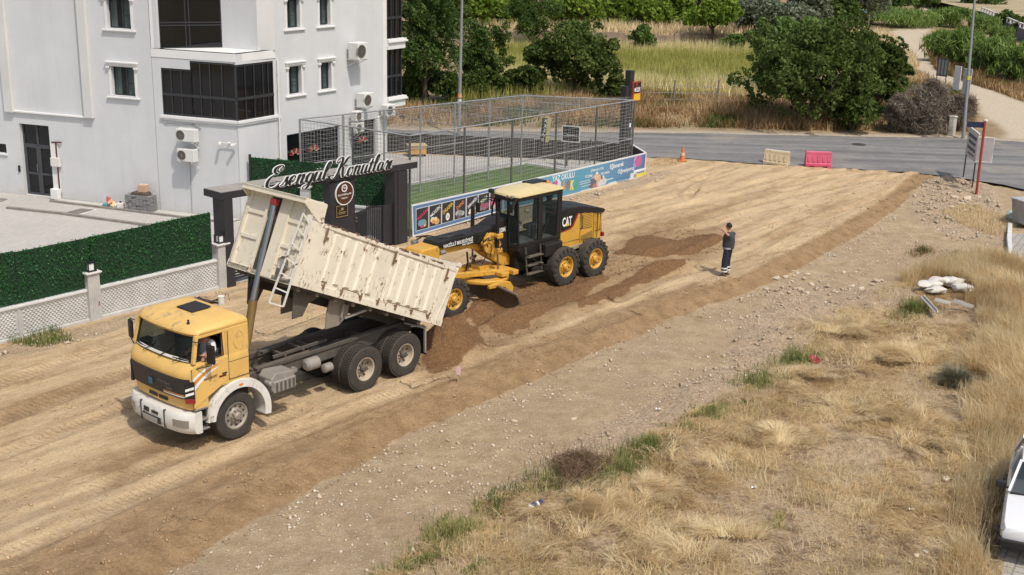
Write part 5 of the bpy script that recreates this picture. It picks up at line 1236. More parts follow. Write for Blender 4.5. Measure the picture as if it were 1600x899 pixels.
for i in range(len(pil_x)-1):
    xa, xb = pil_x[i]+.18, pil_x[i+1]-.18
    m = MB(); m.bx(xa,xb,.0,.1,-.1,.80); w_ = m.obj('wall_panel', M_conc, FEN)
    m = MB(); m.bx(xa,xb,-.10,.16,-.1,.10); m.obj('plinth', M_conc, FEN, bevel=.02)
    m = MB(); m.bx(xa,xb,-.06,.16,.86,.93); m.bx(xa,xb,-.03,.13,.805,.858); m.obj('coping', M_cope, FEN, bevel=.012)
    xm = (xa+xb)/2; m = MB(); m.bx(xm-.04,xm+.04,-.02,.0,.1,.80); m.obj('post', M_conc, FEN)
    # raised lattice of small diamonds
    m = MB(); p = .115; j = 0
    zz = .14
    while zz < .78:
        xx = xa+.06+(p/2 if j % 2 else 0)
        while xx < xb-.05:
            if abs(xx-xm) > .09:
                r = p*.46; m.add([(xx-r,-.001,zz),(xx,-.001,zz-r),(xx+r,-.001,zz),(xx,-.001,zz+r),(xx,-.035,zz)], [(0,1,4),(1,2,4),(2,3,4),(3,0,4)])
            xx += p
        zz += p/2; j += 1
    tag(m.obj('lattice_relief', M_conc, w_), kind='stuff')
    h0, h1 = (xa-.16 if i else xa), (xb+.3 if i < 2 else xb-.1); ns = 2
    for k in range(ns):
        u0 = h0+(h1-h0)*k/ns; u1 = h0+(h1-h0)*(k+1)/ns-.025; hedge_panel(MF, u0, u1, .95, 2.36+.018*((i*2+k) % 3-1), FEN, y=.06+.012*((i+k) % 2), dens=560)
        m = MB(); m.bx(u1-.03, u1+.055, .09, .13, .93, 2.34); m.obj('post', mat('seam_blocker', (.012,.03,.015), .7), FEN)  # dark strip added behind each seam to block light showing through the gap
for k, (x, lab) in enumerate(((0.0,'black framed lantern on the pillar in the middle of the hedge fence'),(4.33,'black framed lantern on the fence pillar against the dark gate column'))): lantern(MF, x, .03, 1.41, lab)
o = MB(); o.add([(-.03,0,0),(.0,0,.0),(.035,0,.09),(.02,0,.09)],[(0,1,2,3)])
m = MB(); m.beam((.06,-.137,.42),(.10,-.137,.56),.004,.012,(0,1,0)); m.beam((.10,-.137,.56),(.13,-.137,.42),.004,.012,(0,1,0)); m.beam((.07,-.137,.47),(.12,-.137,.47),.004,.012,(0,1,0)); m.obj('red_mark', mat('red_spray', (.4,.05,.05), .8), FEN)

# second hedge fence inside the yard, seen under the gate beam
pA = at(500,317,.9); pB = at(562,323,.9); d2 = Vector((pB.x-pA.x, pB.y-pA.y)); a2 = math.degrees(math.atan2(d2.y, d2.x)); MH = frame((pA.x, pA.y), a2)
F2 = thing('yard_fence', 'low white wall with green hedge panels inside the yard behind the gate', 'fence'); at_frame(F2, MH)
x0 = hit(391,300,MH).x; x1 = hit(617,330,MH).x
m = MB(); m.bx(x0,x1,0,.12,0,.84); m.obj('wall_panel', M_conc, F2); m = MB(); m.bx(x0,x1,-.05,.17,.845,.93); m.obj('coping', M_cope, F2, bevel=.01)
hedge_panel(MH, x0, x1, .95, 2.34, F2, y=.05, dens=420)
m = MB(); m.bx(x0-.02,x0+.05,.0,.08,.9,2.45); m.obj('post', M_anth, F2)
px_ = hit(479,330,MH).x; m = MB(); m.bx(px_-.17,px_+.17,-.16,.18,0,1.42); p = m.obj('pillar', M_conc, F2, bevel=.01); m = MB(); m.bx(px_-.23,px_+.23,-.22,.24,1.425,1.49); m.obj('cap', M_cope, p, bevel=.01)

# ---------------------------------------------------------------- gate
GT = thing('entrance_gate', 'anthracite entrance gate with a flat canopy, round brown sign and dark bars', 'gate'); at_frame(GT, MG)
def slo(x): return -.021*x
m = MB(); m.bx(-.15,.17,.0,.55,-.1,2.74); m.obj('column', M_anth, GT, bevel=.006)
m = MB(); m.bx(4.07,5.16,.05,.35,0,2.62); m.obj('column', M_anth, GT, bevel=.006)
m = MB(); m.bx(6.95,7.09,.0,.5,0,2.58); m.bx(7.12,7.58,.0,.5,0,2.57); m.obj('column', M_anth, GT, bevel=.006)
m = MB(); m.bx(7.091,7.119,.05,.45,0,2.57); m.obj('light_strip', M_grey, GT)
m = MB(); m.prism([(-.24,2.75),(8.06,2.575),(8.06,2.79),(-.24,2.96)], -.0, .86); m.obj('canopy', M_anth, GT, bevel=.006)
for k in range(7):
    x0, x1 = -.22+1.18*k, -.22+1.18*(k+1)-.02; m = MB(); z = 2.963+slo(x0+.24)
    m.prism([(x0,2.9635+slo(x0+.24)),(x1,2.9635+slo(x1+.24)),(x1,2.975+slo(x1+.24)),(x0,2.975+slo(x0+.24))], .02, .84); m.obj('roof_sheet', mat('roof_sheet_grey', (.30,.295,.285), .6, var=.15, dust=.4), GT)
# leaf doors
m = MB(); m.prism([(5.2,.05),(5.78,.05),(5.78,1.46),(5.2,1.40)], .14, .18); lf = m.obj('gate_leaf', M_anth, GT)
for k in range(9): m = MB(); m.bx(5.22+k*.063,5.235+k*.063,.12,.139,.1,1.38); m.obj('bar', mat('bluish_bar', (.03,.04,.05), .5), lf)
for k in range(9): m = MB(); x = 5.8+k*.085; m.bx(x,x+.03,.16,.19,.05,1.60-.02*k); m.obj('bar', M_blk, GT)
m = MB(); m.bx(5.78,6.52,.15,.2,1.44,1.48); m.bx(5.78,6.52,.15,.2,.1,.15); m.obj('gate_rail', M_blk, GT)
m = MB(); m.bx(6.52,6.94,.12,.17,.05,1.45); m.obj('gate_leaf', M_anth, GT)
m = MB(); m.bx(5.14,5.22,.0,.08,1.25,1.31); m.bx(5.14,5.22,.0,.08,1.13,1.19); m.obj('hinge', M_chrome, GT, bevel=.01)
for k in range(9): m = MB(); z = .15+k*.085; m.bx(.19,1.1,.2,.23,z,z+.045); m.obj('louvre_bar', M_blk, GT)
# round sign and plaque
M_brown = mat('sign_brown', (.075,.028,.014), .5, var=.15)
o = thing('round_sign', 'round brown developer sign with a pale rim on the wide gate column', 'sign'); at_frame(o, MG, 4.66, .04, 2.20)
m = MB(); m.lathe([(.001,-.035),(.375,-.035),(.375,.0)], n=40); m.obj('disc', M_brown, o, smooth=30)
m = MB(); m.lathe([(.365,-.045),(.395,-.045),(.395,0),(.365,-.03)], n=40); m.obj('rim', M_wlet, o, smooth=30)
m = MB(); m.lathe([(.09,-.04),(.125,-.04),(.125,-.036),(.09,-.036),(.09,-.04)], (0,0,.17), n=28); m.bx(-.07,.06,-.044,-.037,.19,.205); m.bx(-.04,.09,-.044,-.037,.15,.165); m.obj('emblem', M_wlet, o)
text('PULATOĞULLARI', .58, .075, .004, M_wlet, o, face((0,-.041,-.03), (1,0,0)), bold=.01)
text('İNŞAAT', .28, .07, .004, M_wlet, o, face((0,-.041,-.16), (1,0,0)), bold=.01)
o = thing('plaque', 'small black plaque with gold edging under the round sign', 'plaque'); at_frame(o, MG, 4.55, .035, 1.62)
m = MB(); m.bx(-.24,.24,-.02,.01,-.19,.19); m.obj('plate', M_blk, o)
gold = mat('gold_trim', (.45,.33,.12), .4, metal=.5)
m = MB(); m.bx(-.25,.25,-.03,-.021,.175,.195); m.bx(-.25,.25,-.03,-.021,-.195,-.175); m.bx(-.25,-.23,-.03,-.021,-.175,.175); m.bx(.23,.25,-.03,-.021,-.175,.175); m.obj('rim', gold, o)
m = MB(); m.bx(-.05,.06,-.03,-.021,.02,.11); m.bx(-.12,-.08,-.03,-.021,.0,.05); m.bx(-.17,.17,-.03,-.021,-.06,-.035); m.bx(-.13,.13,-.03,-.021,-.10,-.085); m.obj('emblem', gold, o)
# script lettering made from pen strokes: (outline white, face black)
GL = {
'E': (.95,[[(.80,1.32),(.66,1.22),(.60,1.36),(.74,1.50),(.55,1.62),(.30,1.48),(.30,1.22),(.46,1.06),(.62,1.02)],[(.56,1.03),(.26,.92),(.08,.62),(.12,.22),(.36,.04),(.64,.10),(.82,.34)]]),
's': (.42,[[(-.02,.10),(.16,.40),(.26,.72),(.24,.50),(.34,.24),(.26,.04),(.06,.06),(.0,.16)]]),
'e': (.46,[[(.0,.26),(.22,.34),(.34,.56),(.24,.72),(.10,.56),(.08,.26),(.20,.04),(.46,.20)]]),
'n': (.58,[[(.04,.66),(.10,.72),(.10,.40),(.08,.02)],[(.09,.30),(.22,.64),(.34,.70),(.38,.56),(.36,.16),(.42,.04),(.58,.18)]]),
'g': (.50,[[(.36,.62),(.20,.72),(.06,.52),(.08,.20),(.22,.06),(.34,.26),(.38,.66)],[(.38,.66),(.36,.10),(.26,-.36),(.06,-.42),(.0,-.24),(.20,-.08),(.50,.18)]]),
'ü': (.58,[[(.04,.66),(.08,.70),(.06,.24),(.16,.04),(.30,.20),(.38,.68)],[(.38,.68),(.38,.16),(.44,.04),(.58,.18)],[(.14,.90),(.15,.93)],[(.34,.90),(.35,.93)]]),
'u': (.58,[[(.04,.66),(.08,.70),(.06,.24),(.16,.04),(.30,.20),(.38,.68)],[(.38,.68),(.38,.16),(.44,.04),(.58,.18)]]),
'l': (.34,[[(.0,.18),(.20,.80),(.26,1.24),(.16,1.34),(.08,1.0),(.08,.24),(.16,.04),(.36,.18)]]),
't': (.36,[[(.14,1.10),(.10,.60),(.08,.20),(.16,.04),(.36,.18)],[(-.04,.74),(.28,.80)]]),
'K': (1.12,[[(.34,1.28),(.16,1.16),(.12,1.40),(.34,1.56),(.50,1.36),(.44,.70),(.34,.18),(.12,.02),(.02,.18)],[(1.06,1.56),(.86,1.46),(.70,1.06),(.50,.82)],[(.52,.84),(.68,.76),(.78,.30),(.92,.02),(1.12,.20)]]),
'o': (.50,[[(.30,.70),(.12,.66),(.06,.34),(.16,.06),(.32,.10),(.40,.42),(.30,.70),(.36,.60),(.52,.58)]]),
'a': (.52,[[(.36,.62),(.20,.72),(.06,.50),(.08,.18),(.20,.04),(.32,.22),(.38,.66)],[(.38,.66),(.36,.16),(.42,.04),(.54,.18)]]),
'r': (.42,[[(.0,.20),(.10,.70),(.16,.78),(.20,.62),(.34,.64),(.28,.36),(.26,.12),(.34,.04),(.46,.18)]]),
'ı': (.30,[[(.04,.66),(.08,.70),(.06,.20),(.14,.04),(.32,.18)]]),
' ': (.34,[])}
def catmull(p, k=6):
    p = [p[0]]+p+[p[-1]]; o = []
    for i in range(1, len(p)-2):
        for j in range(k):
            t = j/k; a, b, c, d = p[i-1:i+3]
            o.append(tuple(.5*(2*b[m_]+(c[m_]-a[m_])*t+(2*a[m_]-5*b[m_]+4*c[m_]-d[m_])*t*t+(3*b[m_]-a[m_]-3*c[m_]+d[m_])*t**3) for m_ in (0, 1)))
    o.append(p[-2]); return o
def script(word, M, width, hgt, y, th, grow, m_, parent, name, slant=.32, rise=0.0):
    tot = sum(GL[c][0] for c in word); sx = width/tot; x = 0
    for c in word:
        adv, strokes = GL[c]
        if strokes:
            mb = MB()
            for s_ in strokes:
                q = catmull(s_) if len(s_) > 2 else s_
                L = []; R = []
                for i, (u, v) in enumerate(q):
                    a, b = q[max(0, i-1)], q[min(len(q)-1, i+1)]; du, dv = b[0]-a[0], b[1]-a[1]; n = math.hypot(du, dv)+1e-6; du /= n; dv /= n
                    wd = (.020+.072*abs(min(0, dv))**1.3+.012*max(0, dv))*(.4+.6*math.sin(math.pi*min(1, (i+1)/len(q)*1.0))**.5)+grow
                    if len(s_) == 2: wd = .06+grow
                    gx, gz = u, v
                    L.append((gx-dv*wd, gz+du*wd)); R.append((gx+dv*wd, gz-du*wd))
                if grow and len(q) > 1:
                    pass
                tr = lambda P: (P[0]+P[1]*slant, P[1])
                pl = [tr(P) for P in L]; pr_ = [tr(P) for P in R]
                rings = []
                for a, b in zip(pl, pr_):
                    f_ = lambda P, yy: ((x+P[0])*sx, yy, P[1]*hgt+rise*(x+P[0])*sx)
                    rings.append([f_(a, y), f_(b, y), f_(b, y+th), f_(a, y+th)])
                mb.loft(rings)
            o = mb.obj(name, m_, parent)
        x += adv
o = thing('name_sign', 'white edged black script lettering of the housing complex standing on the gate canopy', 'sign lettering'); at_frame(o, MG, 1.28, -.02, 2.84)
script('Esengül', MG, 2.55, .42, -.06, .03, .044, M_wlet, o, 'letter_edge', rise=-.02)
script('Esengül', MG, 2.55, .42, -.075, .014, -.002, M_ink, o, 'letter', rise=-.02)
o2 = bpy.data.objects.new('word', None)
def sub(x): 
    e = bpy.data.objects.new('second_word', None); COL.objects.link(e); e.parent = o; e.location = (x, 0, -.021*x); return e
e = sub(2.72)
script('Konutları', MG, 2.72, .42, -.06, .03, .044, M_wlet, e, 'letter_edge', rise=-.02); script('Konutları', MG, 2.72, .42, -.075, .014, -.002, M_ink, e, 'letter', rise=-.02)
bpy.data.objects.remove(o2)

# ---------------------------------------------------------------- printed banners on the cage foot
def quadprint(M, name, pts, y, mt, parent):
    m = MB(); m.add([(p[0], y, p[1]) for p in pts], [tuple(range(len(pts)))]); return m.obj(name, mt, parent)
def flat(name, c, r=.55): return mat(name, c, r, var=.05, scale=3)
BN = thing('banner', 'blue banner with seven dark course pictures tied to the cage foot', 'banner'); at_frame(BN, MS)
m = MB(); m.prism([(-.08,.0),(4.98,.10),(5.0,1.10),(-.14,1.18)], -.06, -.03); m.obj('sheet', flat('banner_white', (.66,.67,.68)), BN)
quadprint(MS, 'blue_band', [(-.02,.06),(4.93,.15),(4.95,1.05),(-.08,1.12)], -.063, flat('banner_blue', (.095,.19,.36)), BN)
words = [('RESİM',(.55,.04,.12)),('MÜZİK',(.75,.75,.75)),('DRAMA',(.65,.42,.05)),('DANS',(.6,.2,.12)),('SERAMİK',(.70,.72,.75)),('YOGA',(.5,.6,.5)),('BALE',(.6,.1,.2))]
for k, (wd, c) in enumerate(words):
    x0 = .10+.685*k; x1 = x0+.62; zl = .20+.018*x0; zh = .98-.008*x0
    quadprint(MS, 'picture_edge', [(x0-.035,zl-.03),(x1+.035,zl-.02),(x1+.035,zh+.03),(x0-.035,zh+.035)], -.0655, flat('banner_pale', (.50,.54,.58)), BN)
    pic = quadprint(MS, 'picture', [(x0,zl),(x1,zl),(x1,zh),(x0,zh)], -.068, flat('picture_dark', (.028,.027,.03)), BN)
    text(wd, .60 if len(wd) > 4 else .45, .15, .001, flat('word_%d' % k, c), BN, face(((x0+x1)/2,-.0715,zh-.22), (1,0,.55)), bold=.02)
    rr = random.Random(k)
    cols = [[(.5,.05,.2),(.15,.3,.35),(.6,.45,.2),(.2,.35,.1)],[(.7,.7,.72),(.65,.3,.12),(.2,.45,.3),(.75,.6,.3)],[(.72,.70,.68),(.03,.03,.03),(.7,.7,.7)],[(.25,.27,.28),(.4,.42,.43),(.15,.1,.12)],[(.7,.6,.58),(.72,.66,.64),(.3,.2,.2)],[(.3,.08,.12),(.25,.1,.15),(.2,.2,.2)],[(.65,.3,.35),(.6,.55,.5),(.5,.1,.2)]][k]
    for j in range(10 if k != 2 else 3):
        c_ = cols[j % len(cols)]; cx = x0+.12+.38*rr.random(); cz = zl+.10+.16*rr.random(); r = .05+.10*rr.random()
        if k == 2: cx, cz, r = (x0+.3, zl+.2, (.14,.05,.03)[j])
        pts = [(min(x1, max(x0, cx+r*math.cos(a)*(1 if k != 2 else .8))), max(zl, cz+r*.8*math.sin(a)*(1.3 if k == 2 else 1))) for a in np.linspace(0, 2*math.pi, 11)[:-1]]
        quadprint(MS, 'print_patch', pts, -.0712-.0003*j, flat('print_%d_%d' % (k, j % len(cols)), c_), pic)
B2 = thing('banner', 'long sky blue summer school banner with coloured letters along the cage foot', 'banner'); at_frame(B2, MS)
m = MB(); m.prism([(5.02,.08),(9.37,-.02),(15.1,-.02),(15.17,1.03),(8.5,1.06),(5.02,1.10)], -.05, -.02); m.obj('sheet', flat('banner_white', (.66,.67,.68)), B2)
n = NT('banner_sky'); c = n.coord('Object'); sx_ = n.n('SeparateXYZ'); n.l(c, sx_.inputs[0])
n.l(n.ramp(n.math('MULTIPLY_ADD', sx_.outputs[0], .1, -.5), [(0., (.15,.30,.44)), (.35, (.09,.32,.42)), (.7, (.11,.27,.42)), (1., (.11,.15,.31))]), n.p.inputs['Base Color']); n.p.inputs['Roughness'].default_value = .6
quadprint(MS, 'blue_print', [(5.08,.14),(9.4,.04),(15.02,.04),(15.10,.97),(8.5,1.0),(5.08,1.04)], -.053, n.m, B2)
def bt(s_, pxa, pya, pxb, pyb, h, c, name='lettering', bold=.01):
    a = hit(pxa, pya, MS); b = hit(pxb, pyb, MS); w_ = abs(b.x-a.x); text(s_, w_, h, .001, flat(name, c), B2, face(((a.x+b.x)/2,-.058,(a.z+b.z)/2), (1,0,(b.z-a.z)/max(.1, w_))), bold=bold)
bt('YAZ OKULU', 861, 280, 896, 272.5, .24, (.75,.76,.77), 'print_white', .015)
for k, (ch, c) in enumerate(zip('BAMBAŞKA', [(.3,.5,.2),(.7,.4,.1),(.6,.06,.3),(.65,.66,.66),(.62,.25,.12),(.3,.14,.08),(.7,.62,.1),(.08,.35,.12)])):
    xx = 852+k*6.7; bt(ch, xx-2.6, 291.5-k*.35, xx+3.0, 290.7-k*.35, .42, c, 'big_letter_%d' % k, .06)
bt('JİMNASTİK', 921, 267, 942, 262.5, .16, (.75,.76,.77), 'print_white'); bt('SERAMİK', 937, 271, 951, 268, .14, (.75,.76,.77), 'print_white'); bt('YÜZME', 912, 276, 924, 273.5, .14, (.75,.76,.77), 'print_white')
bt('Eğlenerek', 951.5, 261.5, 973, 256, .28, (.76,.77,.78), 'print_white', .02); bt('Öğreniyoruz', 963.5, 269, 989.5, 262, .27, (.76,.77,.78), 'print_white', .02)
rr = random.Random(5)
for px, py, r, c in ((930,283,.36,(.55,.38,.28)),(925,287,.28,(.12,.12,.16)),(935,281,.26,(.2,.09,.08)),(934,277,.12,(.1,.06,.05)),(930,277,.14,(.6,.45,.35)),(942,284,.2,(.5,.52,.55)),(927,293,.2,(.4,.15,.12)),(938,290,.3,(.55,.57,.6)),(931,271,.1,(.7,.7,.7)),(941,277,.1,(.65,.66,.67)),(996,252,.3,(.45,.12,.3)),(993,249,.22,(.5,.3,.5)),(998,247,.18,(.25,.2,.5)),(991,256,.18,(.3,.3,.55))):
    p = hit(px, py, MS); pts = [(p.x+r*math.cos(a)*(.8+.3*rr.random()), min(.96, max(.06, p.z+r*.9*math.sin(a)*(.8+.3*rr.random())))) for a in np.linspace(0, 2*math.pi, 13)[:-1]]
    quadprint(MS, 'print_patch', pts, -.0552-.0002*px/900-rr.random()*.001, flat('ban_%d' % int(px*10+r*100), c), B2)
for px, py, w_, h_, c in ((998,273,1.0,.16,(.68,.58,.1)),(998,266,1.0,.12,(.72,.73,.75)),(988,275,.5,.3,(.6,.62,.66)),(912,283,.7,.02,(.7,.72,.74)),(913,286,.8,.02,(.7,.72,.74)),(914,290,.7,.02,(.7,.72,.74)),(914,296,.7,.02,(.7,.72,.74)),(950,280,.6,.04,(.6,.7,.72)),(955,285,.6,.04,(.6,.7,.72)),(956,289,.5,.04,(.6,.7,.72)),(970,278,1.0,.05,(.05,.2,.35)),(972,283,.9,.05,(.05,.2,.35))):
    p = hit(px, py, MS); quadprint(MS, 'print_patch', [(p.x-w_/2,p.z-h_/2),(p.x+w_/2,p.z-h_/2),(p.x+w_/2,p.z+h_/2),(p.x-w_/2,p.z+h_/2)], -.0572, flat('bar_%d' % (px*10+py), c), B2)
# ---------------------------------------------------------------- cage
CG = thing('ball_cage', 'tall wire netting cage on grey posts around the green artificial pitch', 'sports cage'); at_frame(CG, MS)
M_post = mat('galvanised_dark', (.12,.12,.12), .5, metal=.4, var=.2); M_postl = mat('galvanised', (.33,.33,.33), .5, metal=.4, var=.2)
HC = 3.58
near_x = [-.18,2.74,5.54,8.36,11.18,14.02]
tl = (-.6,5.16); fr_ = (11.25,4.0)
def zt(x): return HC+.05-.012*x
for x in near_x:
    m = MB(); m.tube([(x,.0,-.1),(x,.0,zt(x))], .04, 8); m.obj('post', M_post, CG, smooth=60)
far_pts = []
for t in (0,.17,.34,.5,.66,.83,1.0):
    p = (tl[0]+(fr_[0]-tl[0])*t, tl[1]+(fr_[1]-tl[1])*t); far_pts.append(p)
    m = MB(); m.tube([(p[0],p[1],0),(p[0],p[1],zt(p[0]))], .04, 8); m.obj('post', M_postl, CG, smooth=60)
m = MB(); m.tube([(-.4,2.6,0),(-.4,2.6,zt(0))], .035, 8); m.obj('post', M_post, CG, smooth=60)
rails = [((-.18,0),(14.02,0)),((-.18,0),tl),(tl,fr_),(fr_,(14.02,0))]
for a, b in rails:
    m = MB(); m.tube([(a[0],a[1],zt(a[0])),(b[0],b[1],zt(b[0]))], .028, 6); m.obj('top_rail', M_postl, CG, smooth=60)
    m = MB(); m.tube([(a[0],a[1],1.92-.01*a[0]),(b[0],b[1],1.92-.01*b[0])], .022, 6); m.obj('middle_rail', M_postl, CG, smooth=60)
for i, j in ((1,2),(3,4),(2,3),(4,5)):
    a = (near_x[i],0); b = far_pts[j]; m = MB(); m.tube([(a[0],a[1],zt(a[0])),((a[0]+b[0])/2,(a[1]+b[1])/2,zt(3)-.08),(b[0],b[1],zt(b[0]))], .014, 5); m.obj('roof_cable', M_postl, CG)
def net(a, b, z0, z1, p=.14, name='netting', top=None):
    V = []; F = []
    A = np.array(a+(0,)) if len(a) == 2 else np.array(a); Bv = np.array(b+(0,)) if len(b) == 2 else np.array(b)
    L = np.linalg.norm((Bv-A)[:2]); nx = int(L/p); nz = int((z1-z0)/p); r = .00525
    nrm = np.array([-(Bv-A)[1], (Bv-A)[0], 0])/L
    m = MB()
    seg = max(2, int(L/1.2))
    for j in range(nz+1):
        z = z0+(z1-z0)*j/nz; pts = []
        for k in range(seg+1):
            q = A+(Bv-A)*k/seg; sag = -.05*abs(math.sin(k*1.3+j*.2))-.03*random.random(); pts.append(Vector((q[0]+nrm[0]*.03*math.sin(k*2.1+j*.5), q[1]+nrm[1]*.03*math.sin(k*2.1+j*.5), max(0.01, z+sag))))
        m.tube(pts, r, 3, cap=False)
    for i in range(nx+1):
        q = A+(Bv-A)*i/nx; m.tube([Vector((q[0], q[1], z0)), Vector((q[0]+nrm[0]*.03*math.sin(i*.4), q[1]+nrm[1]*.03, (z0+z1)/2)), Vector((q[0], q[1], z1))], r, 3, cap=False)
    tag(m.obj(name, mat('net_twine', (.27,.27,.26), .8), CG), kind='stuff')
random.seed(9)
net((-.18,0),(14.02,0),.1,3.5); net((-.18,0),tl,.1,3.55); net(tl,fr_,.1,3.5,.16); net(fr_,(14.02,0),.1,3.45,.16)
m = MB()
for k in range(46):
    t = k/45; a = Vector((-.18+14.2*t, 0, zt(0)-.03)); b = Vector((tl[0]+(fr_[0]-tl[0])*t, tl[1]+(fr_[1]-tl[1])*t, zt(0)-.03)); mid = (a+b)/2-Vector((0,0,.12)); m.tube([a, mid, b], .004, 3, cap=False)
for k in range(1, 14):
    t = k/14; pts = [Vector((-.18+14.2*u+(tl[0]+(fr_[0]-tl[0])*u+.18-14.2*u)*t, (tl[1]+(fr_[1]-tl[1])*u)*t, zt(0)-.03-.12*math.sin(math.pi*t))) for u in np.linspace(0, 1, 9)]; m.tube(pts, .004, 3, cap=False)
tag(m.obj('roof_netting', mat('net_twine', (.27,.27,.26), .8), CG), kind='stuff')
# artificial pitch
tw = [tuple((MS @ Vector((x, y, 0)))[:2]) for x, y in ((-.3,.06),(13.6,.06))]
M_turf = NT('artificial_turf'); c = M_turf.coord('Object'); col = M_turf.mix(M_turf.ramp(M_turf.noise(1.2,5,.6,c),[(.3,0.),(.7,1.)]), (.065,.115,.028), (.11,.175,.045)); M_turf.l(col, M_turf.p.inputs['Base Color']); M_turf.p.inputs['Roughness'].default_value = .95; M_turf.bump(M_turf.noise(120,3,.8,c), .5, .02)
sheet('artificial_turf', [tw[0], tw[1], pt2(905,271), pt2(820,256), pt2(640,289), pt2(600,296)], .035, M_turf.m, 'green artificial turf strip inside the ball cage')
m = MB(); a = at(640,289.5,.03); b = at(820,256.5,.03); m.beam((a.x,a.y,.06),(b.x,b.y,.06),.12,.12); a2_ = at(905,271,.03); m.beam((b.x,b.y,.06),(a2_.x,a2_.y,.06),.12,.12)
struct(m.obj('kerb', M_cope))
# dark boarding around the yard's far side, white rimmed where it meets the banner
BW = thing('boarding', 'low black boarding closing the yard towards the asphalt road', 'wall')
pts = [at(1007.5,239,1.03), at(988,227,1.0), at(930,221,.95), at(740,213,.95), at(632,208,.95), at(560,204,.95)]
for a, b in zip(pts, pts[1:]):
    m = MB(); d = (b-a).normalized(); a_ = Vector((a.x,a.y,0)); L = (Vector((b.x,b.y))-Vector((a.x,a.y))).length; n_ = max(1, int(L/1.25))
    for k in range(n_):
        p = a+(b-a)*(k/n_); q = a+(b-a)*((k+.985)/n_); m = MB(); zt_ = (p.z+q.z)/2-.02*(k % 2); m.beam((p.x,p.y,zt_/2),(q.x,q.y,zt_/2),.04,zt_); m.obj('board', mat('boarding_black', (.018,.018,.02), .6, var=.3, dust=.15), BW)
a, b = pts[0], pts[1]; m = MB(); m.beam((a.x,a.y,a.z+.02),(b.x,b.y,b.z+.02),.07,.05); m.obj('rim', M_wlet, BW)
# ---- yard details
def simple(name, lab, cat, p, rz=0, group=None): o = thing(name, lab, cat, (p[0], p[1], p[2]), rz, group); return o
p = at(651,244,.02); o = simple('bench_box', 'orange wooden box standing in the paved yard by the black boarding', 'box', p, .3)
m = MB(); m.bx(-.42,.42,-.25,.25,.12,.5); m.obj('body', mat('orange_wood', (.55,.30,.08), .7, var=.2), o, bevel=.01); m = MB(); m.bx(-.46,.46,-.29,.29,.505,.56); m.obj('lid', mat('pale_wood', (.55,.42,.24), .7), o, bevel=.01)
m = MB(); 
for a in (-1,1):
    for b in (-1,1): m.bx(a*.3,a*.38,b*.15,b*.23,0,.12)
m.obj('leg', M_blk, o)
p = at(888,262,.02); p2 = at(897,225,0); o = simple('basketball_hoop', 'black backboard with a white edge on a post in the ball cage', 'basketball hoop', at(880,262,.02), rad(-20))
m = MB(); m.tube([(0,.5,0),(0,.5,1.6)], .05, 8); m.tube([(0,.5,1.5),(.3,.05,1.75)], .03, 6); m.obj('post', M_post, o)
m = MB(); m.bx(-.1,.72,.0,.03,1.22,1.92); bb_ = m.obj('backboard', M_blk, o); m = MB(); m.bx(-.12,.74,-.02,-.001,1.90,1.94); m.bx(-.12,.74,-.02,-.001,1.20,1.24); m.bx(-.12,-.08,-.02,-.001,1.24,1.90); m.bx(.70,.74,-.02,-.001,1.24,1.90); m.obj('edge', M_wlet, bb_)
text('Pausnik', .36, .10, .003, M_wlet, bb_, face((.3,-.005,1.52), (1,0,0)))
o = simple('feather_flag', 'narrow black and pale yellow advertising flag standing in the yard', 'flag', at(852,222,.9), rad(-20))
m = MB(); m.tube([(0,0,-.9),(0,0,.0),(.06,0,1.15)], .02, 6); m.obj('pole', M_post, o); m = MB(); m.prism([(-.26,.0),(-.02,.0),(.05,1.12),(-.18,1.08)], -.01, .01); m.obj('flag', M_blk, o); m = MB(); m.prism([(.0,-.02),(.16,.0),(.26,1.15),(.06,1.15)], -.012, .008); m.obj('yellow_edge', mat('pale_yellow_cloth', (.5,.47,.2), .8), o)
for i_, ch in enumerate('KİZNO'): text(ch, .13, .14, .004, M_wlet, o, face((-.12+.035*(4-i_),-.016,.98-.22*i_), (.9,0,-.3)), bold=.02)
for k, (x, y) in enumerate(((883,264),(905,258),(914,256),(921,254))):
    q = at(x,y,.02); o = simple('bollard_post', 'dark leaning pole %s in the ball cage' % ('nearest the backboard','left of the pair','right of the pair','with a crook')[k], 'pole', q); m = MB(); m.tube([(0,0,0),(.02*k,0,.9),(-.12 if k in (0,) else .0,0,1.1)], .03, 6); m.obj('shaft', M_post, o)
# totem sign at the corner
q = at(978,236,.0); o = simple('totem_sign', 'tall black totem with a red edged music shop board beside the cage corner', 'sign', (q.x,q.y,0), rad(50))
m = MB(); m.bx(-.16,.16,-.16,.16,0,3.95); m.obj('column', M_anth, o, bevel=.01); m = MB(); m.bx(-.45,-.17,-.14,.14,.0,3.2); m.obj('side_column', M_anth, o, bevel=.01)
m = MB(); m.bx(-.05,.62,-.28,-.17,2.45,3.42); s_ = m.obj('board', mat('sign_red_edge', (.35,.07,.04), .5), o, bevel=.01); m = MB(); m.bx(.0,.57,-.295,-.281,2.88,3.36); m.obj('black_face', M_blk, s_); m = MB(); m.bx(.02,.55,-.295,-.281,2.5,2.82); m.obj('yellow_face', mat('logo_yellow', (.75,.45,.02), .5), s_)
text('MÜZİK', .50, .26, .004, M_wlet, s_, face((.28,-.30,3.05), (1,0,0)), bold=.03); m = MB(); m.lathe([(.001,-.3),(.09,-.3)], (.2,0,3.27), 'y', 12); m.obj('red_dot', M_red, s_)
text('SANAT', .30, .10, .004, M_ink, s_, face((.28,-.30,2.66), (1,0,0))) if False else None
# white sign boards low on the column
m = MB(); m.bx(-.1,.05,-.18,-.162,1.2,1.4); m.obj('sticker', M_wlet, o)
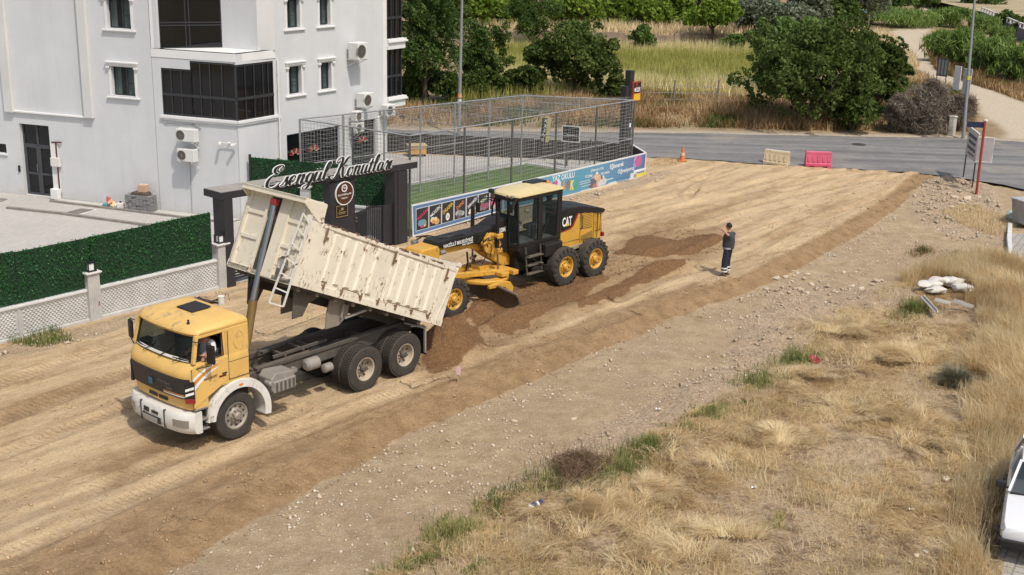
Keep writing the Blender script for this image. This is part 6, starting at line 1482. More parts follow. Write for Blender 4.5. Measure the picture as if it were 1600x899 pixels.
# ================================================================== SMALL THINGS
def gthing(name, lab, cat, px, py, rz=0, group=None, dz=0):
    p = on_ground(px, py); return thing(name, lab, cat, (p.x, p.y, p.z+dz), rz, group)
# traffic cone
o = thing('traffic_cone', 'orange traffic cone standing at the asphalt edge near the banner corner', 'traffic cone', tuple(at(1066,252,0)))
m = MB(); m.bx(-.2,.2,-.2,.2,0,.04); m.obj('base', mat('cone_orange', (.55,.16,.04), .6, dust=.3), o, bevel=.01)
m = MB(); m.lathe([(.15,.04),(.11,.28)], ax='z', n=20); m.lathe([(.085,.42),(.03,.75),(.001,.75)], ax='z', n=20); m.obj('cone', mat('cone_orange', (.55,.16,.04), .6, dust=.3), o, smooth=40)
m = MB(); m.lathe([(.111,.28),(.086,.42)], ax='z', n=20); m.obj('reflective_band', mat('band_pale', (.6,.42,.3), .5, dust=.2), o, smooth=40)
# plastic road barriers
def barrier(px, py, rz, mt, mt2, lab):
    q = at(px, py, -.02); o = thing('road_barrier', lab, 'road barrier', (q.x, q.y, hz(q.x, q.y)-.01), rz, 'plastic barriers closing the road'); L = .60
    m = MB()
    m.loft([[(-L,-y,z),(L,-y,z),(L,y,z),(-L,y,z)] for y, z in ((.24,.08),(.24,.20),(.20,.24),(.12,.62),(.11,.72),(.085,.74))])
    for x0,x1 in ((-L,-.42),(-.18,.18),(.42,L)): m.bx(x0,x1,-.24,.24,-.02,.079)
    b = m.obj('body', mt, o, bevel=.02)
    for s in (-1,1):
        for k in range(5):
            x = -.46+.23*k; r = MB(); r.add([(x-.055,s*.20,.27),(x+.055,s*.20,.27),(x+.045,s*.135,.56),(x-.045,s*.135,.56),(x-.04,s*.222,.30),(x+.04,s*.222,.30),(x+.03,s*.155,.53),(x-.03,s*.155,.53)],[(4,5,6,7),(0,1,5,4),(1,2,6,5),(2,3,7,6),(3,0,4,7)]); r.obj('rib', mt, o)
    m = MB(); m.bx(-L+.02,L-.02,-.088,.088,.741,.752); m.obj('top_edge', mt2, o)
    return o
BR = [at(1196,256,0), at(1234,260,0)]; rz1 = math.atan2(BR[1].y-BR[0].y, BR[1].x-BR[0].x)
barrier(1213,257, rz1-.12, mat('barrier_cream', (.55,.46,.30), .7, var=.15, dust=.45, chips=.2), mat('barrier_white', (.68,.63,.52), .6, dust=.2), 'faded cream plastic road barrier, dusty, nearer the cone')
barrier(1277,261.5, -.06, mat('barrier_pink', (.52,.06,.14), .6, var=.15, dust=.22), mat('barrier_pink_top', (.68,.2,.28), .6), 'pink red plastic road barrier beside the cream one')
# street lamps
def lamp(px, py, hgt, lean, lab, band):
    q = at(px, py, .25); o = thing('street_lamp', lab, 'street lamp', (q.x, q.y, q.z-.3)); H_ = hgt
    m = MB(); m.tube([(0,0,0),(lean*.5,0,H_*.5),(lean,0,H_)], [.10,.075,.05], 12); m.obj('pole', mat('galv_pole', (.36,.37,.38), .45, metal=.5, var=.1), o, smooth=60)
    m = MB(); m.tube([(lean,0,H_),(lean+.1,-.3,H_+.5),(lean+.1,-1.4,H_+.8)], .04, 8); m.obj('arm', mat('galv_pole', (.36,.37,.38), .45, metal=.5, var=.1), o, smooth=60)
    m = MB(); m.box((lean+.1,-1.7,H_+.82),(.25,.7,.1)); m.obj('lamp_head', M_grey, o, bevel=.03)
    for z, c in band: m = MB(); m.lathe([(.115,z),(.112,z+.22)], (lean*z/H_,0,0), 'z', 14); m.obj('band', flat('lampband_%d' % int(z*10), c), o, smooth=60)
lamp(717, 204, 9, .1, 'grey steel street lamp behind the ball cage', ((2.0,(.65,.3,.15)),(1.7,(.6,.6,.6))))
lamp(1506, 209, 9, -.45, 'grey steel street lamp beside the red sign post', ((3.2,(.55,.5,.05)),))
# electricity cabinet
q = at(1486,209,.1); o = thing('utility_cabinet', 'small white utility cabinet at the verge near the street lamp', 'utility cabinet', (q.x,q.y,q.z-.2), -.2)
m = MB(); m.bx(-.2,.2,-.15,.15,.1,1.12); m.obj('housing', mat('cabinet_white', (.62,.58,.5), .7, dust=.2), o, bevel=.015); m = MB(); m.bx(-.23,.23,-.18,.18,1.121,1.17); m.obj('lid', mat('cabinet_white', (.62,.58,.5), .7, dust=.2), o, bevel=.01); m = MB(); m.bx(-.22,.22,-.17,.17,0,.1); m.obj('plinth', M_conc, o)
# sign posts at the junction
q = at(1526,300,0); zq = hz(q.x,q.y); o = thing('sign_post', 'red post carrying a blue street plate and a white backed board at the junction', 'sign post', (q.x,q.y,zq-.1), 0)
m = MB(); m.tube([(0,0,0),(-.06,0,3.35)], .055, 10); m.obj('post', mat('post_red', (.30,.025,.02), .5, dust=.15), o, smooth=60)
m = MB(); m.add([(-.34,.06,1.55),(.36,-.35,1.45),(.36,-.35,2.50),(-.34,.06,2.62)], [(0,1,2,3)]); 
def tilted(m, a, b, z0, z1, th=.03): m.beam((a[0],a[1],(z0+z1)/2),(b[0],b[1],(z0+z1)/2), th, z1-z0)
m = MB(); tilted(m, (-.12,.32), (.50,.10), 1.50, 2.55); m.obj('board', mat('board_back', (.42,.39,.40), .6), o); m = MB(); m.tube([(-.12,.32,1.5),(.50,.10,1.5),(.50,.10,2.55),(-.12,.32,2.55),(-.12,.32,1.5)], .022, 6); m.obj('board_edge', M_wlet, o)
m = MB(); tilted(m, (-.75,.15), (-.08,.03), 3.0, 3.24); pl = m.obj('street_plate', mat('plate_navy', (.012,.02,.06), .5), o)
text('Türkocağı Cd.', .5, .08, .003, M_wlet, pl, face((-.42,.068,3.15), (.66,-.12,0))) if False else None
m = MB(); m.bx(-.1,.05,-.05,.05,3.3,3.36); m.obj('cap', M_wlet, o)
qa, qb = at(1505,277,0), at(1519,291,0); c_ = (qa+qb)/2; zq = hz(c_.x,c_.y); o = thing('notice_board', 'white notice board with dark lettering on black legs left of the red post', 'sign', (c_.x,c_.y,zq-.05), math.atan2(qb.y-qa.y, qb.x-qa.x)); w2 = (qb-qa).length/2
for s in (-1,1): m = MB(); m.bx(s*w2-.025,s*w2+.025,-.025,.025,0,1.3); m.obj('leg', M_blk, o)
m = MB(); m.bx(-w2-.1,w2+.1,-.03,-.001,1.15,2.42); bd = m.obj('board', mat('board_white', (.55,.53,.50), .7, dust=.2), o); m = MB(); m.bx(-w2-.13,w2+.13,-.04,.01,2.421,2.46); m.obj('top_edge', M_wlet, bd)
for k, (z, h_, w_) in enumerate(((2.12,.16,.8),(1.85,.14,.7),(1.58,.14,.8),(1.34,.08,.6))):
    m = MB(); rr = random.Random(k); x = -w2*w_
    while x < w2*w_: l_ = rr.uniform(.05,.16); m.bx(x, min(x+l_, w2*w_), -.036,-.031, z-h_/2, z+h_/2); x += l_+.035
    m.obj('print_line', mat('print_slate', (.08,.09,.13), .6), bd)
# boards further up the track
for px, py, w_, h_, lab, c in ((1470,128,.9,1.3,'dark framed board standing by the dirt track behind the thorn bush',(.05,.06,.06)),(1492,150,.5,1.6,'thin white board edge beside the dirt track',(.6,.6,.6)),(1502,195,.5,2.8,'tall pale board next to the street lamp pole',(.45,.46,.48))):
    q = far_pt(px, py); o = thing('roadside_board', lab, 'sign', (q.x,q.y,q.z-.1), -.9)
    m = MB(); m.bx(-w_/2,w_/2,-.03,.03,.5,.5+h_); b = m.obj('board', flat('rb_%d' % px, c), o, bevel=.01)
    for s in (-1,1): m = MB(); m.bx(s*w_*.42-.03,s*w_*.42+.03,-.03,.03,0,.499); m.obj('leg', M_grey, o)
    if px == 1470:
        for k in range(3): m = MB(); m.bx(-w_/2+.1+k*.27,-w_/2+.28+k*.27,-.04,-.031,.6,1.7); m.obj('panel', flat('rb_pale', (.2,.22,.22)), b)
# ---- yard kerbs, drains, brick stack, rubbish
def kerbline(pts, wd, ht, mt, name='kerb', off=0):
    m = MB()
    for a, b in zip(pts, pts[1:]):
        a = Vector((a[0], a[1], .02+ht/2)); b = Vector((b[0], b[1], .02+ht/2)); m = MB(); n_ = max(1, int((b-a).length/.9))
        for k in range(n_): m.beam(a.lerp(b, k/n_), a.lerp(b, (k+.985)/n_), wd, ht)
        struct(m.obj(name, mt), 'low concrete kerb crossing the paved yard')
M_kerb = mat('kerb_grey', (.23,.215,.195), .9, var=.2, dust=.2)
f4 = lambda x, y: pt2(x/4.444, 280+y/4.444, .02)
kerbline([f4(50,205), f4(425,245), f4(1010,325), f4(1400,372)], .14, .08, M_kerb)
kerbline([f4(350,157), f4(1300,274), f4(1600,310)], .12, .07, M_kerb)
struct(sheet('path', [f4(350,157), f4(1300,274), f4(1600,310), f4(1640,290), L3(-1.2,.02,0)[:2], L3(6.9,.02,0)[:2]], .05, mat('apron_paving', (.47,.45,.41), .9, var=.12), 'narrow paved apron along the apartment wall'))
for q4, lab in ((((455,235),(560,208),(655,217),(545,247)),'dark square drain grating in a white frame in the yard'),(((-20,165),(-10,138),(60,142),(10,165)),'drain grating at the left edge of the yard')):
    P4 = [f4(*p) for p in q4]; cx = sum(p[0] for p in P4)/4; cy = sum(p[1] for p in P4)/4; o = thing('drain_grating', lab, 'drain', (cx,cy,.02))
    m = MB(); m.prism([((p[0]-cx)*1.22,(p[1]-cy)*1.22) for p in P4], .0, .02, 'z'); m.obj('surround', M_cope, o); m = MB(); m.prism([(p[0]-cx,p[1]-cy) for p in P4], .021, .03, 'z'); m.obj('grating', mat('grating_dark', (.10,.10,.10), .6), o)
    for k in range(7):
        t = (k+.5)/7; a = Vector(P4[0]).lerp(Vector(P4[3]), t)-Vector((cx,cy)); b = Vector(P4[1]).lerp(Vector(P4[2]), t)-Vector((cx,cy)); m = MB(); m.beam((a.x,a.y,.034),(b.x,b.y,.034),.03,.008); m.obj('bar', M_grey, o)
pa = ML.inverted() @ Vector((*pt2(200,327),0)); pb = ML.inverted() @ Vector((*pt2(251,331),0))
xl, xr = 3.55, 2.42
BK = thing('block_stack', 'stack of small grey paving blocks against the apartment wall', 'block stack', group=None); BK.matrix_world = ML @ Matrix.Translation((0,.35,.05))
me_src = None; rr = random.Random(4); nb = 0
for lay in range(8):
    x = xr; ex = xl-(.04*lay if lay < 5 else .02*lay)+rr.uniform(-.03,.03)
    while x < ex:
        for yy in (0.12,-.1):
            if me_src is None: mb = MB(); mb.bx(-.075,.075,-.095,.095,0,.072); b = mb.obj('paving_block', mat('block_grey', (.22,.215,.21), .9, var=.35, scale=4), BK, bevel=.006, segs=1); me_src = b
            else: b = me_src.copy(); COL.objects.link(b); b.parent = BK
            b.location = (x+.08+rr.uniform(-.008,.008), yy+rr.uniform(-.02,.02), lay*.076); b.rotation_euler = (0,0,rr.uniform(-.08,.08)); nb += 1
        x += .16
def wallthing(name, lab, cat, x, y, z): o = thing(name, lab, cat); o.matrix_world = ML @ Matrix.Translation((x,y,z)); return o
o = wallthing('folded_sheets', 'brown folded sheets lying on the block stack', 'sheets', 2.95,.36,.665); m = MB()
for k in range(3): m.bx(-.38+.03*k,.36-.04*k,-.16,.18,.035*k,.03+.035*k)
m.obj('sheet', mat('sheet_brown', (.12,.09,.075), .8, var=.3), o, bevel=.01)
o = wallthing('cardboard_box', 'small open cardboard box on top of the block stack', 'cardboard box', 2.85,.36,.775); m = MB(); m.bx(-.16,.16,-.12,.12,0,.26); m.obj('carton', mat('cardboard', (.50,.33,.22), .85, var=.1), o, bevel=.006); m = MB(); m.bx(-.15,-.02,-.18,.0,.262,.268, rotm(0,0,.1)); m.bx(.02,.15,-.14,.04,.262,.268); m.obj('flap', mat('cardboard_light', (.6,.48,.36), .85), o)
o = wallthing('rubbish_heap', 'small heap of teal and orange rubbish by the apartment wall', 'rubbish', 4.3,.45,.05)
for k, (dx,dz,c) in enumerate(((.15,.1,(.12,.35,.36)),(-.02,.2,(.6,.3,.15)),(-.15,.12,(.65,.45,.2)),(.05,.3,(.5,.12,.08)),(-.22,.06,(.6,.6,.55)),(.22,.04,(.1,.3,.3)))): 
    m = MB(); m.box((dx,0,dz),(.22,.18,.13), rotm(.4*k,.5*k,.7*k)); m.obj('litter', flat('litter_%d' % k, c), o, bevel=.03)
o = wallthing('white_canister', 'white square canister beside the rubbish heap', 'canister', 3.85,.42,.05); m = MB(); m.bx(-.13,.13,-.1,.1,0,.22, rotm(0,.0,.3)); m.obj('body', M_white, o, bevel=.03); m = MB(); m.bx(-.03,.03,-.03,.03,.22,.27); m.obj('cap', M_blk, o)
# bucket and debris beside the fence
o = gthing('plastic_bucket', 'white plastic bucket standing on the sand near the gate column', 'bucket', 346, 476)
m = MB(); m.lathe([(.001,0),(.085,0),(.10,.24),(.11,.25),(.10,.26),(.08,.25),(.001,.24)], ax='z', n=18); m.obj('body', M_white, o, smooth=40); m = MB(); m.tube([(.1,0,.2),(.14,0,.34),(.2,.05,.3),(.22,.1,.1)], .008, 5); m.obj('handle', M_blk, o)
o = gthing('roofing_scrap', 'crumpled black and brown scrap sheet lying by the fence foot', 'scrap', 322, 474)
m = MB(); vs = []; rr = random.Random(8)
for i in range(9):
    for j in range(4): vs.append((-.45+.11*i, -.12+.08*j+.03*rr.random(), .03+.10*rr.random()+.05*math.sin(i)))
m.add(vs, [(i*4+j,(i+1)*4+j,(i+1)*4+j+1,i*4+j+1) for i in range(8) for j in range(3)]); m.obj('sheet', mat('scrap_dark', (.05,.03,.025), .8, var=.5, scale=10), o)
# survey stake with ribbon
o = gthing('marker_stake', 'short marker stake with a pale pink ribbon on the road edge', 'stake', 716, 596); m = MB(); m.beam((0,0,-.05),(0,0,.42),.03,.03); m.obj('stake', mat('stake_wood', (.4,.3,.2), .8), o)
m = MB(); m.prism([(-.05,.20),(.05,.16),(.06,.36),(.0,.42),(-.06,.32)], -.03, -.018); m.obj('ribbon', mat('ribbon_pink', (.6,.4,.42), .8), o)
# sacks, planks, bags in the grass
def lump(name, lab, cat, px, py, dims, c, seed, rz=0, group=None, rough=.8, part='body', lift=.0):
    q = on_ground(px, py); o = thing(name, lab, cat, (q.x, q.y, q.z+lift), rz, group); m = MB(); rr = random.Random(seed); n, k = 14, 8; R = []
    for i in range(k+1):
        t = -1+2*i/k; rad_ = math.sqrt(max(0.02, 1-abs(t)**2.6)); ring = []
        for j in range(n):
            a = 2*math.pi*j/n; nn = 1+.42*(float(vnoise(t*3.5+seed, math.cos(a)*1.6+math.sin(a)*.7, 1, seed))-.5)*2+.16*math.sin(3*a+seed+4*t); sq = (abs(math.cos(a))**.6*(1 if math.cos(a) > 0 else -1), abs(math.sin(a))**.7*(1 if math.sin(a) > 0 else -1)); ring.append((t*dims[0]*(1+.1*math.sin(2*a+seed)), rad_*sq[0]*dims[1]*nn, dims[2]*.7+rad_*sq[1]*dims[2]*nn*.8))
        R.append(ring)
    m.loft(R); m.obj(part, mat('lump_%s' % name+str(seed), c, rough, var=.15, scale=6, bump=.3, bscale=12), o, smooth=70); return o
for k, (x, y, rz, d, lab) in enumerate(((1452,454,.4,(.46,.2,.13),'leftmost flat white sack half sunk in the dry grass'),(1472,449,-.1,(.48,.2,.14),'white sack in the middle of the row in the dry grass'),(1490,451,.5,(.40,.2,.15),'rightmost white sack of the row in the dry grass'),(1461,463,.1,(.36,.18,.12),'white sack lying in front of the row of sacks'),(1503,459,-.5,(.34,.17,.12),'white sack apart at the right end, half under the grass'))): lump('white_sack', lab, 'sack', x, y, d, (.60,.555,.50), 20+k, rz, lift=.12)
for k, (x0,y0,x1,y1,w_,lab) in enumerate(((1440,477,1462,498,.13,'white board offcut slanting beside the dark green weeds'),(1458,482,1483,485,.12,'folded white board offcut lying behind the slanting one'),(1487,484,1518,491,.10,'thin pale board in the grass to the right of the offcuts'))):
    a = on_ground(x0,y0)+Vector((0,0,.26)); b = on_ground(x1,y1)+Vector((0,0,.20)); c0 = (a+b)/2; o = thing('board_offcut', lab, 'board', tuple(c0)); m = MB(); m.beam(a-c0, b-c0, w_, .035); m.obj('board', mat('offcut_white', (.60,.585,.55), .7, var=.15, dust=.2), o, bevel=.004)
    m = MB(); m.beam(a-c0+Vector((0,-w_/2,.05)), b-c0+Vector((0,-w_/2,.05)), .02, .10); m.obj('folded_edge', mat('offcut_white', (.60,.585,.55), .7, var=.15, dust=.2), o)
lump('plastic_bag', 'full pale green plastic bag beside the grey container', 'bag', 1584, 344, (.34,.26,.24), (.42,.52,.43), 31, .3, rough=.4)
o = gthing('plastic_bowl', 'broken red plastic bowl lying in the straw', 'bowl', 1271, 565, .3); m = MB(); m.lathe([(.001,.01),(.10,.01),(.19,.10),(.21,.10),(.20,.115),(.17,.10)], ax='z', n=20); m.obj('bowl', mat('bowl_red', (.42,.03,.05), .5), o, smooth=50); o.rotation_euler.x = .35; o.scale = (.8,.8,.8)
o = gthing('crushed_bottle', 'crushed white and dark blue wrapper on the straw', 'wrapper', 836, 797); 
for k in range(4): m = MB(); m.box((.06*k-.08,.03*(k%2),.08+.03*k),(.12,.09,.05), rotm(.6*k,.3*k,k)); m.obj('crumple', flat('wrap_%d' % (k%2), ((.65,.65,.68),(.05,.06,.15))[k%2]), o, bevel=.015)
for k, (x,y,lab) in enumerate(((1260,540,'small white cup on the gravel edge left of the straw'),(1028,642,'scrap of white paper at the edge of the weeds'),(1424,799,'torn white paper lying between the straw tufts'),(1178,765,'white scrap among the straw near the bottom'))):
    q = on_ground(x,y); o = thing('paper_scrap', lab, 'litter', (q.x,q.y,q.z+.03)); m = MB(); rr = random.Random(k+50)
    m.add([tuple(.6*v for v in p) for p in ((-.1,-.05,.02),(.02,-.08,.08),(.11,-.02,.0),(.07,.07,.05),(-.03,.04,.02),(-.09,.03,.09))], [(0,1,4,5),(1,2,3,4)]); m.obj('scrap', M_wlet, o)
# grey container at the right edge
q = at(1607,352,-.1); o = thing('waste_container', 'grey metal waste container cut off by the right edge', 'waste container', (q.x,q.y,-.15), .35)
m = MB(); m.loft([[(-.62,-.45,z0) if k == 0 else p for k, p in enumerate([(-.6*s,-.42*s,z0),(.6*s,-.42*s,z0),(.6*s,.42*s,z0),(-.6*s,.42*s,z0)])] for z0, s in ((.18,.85),(.9,1.0),(1.05,1.04))]); m.obj('body', mat('container_grey', (.33,.34,.36), .5, metal=.4, var=.15, dust=.2), o, bevel=.02)
m = MB(); m.bx(-.64,.64,-.47,.47,1.051,1.10); 
for k in range(4): m.bx(-.5+.3*k,-.46+.3*k,-.46,-.44,.3,1.0)
m.obj('lid', mat('container_lid', (.5,.51,.52), .5, metal=.3), o, bevel=.01)
for s in (-1,1): m = MB(); m.lathe([(.001,-.03),(.09,-.03),(.09,.03),(.001,.03)], (s*.4,-.3,.09), 'y', 12); m.obj('castor', M_blk, o)
# kerb stones along the side street
kp = [at(1578,352,-.1), at(1576,378,-.15), at(1579,405,-.18)]
m = MB()
o = thing('white_kerb', 'short run of white kerb stones beside the grey side street', 'kerb')
for a, b in zip(kp, kp[1:]):
    for k in range(3): p = a.lerp(b, k/3); q = a.lerp(b, (k+.93)/3); m = MB(); m.beam((p.x,p.y,-.10),(q.x,q.y,-.10),.16,.2); m.obj('kerb_stone', M_cope, o, bevel=.02)
# stones
def stone_mesh(seed, c, nm):
    bm = bmesh.new(); bmesh.ops.create_icosphere(bm, subdivisions=1, radius=1); rr = random.Random(seed)
    for v in bm.verts: v.co *= rr.uniform(.7,1.15); v.co.z *= .62; v.co.x *= 1.25
    me = bpy.data.meshes.new(nm); bm.to_mesh(me); bm.free(); me.materials.append(c); return me
M_st = [mat('stone_a', (.50,.41,.30), .9, var=.2, dust=.3, scale=8), mat('stone_b', (.42,.335,.24), .9, var=.2, dust=.3, scale=8), mat('stone_c', (.52,.43,.32), .9, var=.3, scale=3)]
SM = [stone_mesh(i, M_st[i % 3], 'stone') for i in range(6)]
rr = random.Random(12)
spots = [(1212,437,10),(1228,434,7),(1237,441,6),(1246,428,6),(1255,437,7),(1262,430,6),(1240,432,5),(1268,446,8),(1282,441,6),(1276,452,7),(1293,449,8),(1250,455,11),(1233,458,7),(1222,450,6),(1262,459,6),(1302,456,6),(1240,425,5),(1331,449,8),(1345,452,7),(1362,446,6),(1369,441,9),(1377,440,7),(1214,455,8),(1197,453,8),(1318,427,6),(1344,422,5),
         (1478,752,13),(1462,757,7),(1432,870,9),(1446,864,8),(1420,880,7),(803,659,7),(700,690,6),(896,656,7),(770,697,6),(1500,300,8),(1490,310,9),(1482,303,7),(1512,312,10),(1500,320,8),(1475,315,7),(1520,322,8),(1462,326,6),(1530,310,6),(1488,325,7),(1508,330,6)]
for (x, y, s) in spots:
    q = on_ground(x, y); sc_ = s/1600*1600/ (CF/ (Vector((q.x,q.y,q.z-CH))).dot(_fw))/2*1.35
    o = bpy.data.objects.new('stone', SM[rr.randrange(6)]); COL.objects.link(o); o.location = (q.x, q.y, q.z+sc_*.35); o.scale = (sc_*rr.uniform(.8,1.2), sc_*rr.uniform(.7,1), sc_*rr.uniform(.7,1.1)); o.rotation_euler = (rr.uniform(-.3,.3), rr.uniform(-.3,.3), rr.uniform(0,6.28))
    far_ = y < 340; near_ = y > 600
    tag(o, 'broken grey stone in the rubble heap around the red sign post' if far_ else ('lone pale stone lying in the dry ground of the foreground' if near_ else 'pale broken stone in the loose scatter on the gravel below the worker'), 'stone', 'stones by the sign post' if far_ else ('foreground stones' if near_ else 'stones scattered on the gravel'))
def scatter_stones(name, poly, n, s0, s1, lab, seed, mt, ex=None):
    r = np.random.RandomState(seed); xs = [p[0] for p in poly]; ys = [p[1] for p in poly]; X = r.uniform(min(xs), max(xs), n*4); Y = r.uniform(min(ys), max(ys), n*4); k = inpoly(X, Y, poly)&(fbm(X, Y, 1.2, 3, seed) > .47)&(~inpoly(X, Y, ex) if ex else True); X, Y = X[k][:n], Y[k][:n]; n = len(X); Z = height(X, Y)
    base = np.array([(1,0,0),(-.5,.87,0),(-.5,-.87,0),(.1,.1,.8),(0,0,-.4)]); F0 = np.array([(0,1,3),(1,2,3),(2,0,3),(1,0,4),(2,1,4),(0,2,4)])
    S = s0*(s1/s0)**(r.uniform(0,1,n)**3); a = r.uniform(0, 6.28, n); ca, sa = np.cos(a), np.sin(a); B = base[None]*(1+.35*r.normal(size=(n,5,3)))*S[:,None,None]
    V = np.stack([B[...,0]*ca[:,None]-B[...,1]*sa[:,None]+X[:,None], B[...,0]*sa[:,None]+B[...,1]*ca[:,None]+Y[:,None], B[...,2]+Z[:,None]+.2*S[:,None]], -1).reshape(-1,3); F = (F0[None]+5*np.arange(n)[:,None,None]).reshape(-1,3)
    tag(fast(name, V, F, mt), lab, 'gravel', kind='stuff')
GR = PP([(255,899),(560,726),(752,632),(916,557),(1046,498),(1200,450),(1446,300),(1560,300),(1575,400),(1450,420),(1300,480),(1230,570),(1060,650),(850,745),(690,830),(590,899)], DROP)
scatter_stones('gravel', GR, 16000, .010, .065, 'loose pale pebbles over the grey gravel strip', 3, M_st[2])
for k, q_ in enumerate(RUB): scatter_stones('rubble', q_, (1500,900,700,2600)[k], .02, (.12,.13,.10,.09)[k], ('broken rubble along the foot of the banners','broken rubble around the sign posts','broken rubble along the foot of the fence','clods and small rubble along the edge of the dry plot')[k], 5+k, M_st[k % 2])
scatter_stones('clods', PP([(0,600),(900,330),(1440,275),(1160,440),(560,720),(255,890),(0,900)]), 15000, .008, .045, 'small clods and pebbles on the graded sand', 19, mat('clod_sand', (.46,.32,.18), .95, var=.45, scale=2), HULL)
scatter_stones('soil_clods', HULL, 5000, .008, .045, 'dark clods of fresh moist soil spread behind the truck', 23, mat('clod_dark', (.22,.125,.06), .95, var=.4, scale=3))

# ================================================================== PEOPLE
def skinned(name, joints, edges, mt, parent, sub=2):
    me = bpy.data.meshes.new(name); me.from_pydata([j[0] for j in joints], edges, []); me.materials.append(mt); o = bpy.data.objects.new(name, me); COL.objects.link(o); o.parent = parent
    s = o.modifiers.new('skin', 'SKIN'); s.use_smooth_shade = True
    sv = me.skin_vertices[0].data if me.skin_vertices else None
    if sv is None:
        bm = bmesh.new(); bm.from_mesh(me); bm.verts.layers.skin.verify(); bm.to_mesh(me); bm.free(); sv = me.skin_vertices[0].data
    for i, j in enumerate(joints): r = j[1]; sv[i].radius = r if isinstance(r, tuple) else (r, r); sv[i].use_root = (i == 0)
    o.modifiers.new('sub', 'SUBSURF').levels = sub; o.modifiers['sub'].render_levels = sub; return o
M_skin = mat('skin', (.42,.22,.15), .6, var=.08); M_hair = mat('hair_dark', (.02,.014,.01), .8)
def hand(parent, wrist, d, up, mt, size=1.0, curl=.15):
    d = Vector(d).normalized(); up = Vector(up).normalized(); sd = d.cross(up).normalized(); w = Vector(wrist)
    J = [(tuple(w), .022*size), (tuple(w+d*.05*size), (.034*size,.018*size)), (tuple(w+d*.085*size), (.036*size,.015*size))]; E = [(0,1),(1,2)]
    for k, (off, ln) in enumerate(((-.030,.068),(-.011,.078),(.009,.074),(.028,.058))):
        a = w+d*.092*size+sd*off*size; b = a+d*ln*.5*size-up*curl*ln*.3; c = b+d*ln*.5*size-up*curl*ln*.8; i = len(J); J += [(tuple(a), .0095*size), (tuple(b), .0088*size), (tuple(c), .0075*size)]; E += [(2,i),(i,i+1),(i+1,i+2)]
    a = w+d*.03*size-sd*.035*size; b = a+d*.035*size-sd*.03*size; c = b+d*.03*size-sd*.008*size; i = len(J); J += [(tuple(a), .013*size), (tuple(b), .011*size), (tuple(c), .009*size)]; E += [(1,i),(i,i+1),(i+1,i+2)]
    return J, E
def merge(parts):
    J, E = [], []
    for j, e, att in parts:
        n = len(J); J += j; E += [(a+n, b+n) for a, b in e]
        if att is not None: E.append((att, n))
    return J, E
def head(parent, c, yaw, size=1.0):
    # skull with brow, nose, mouth, ears; hair cap
    h = bpy.data.objects.new('head', None); COL.objects.link(h); h.parent = parent; h.location = c; h.rotation_euler = (0, .1, yaw); s = size
    bm = bmesh.new(); bmesh.ops.create_uvsphere(bm, u_segments=24, v_segments=18, radius=1)
    for v in bm.verts:
        x, y, z = v.co; k = 1-.28*max(0, -z)**1.3; v.co.x = x*.098*k+(.012 if z < -.3 and x > 0 else 0); v.co.y = y*.076*(1-.25*max(0, -z)**1.2); v.co.z = z*.118
        if x > .75 and abs(y) < .18: v.co.x += .018*math.exp(-((z+.12)/.16)**2)*(1-abs(y)/.18)     # nose
        if x > .6 and .1 < abs(y) < .5 and 0 < z < .25: v.co.x -= .008                               # eye sockets
        if x > .7 and abs(y) < .3 and -.55 < z < -.42: v.co.x -= .004
        v.co *= s
    me = bpy.data.meshes.new('skull'); bm.to_mesh(me); bm.free(); me.materials.append(M_skin); me.polygons.foreach_set('use_smooth', [True]*len(me.polygons)); o = bpy.data.objects.new('face', me); COL.objects.link(o); o.parent = h
    for sd in (-1,1):
        m = MB(); m.lathe([(.001,-.006),(.02,-.006),(.026,.004),(.001,.006)], (0,0,0), 'y', 10); e = m.obj('ear', M_skin, h, smooth=60, loc=(-.005*s, sd*.075*s, -.005)); e.scale = (.7*s, s, 1.15*s)
        m = MB(); m.box((.088*s, sd*.03*s, .012*s), (.01*s,.022*s,.009*s)); m.obj('eye', M_hair, h)
    m = MB(); m.box((.092*s, 0, -.057*s), (.01*s,.04*s,.008*s)); m.obj('mouth', mat('lips', (.3,.1,.08), .6), h)
    bm = bmesh.new(); bmesh.ops.create_uvsphere(bm, u_segments=22, v_segments=16, radius=1)
    for v in bm.verts: x, y, z = v.co; v.co = Vector((x*.106-.008, y*.084, z*.112+.016))*s
    bmesh.ops.delete(bm, geom=[v for v in bm.verts if (v.co.z < (-.03+.09*max(0, v.co.x/(.1*s)))*s) or (v.co.x > .066*s and v.co.z < .06*s)], context='VERTS')
    me = bpy.data.meshes.new('hair'); bm.to_mesh(me); bm.free(); me.materials.append(M_hair); me.polygons.foreach_set('use_smooth', [True]*len(me.polygons)); o = bpy.data.objects.new('hair', me); COL.objects.link(o); o.parent = h
    return h
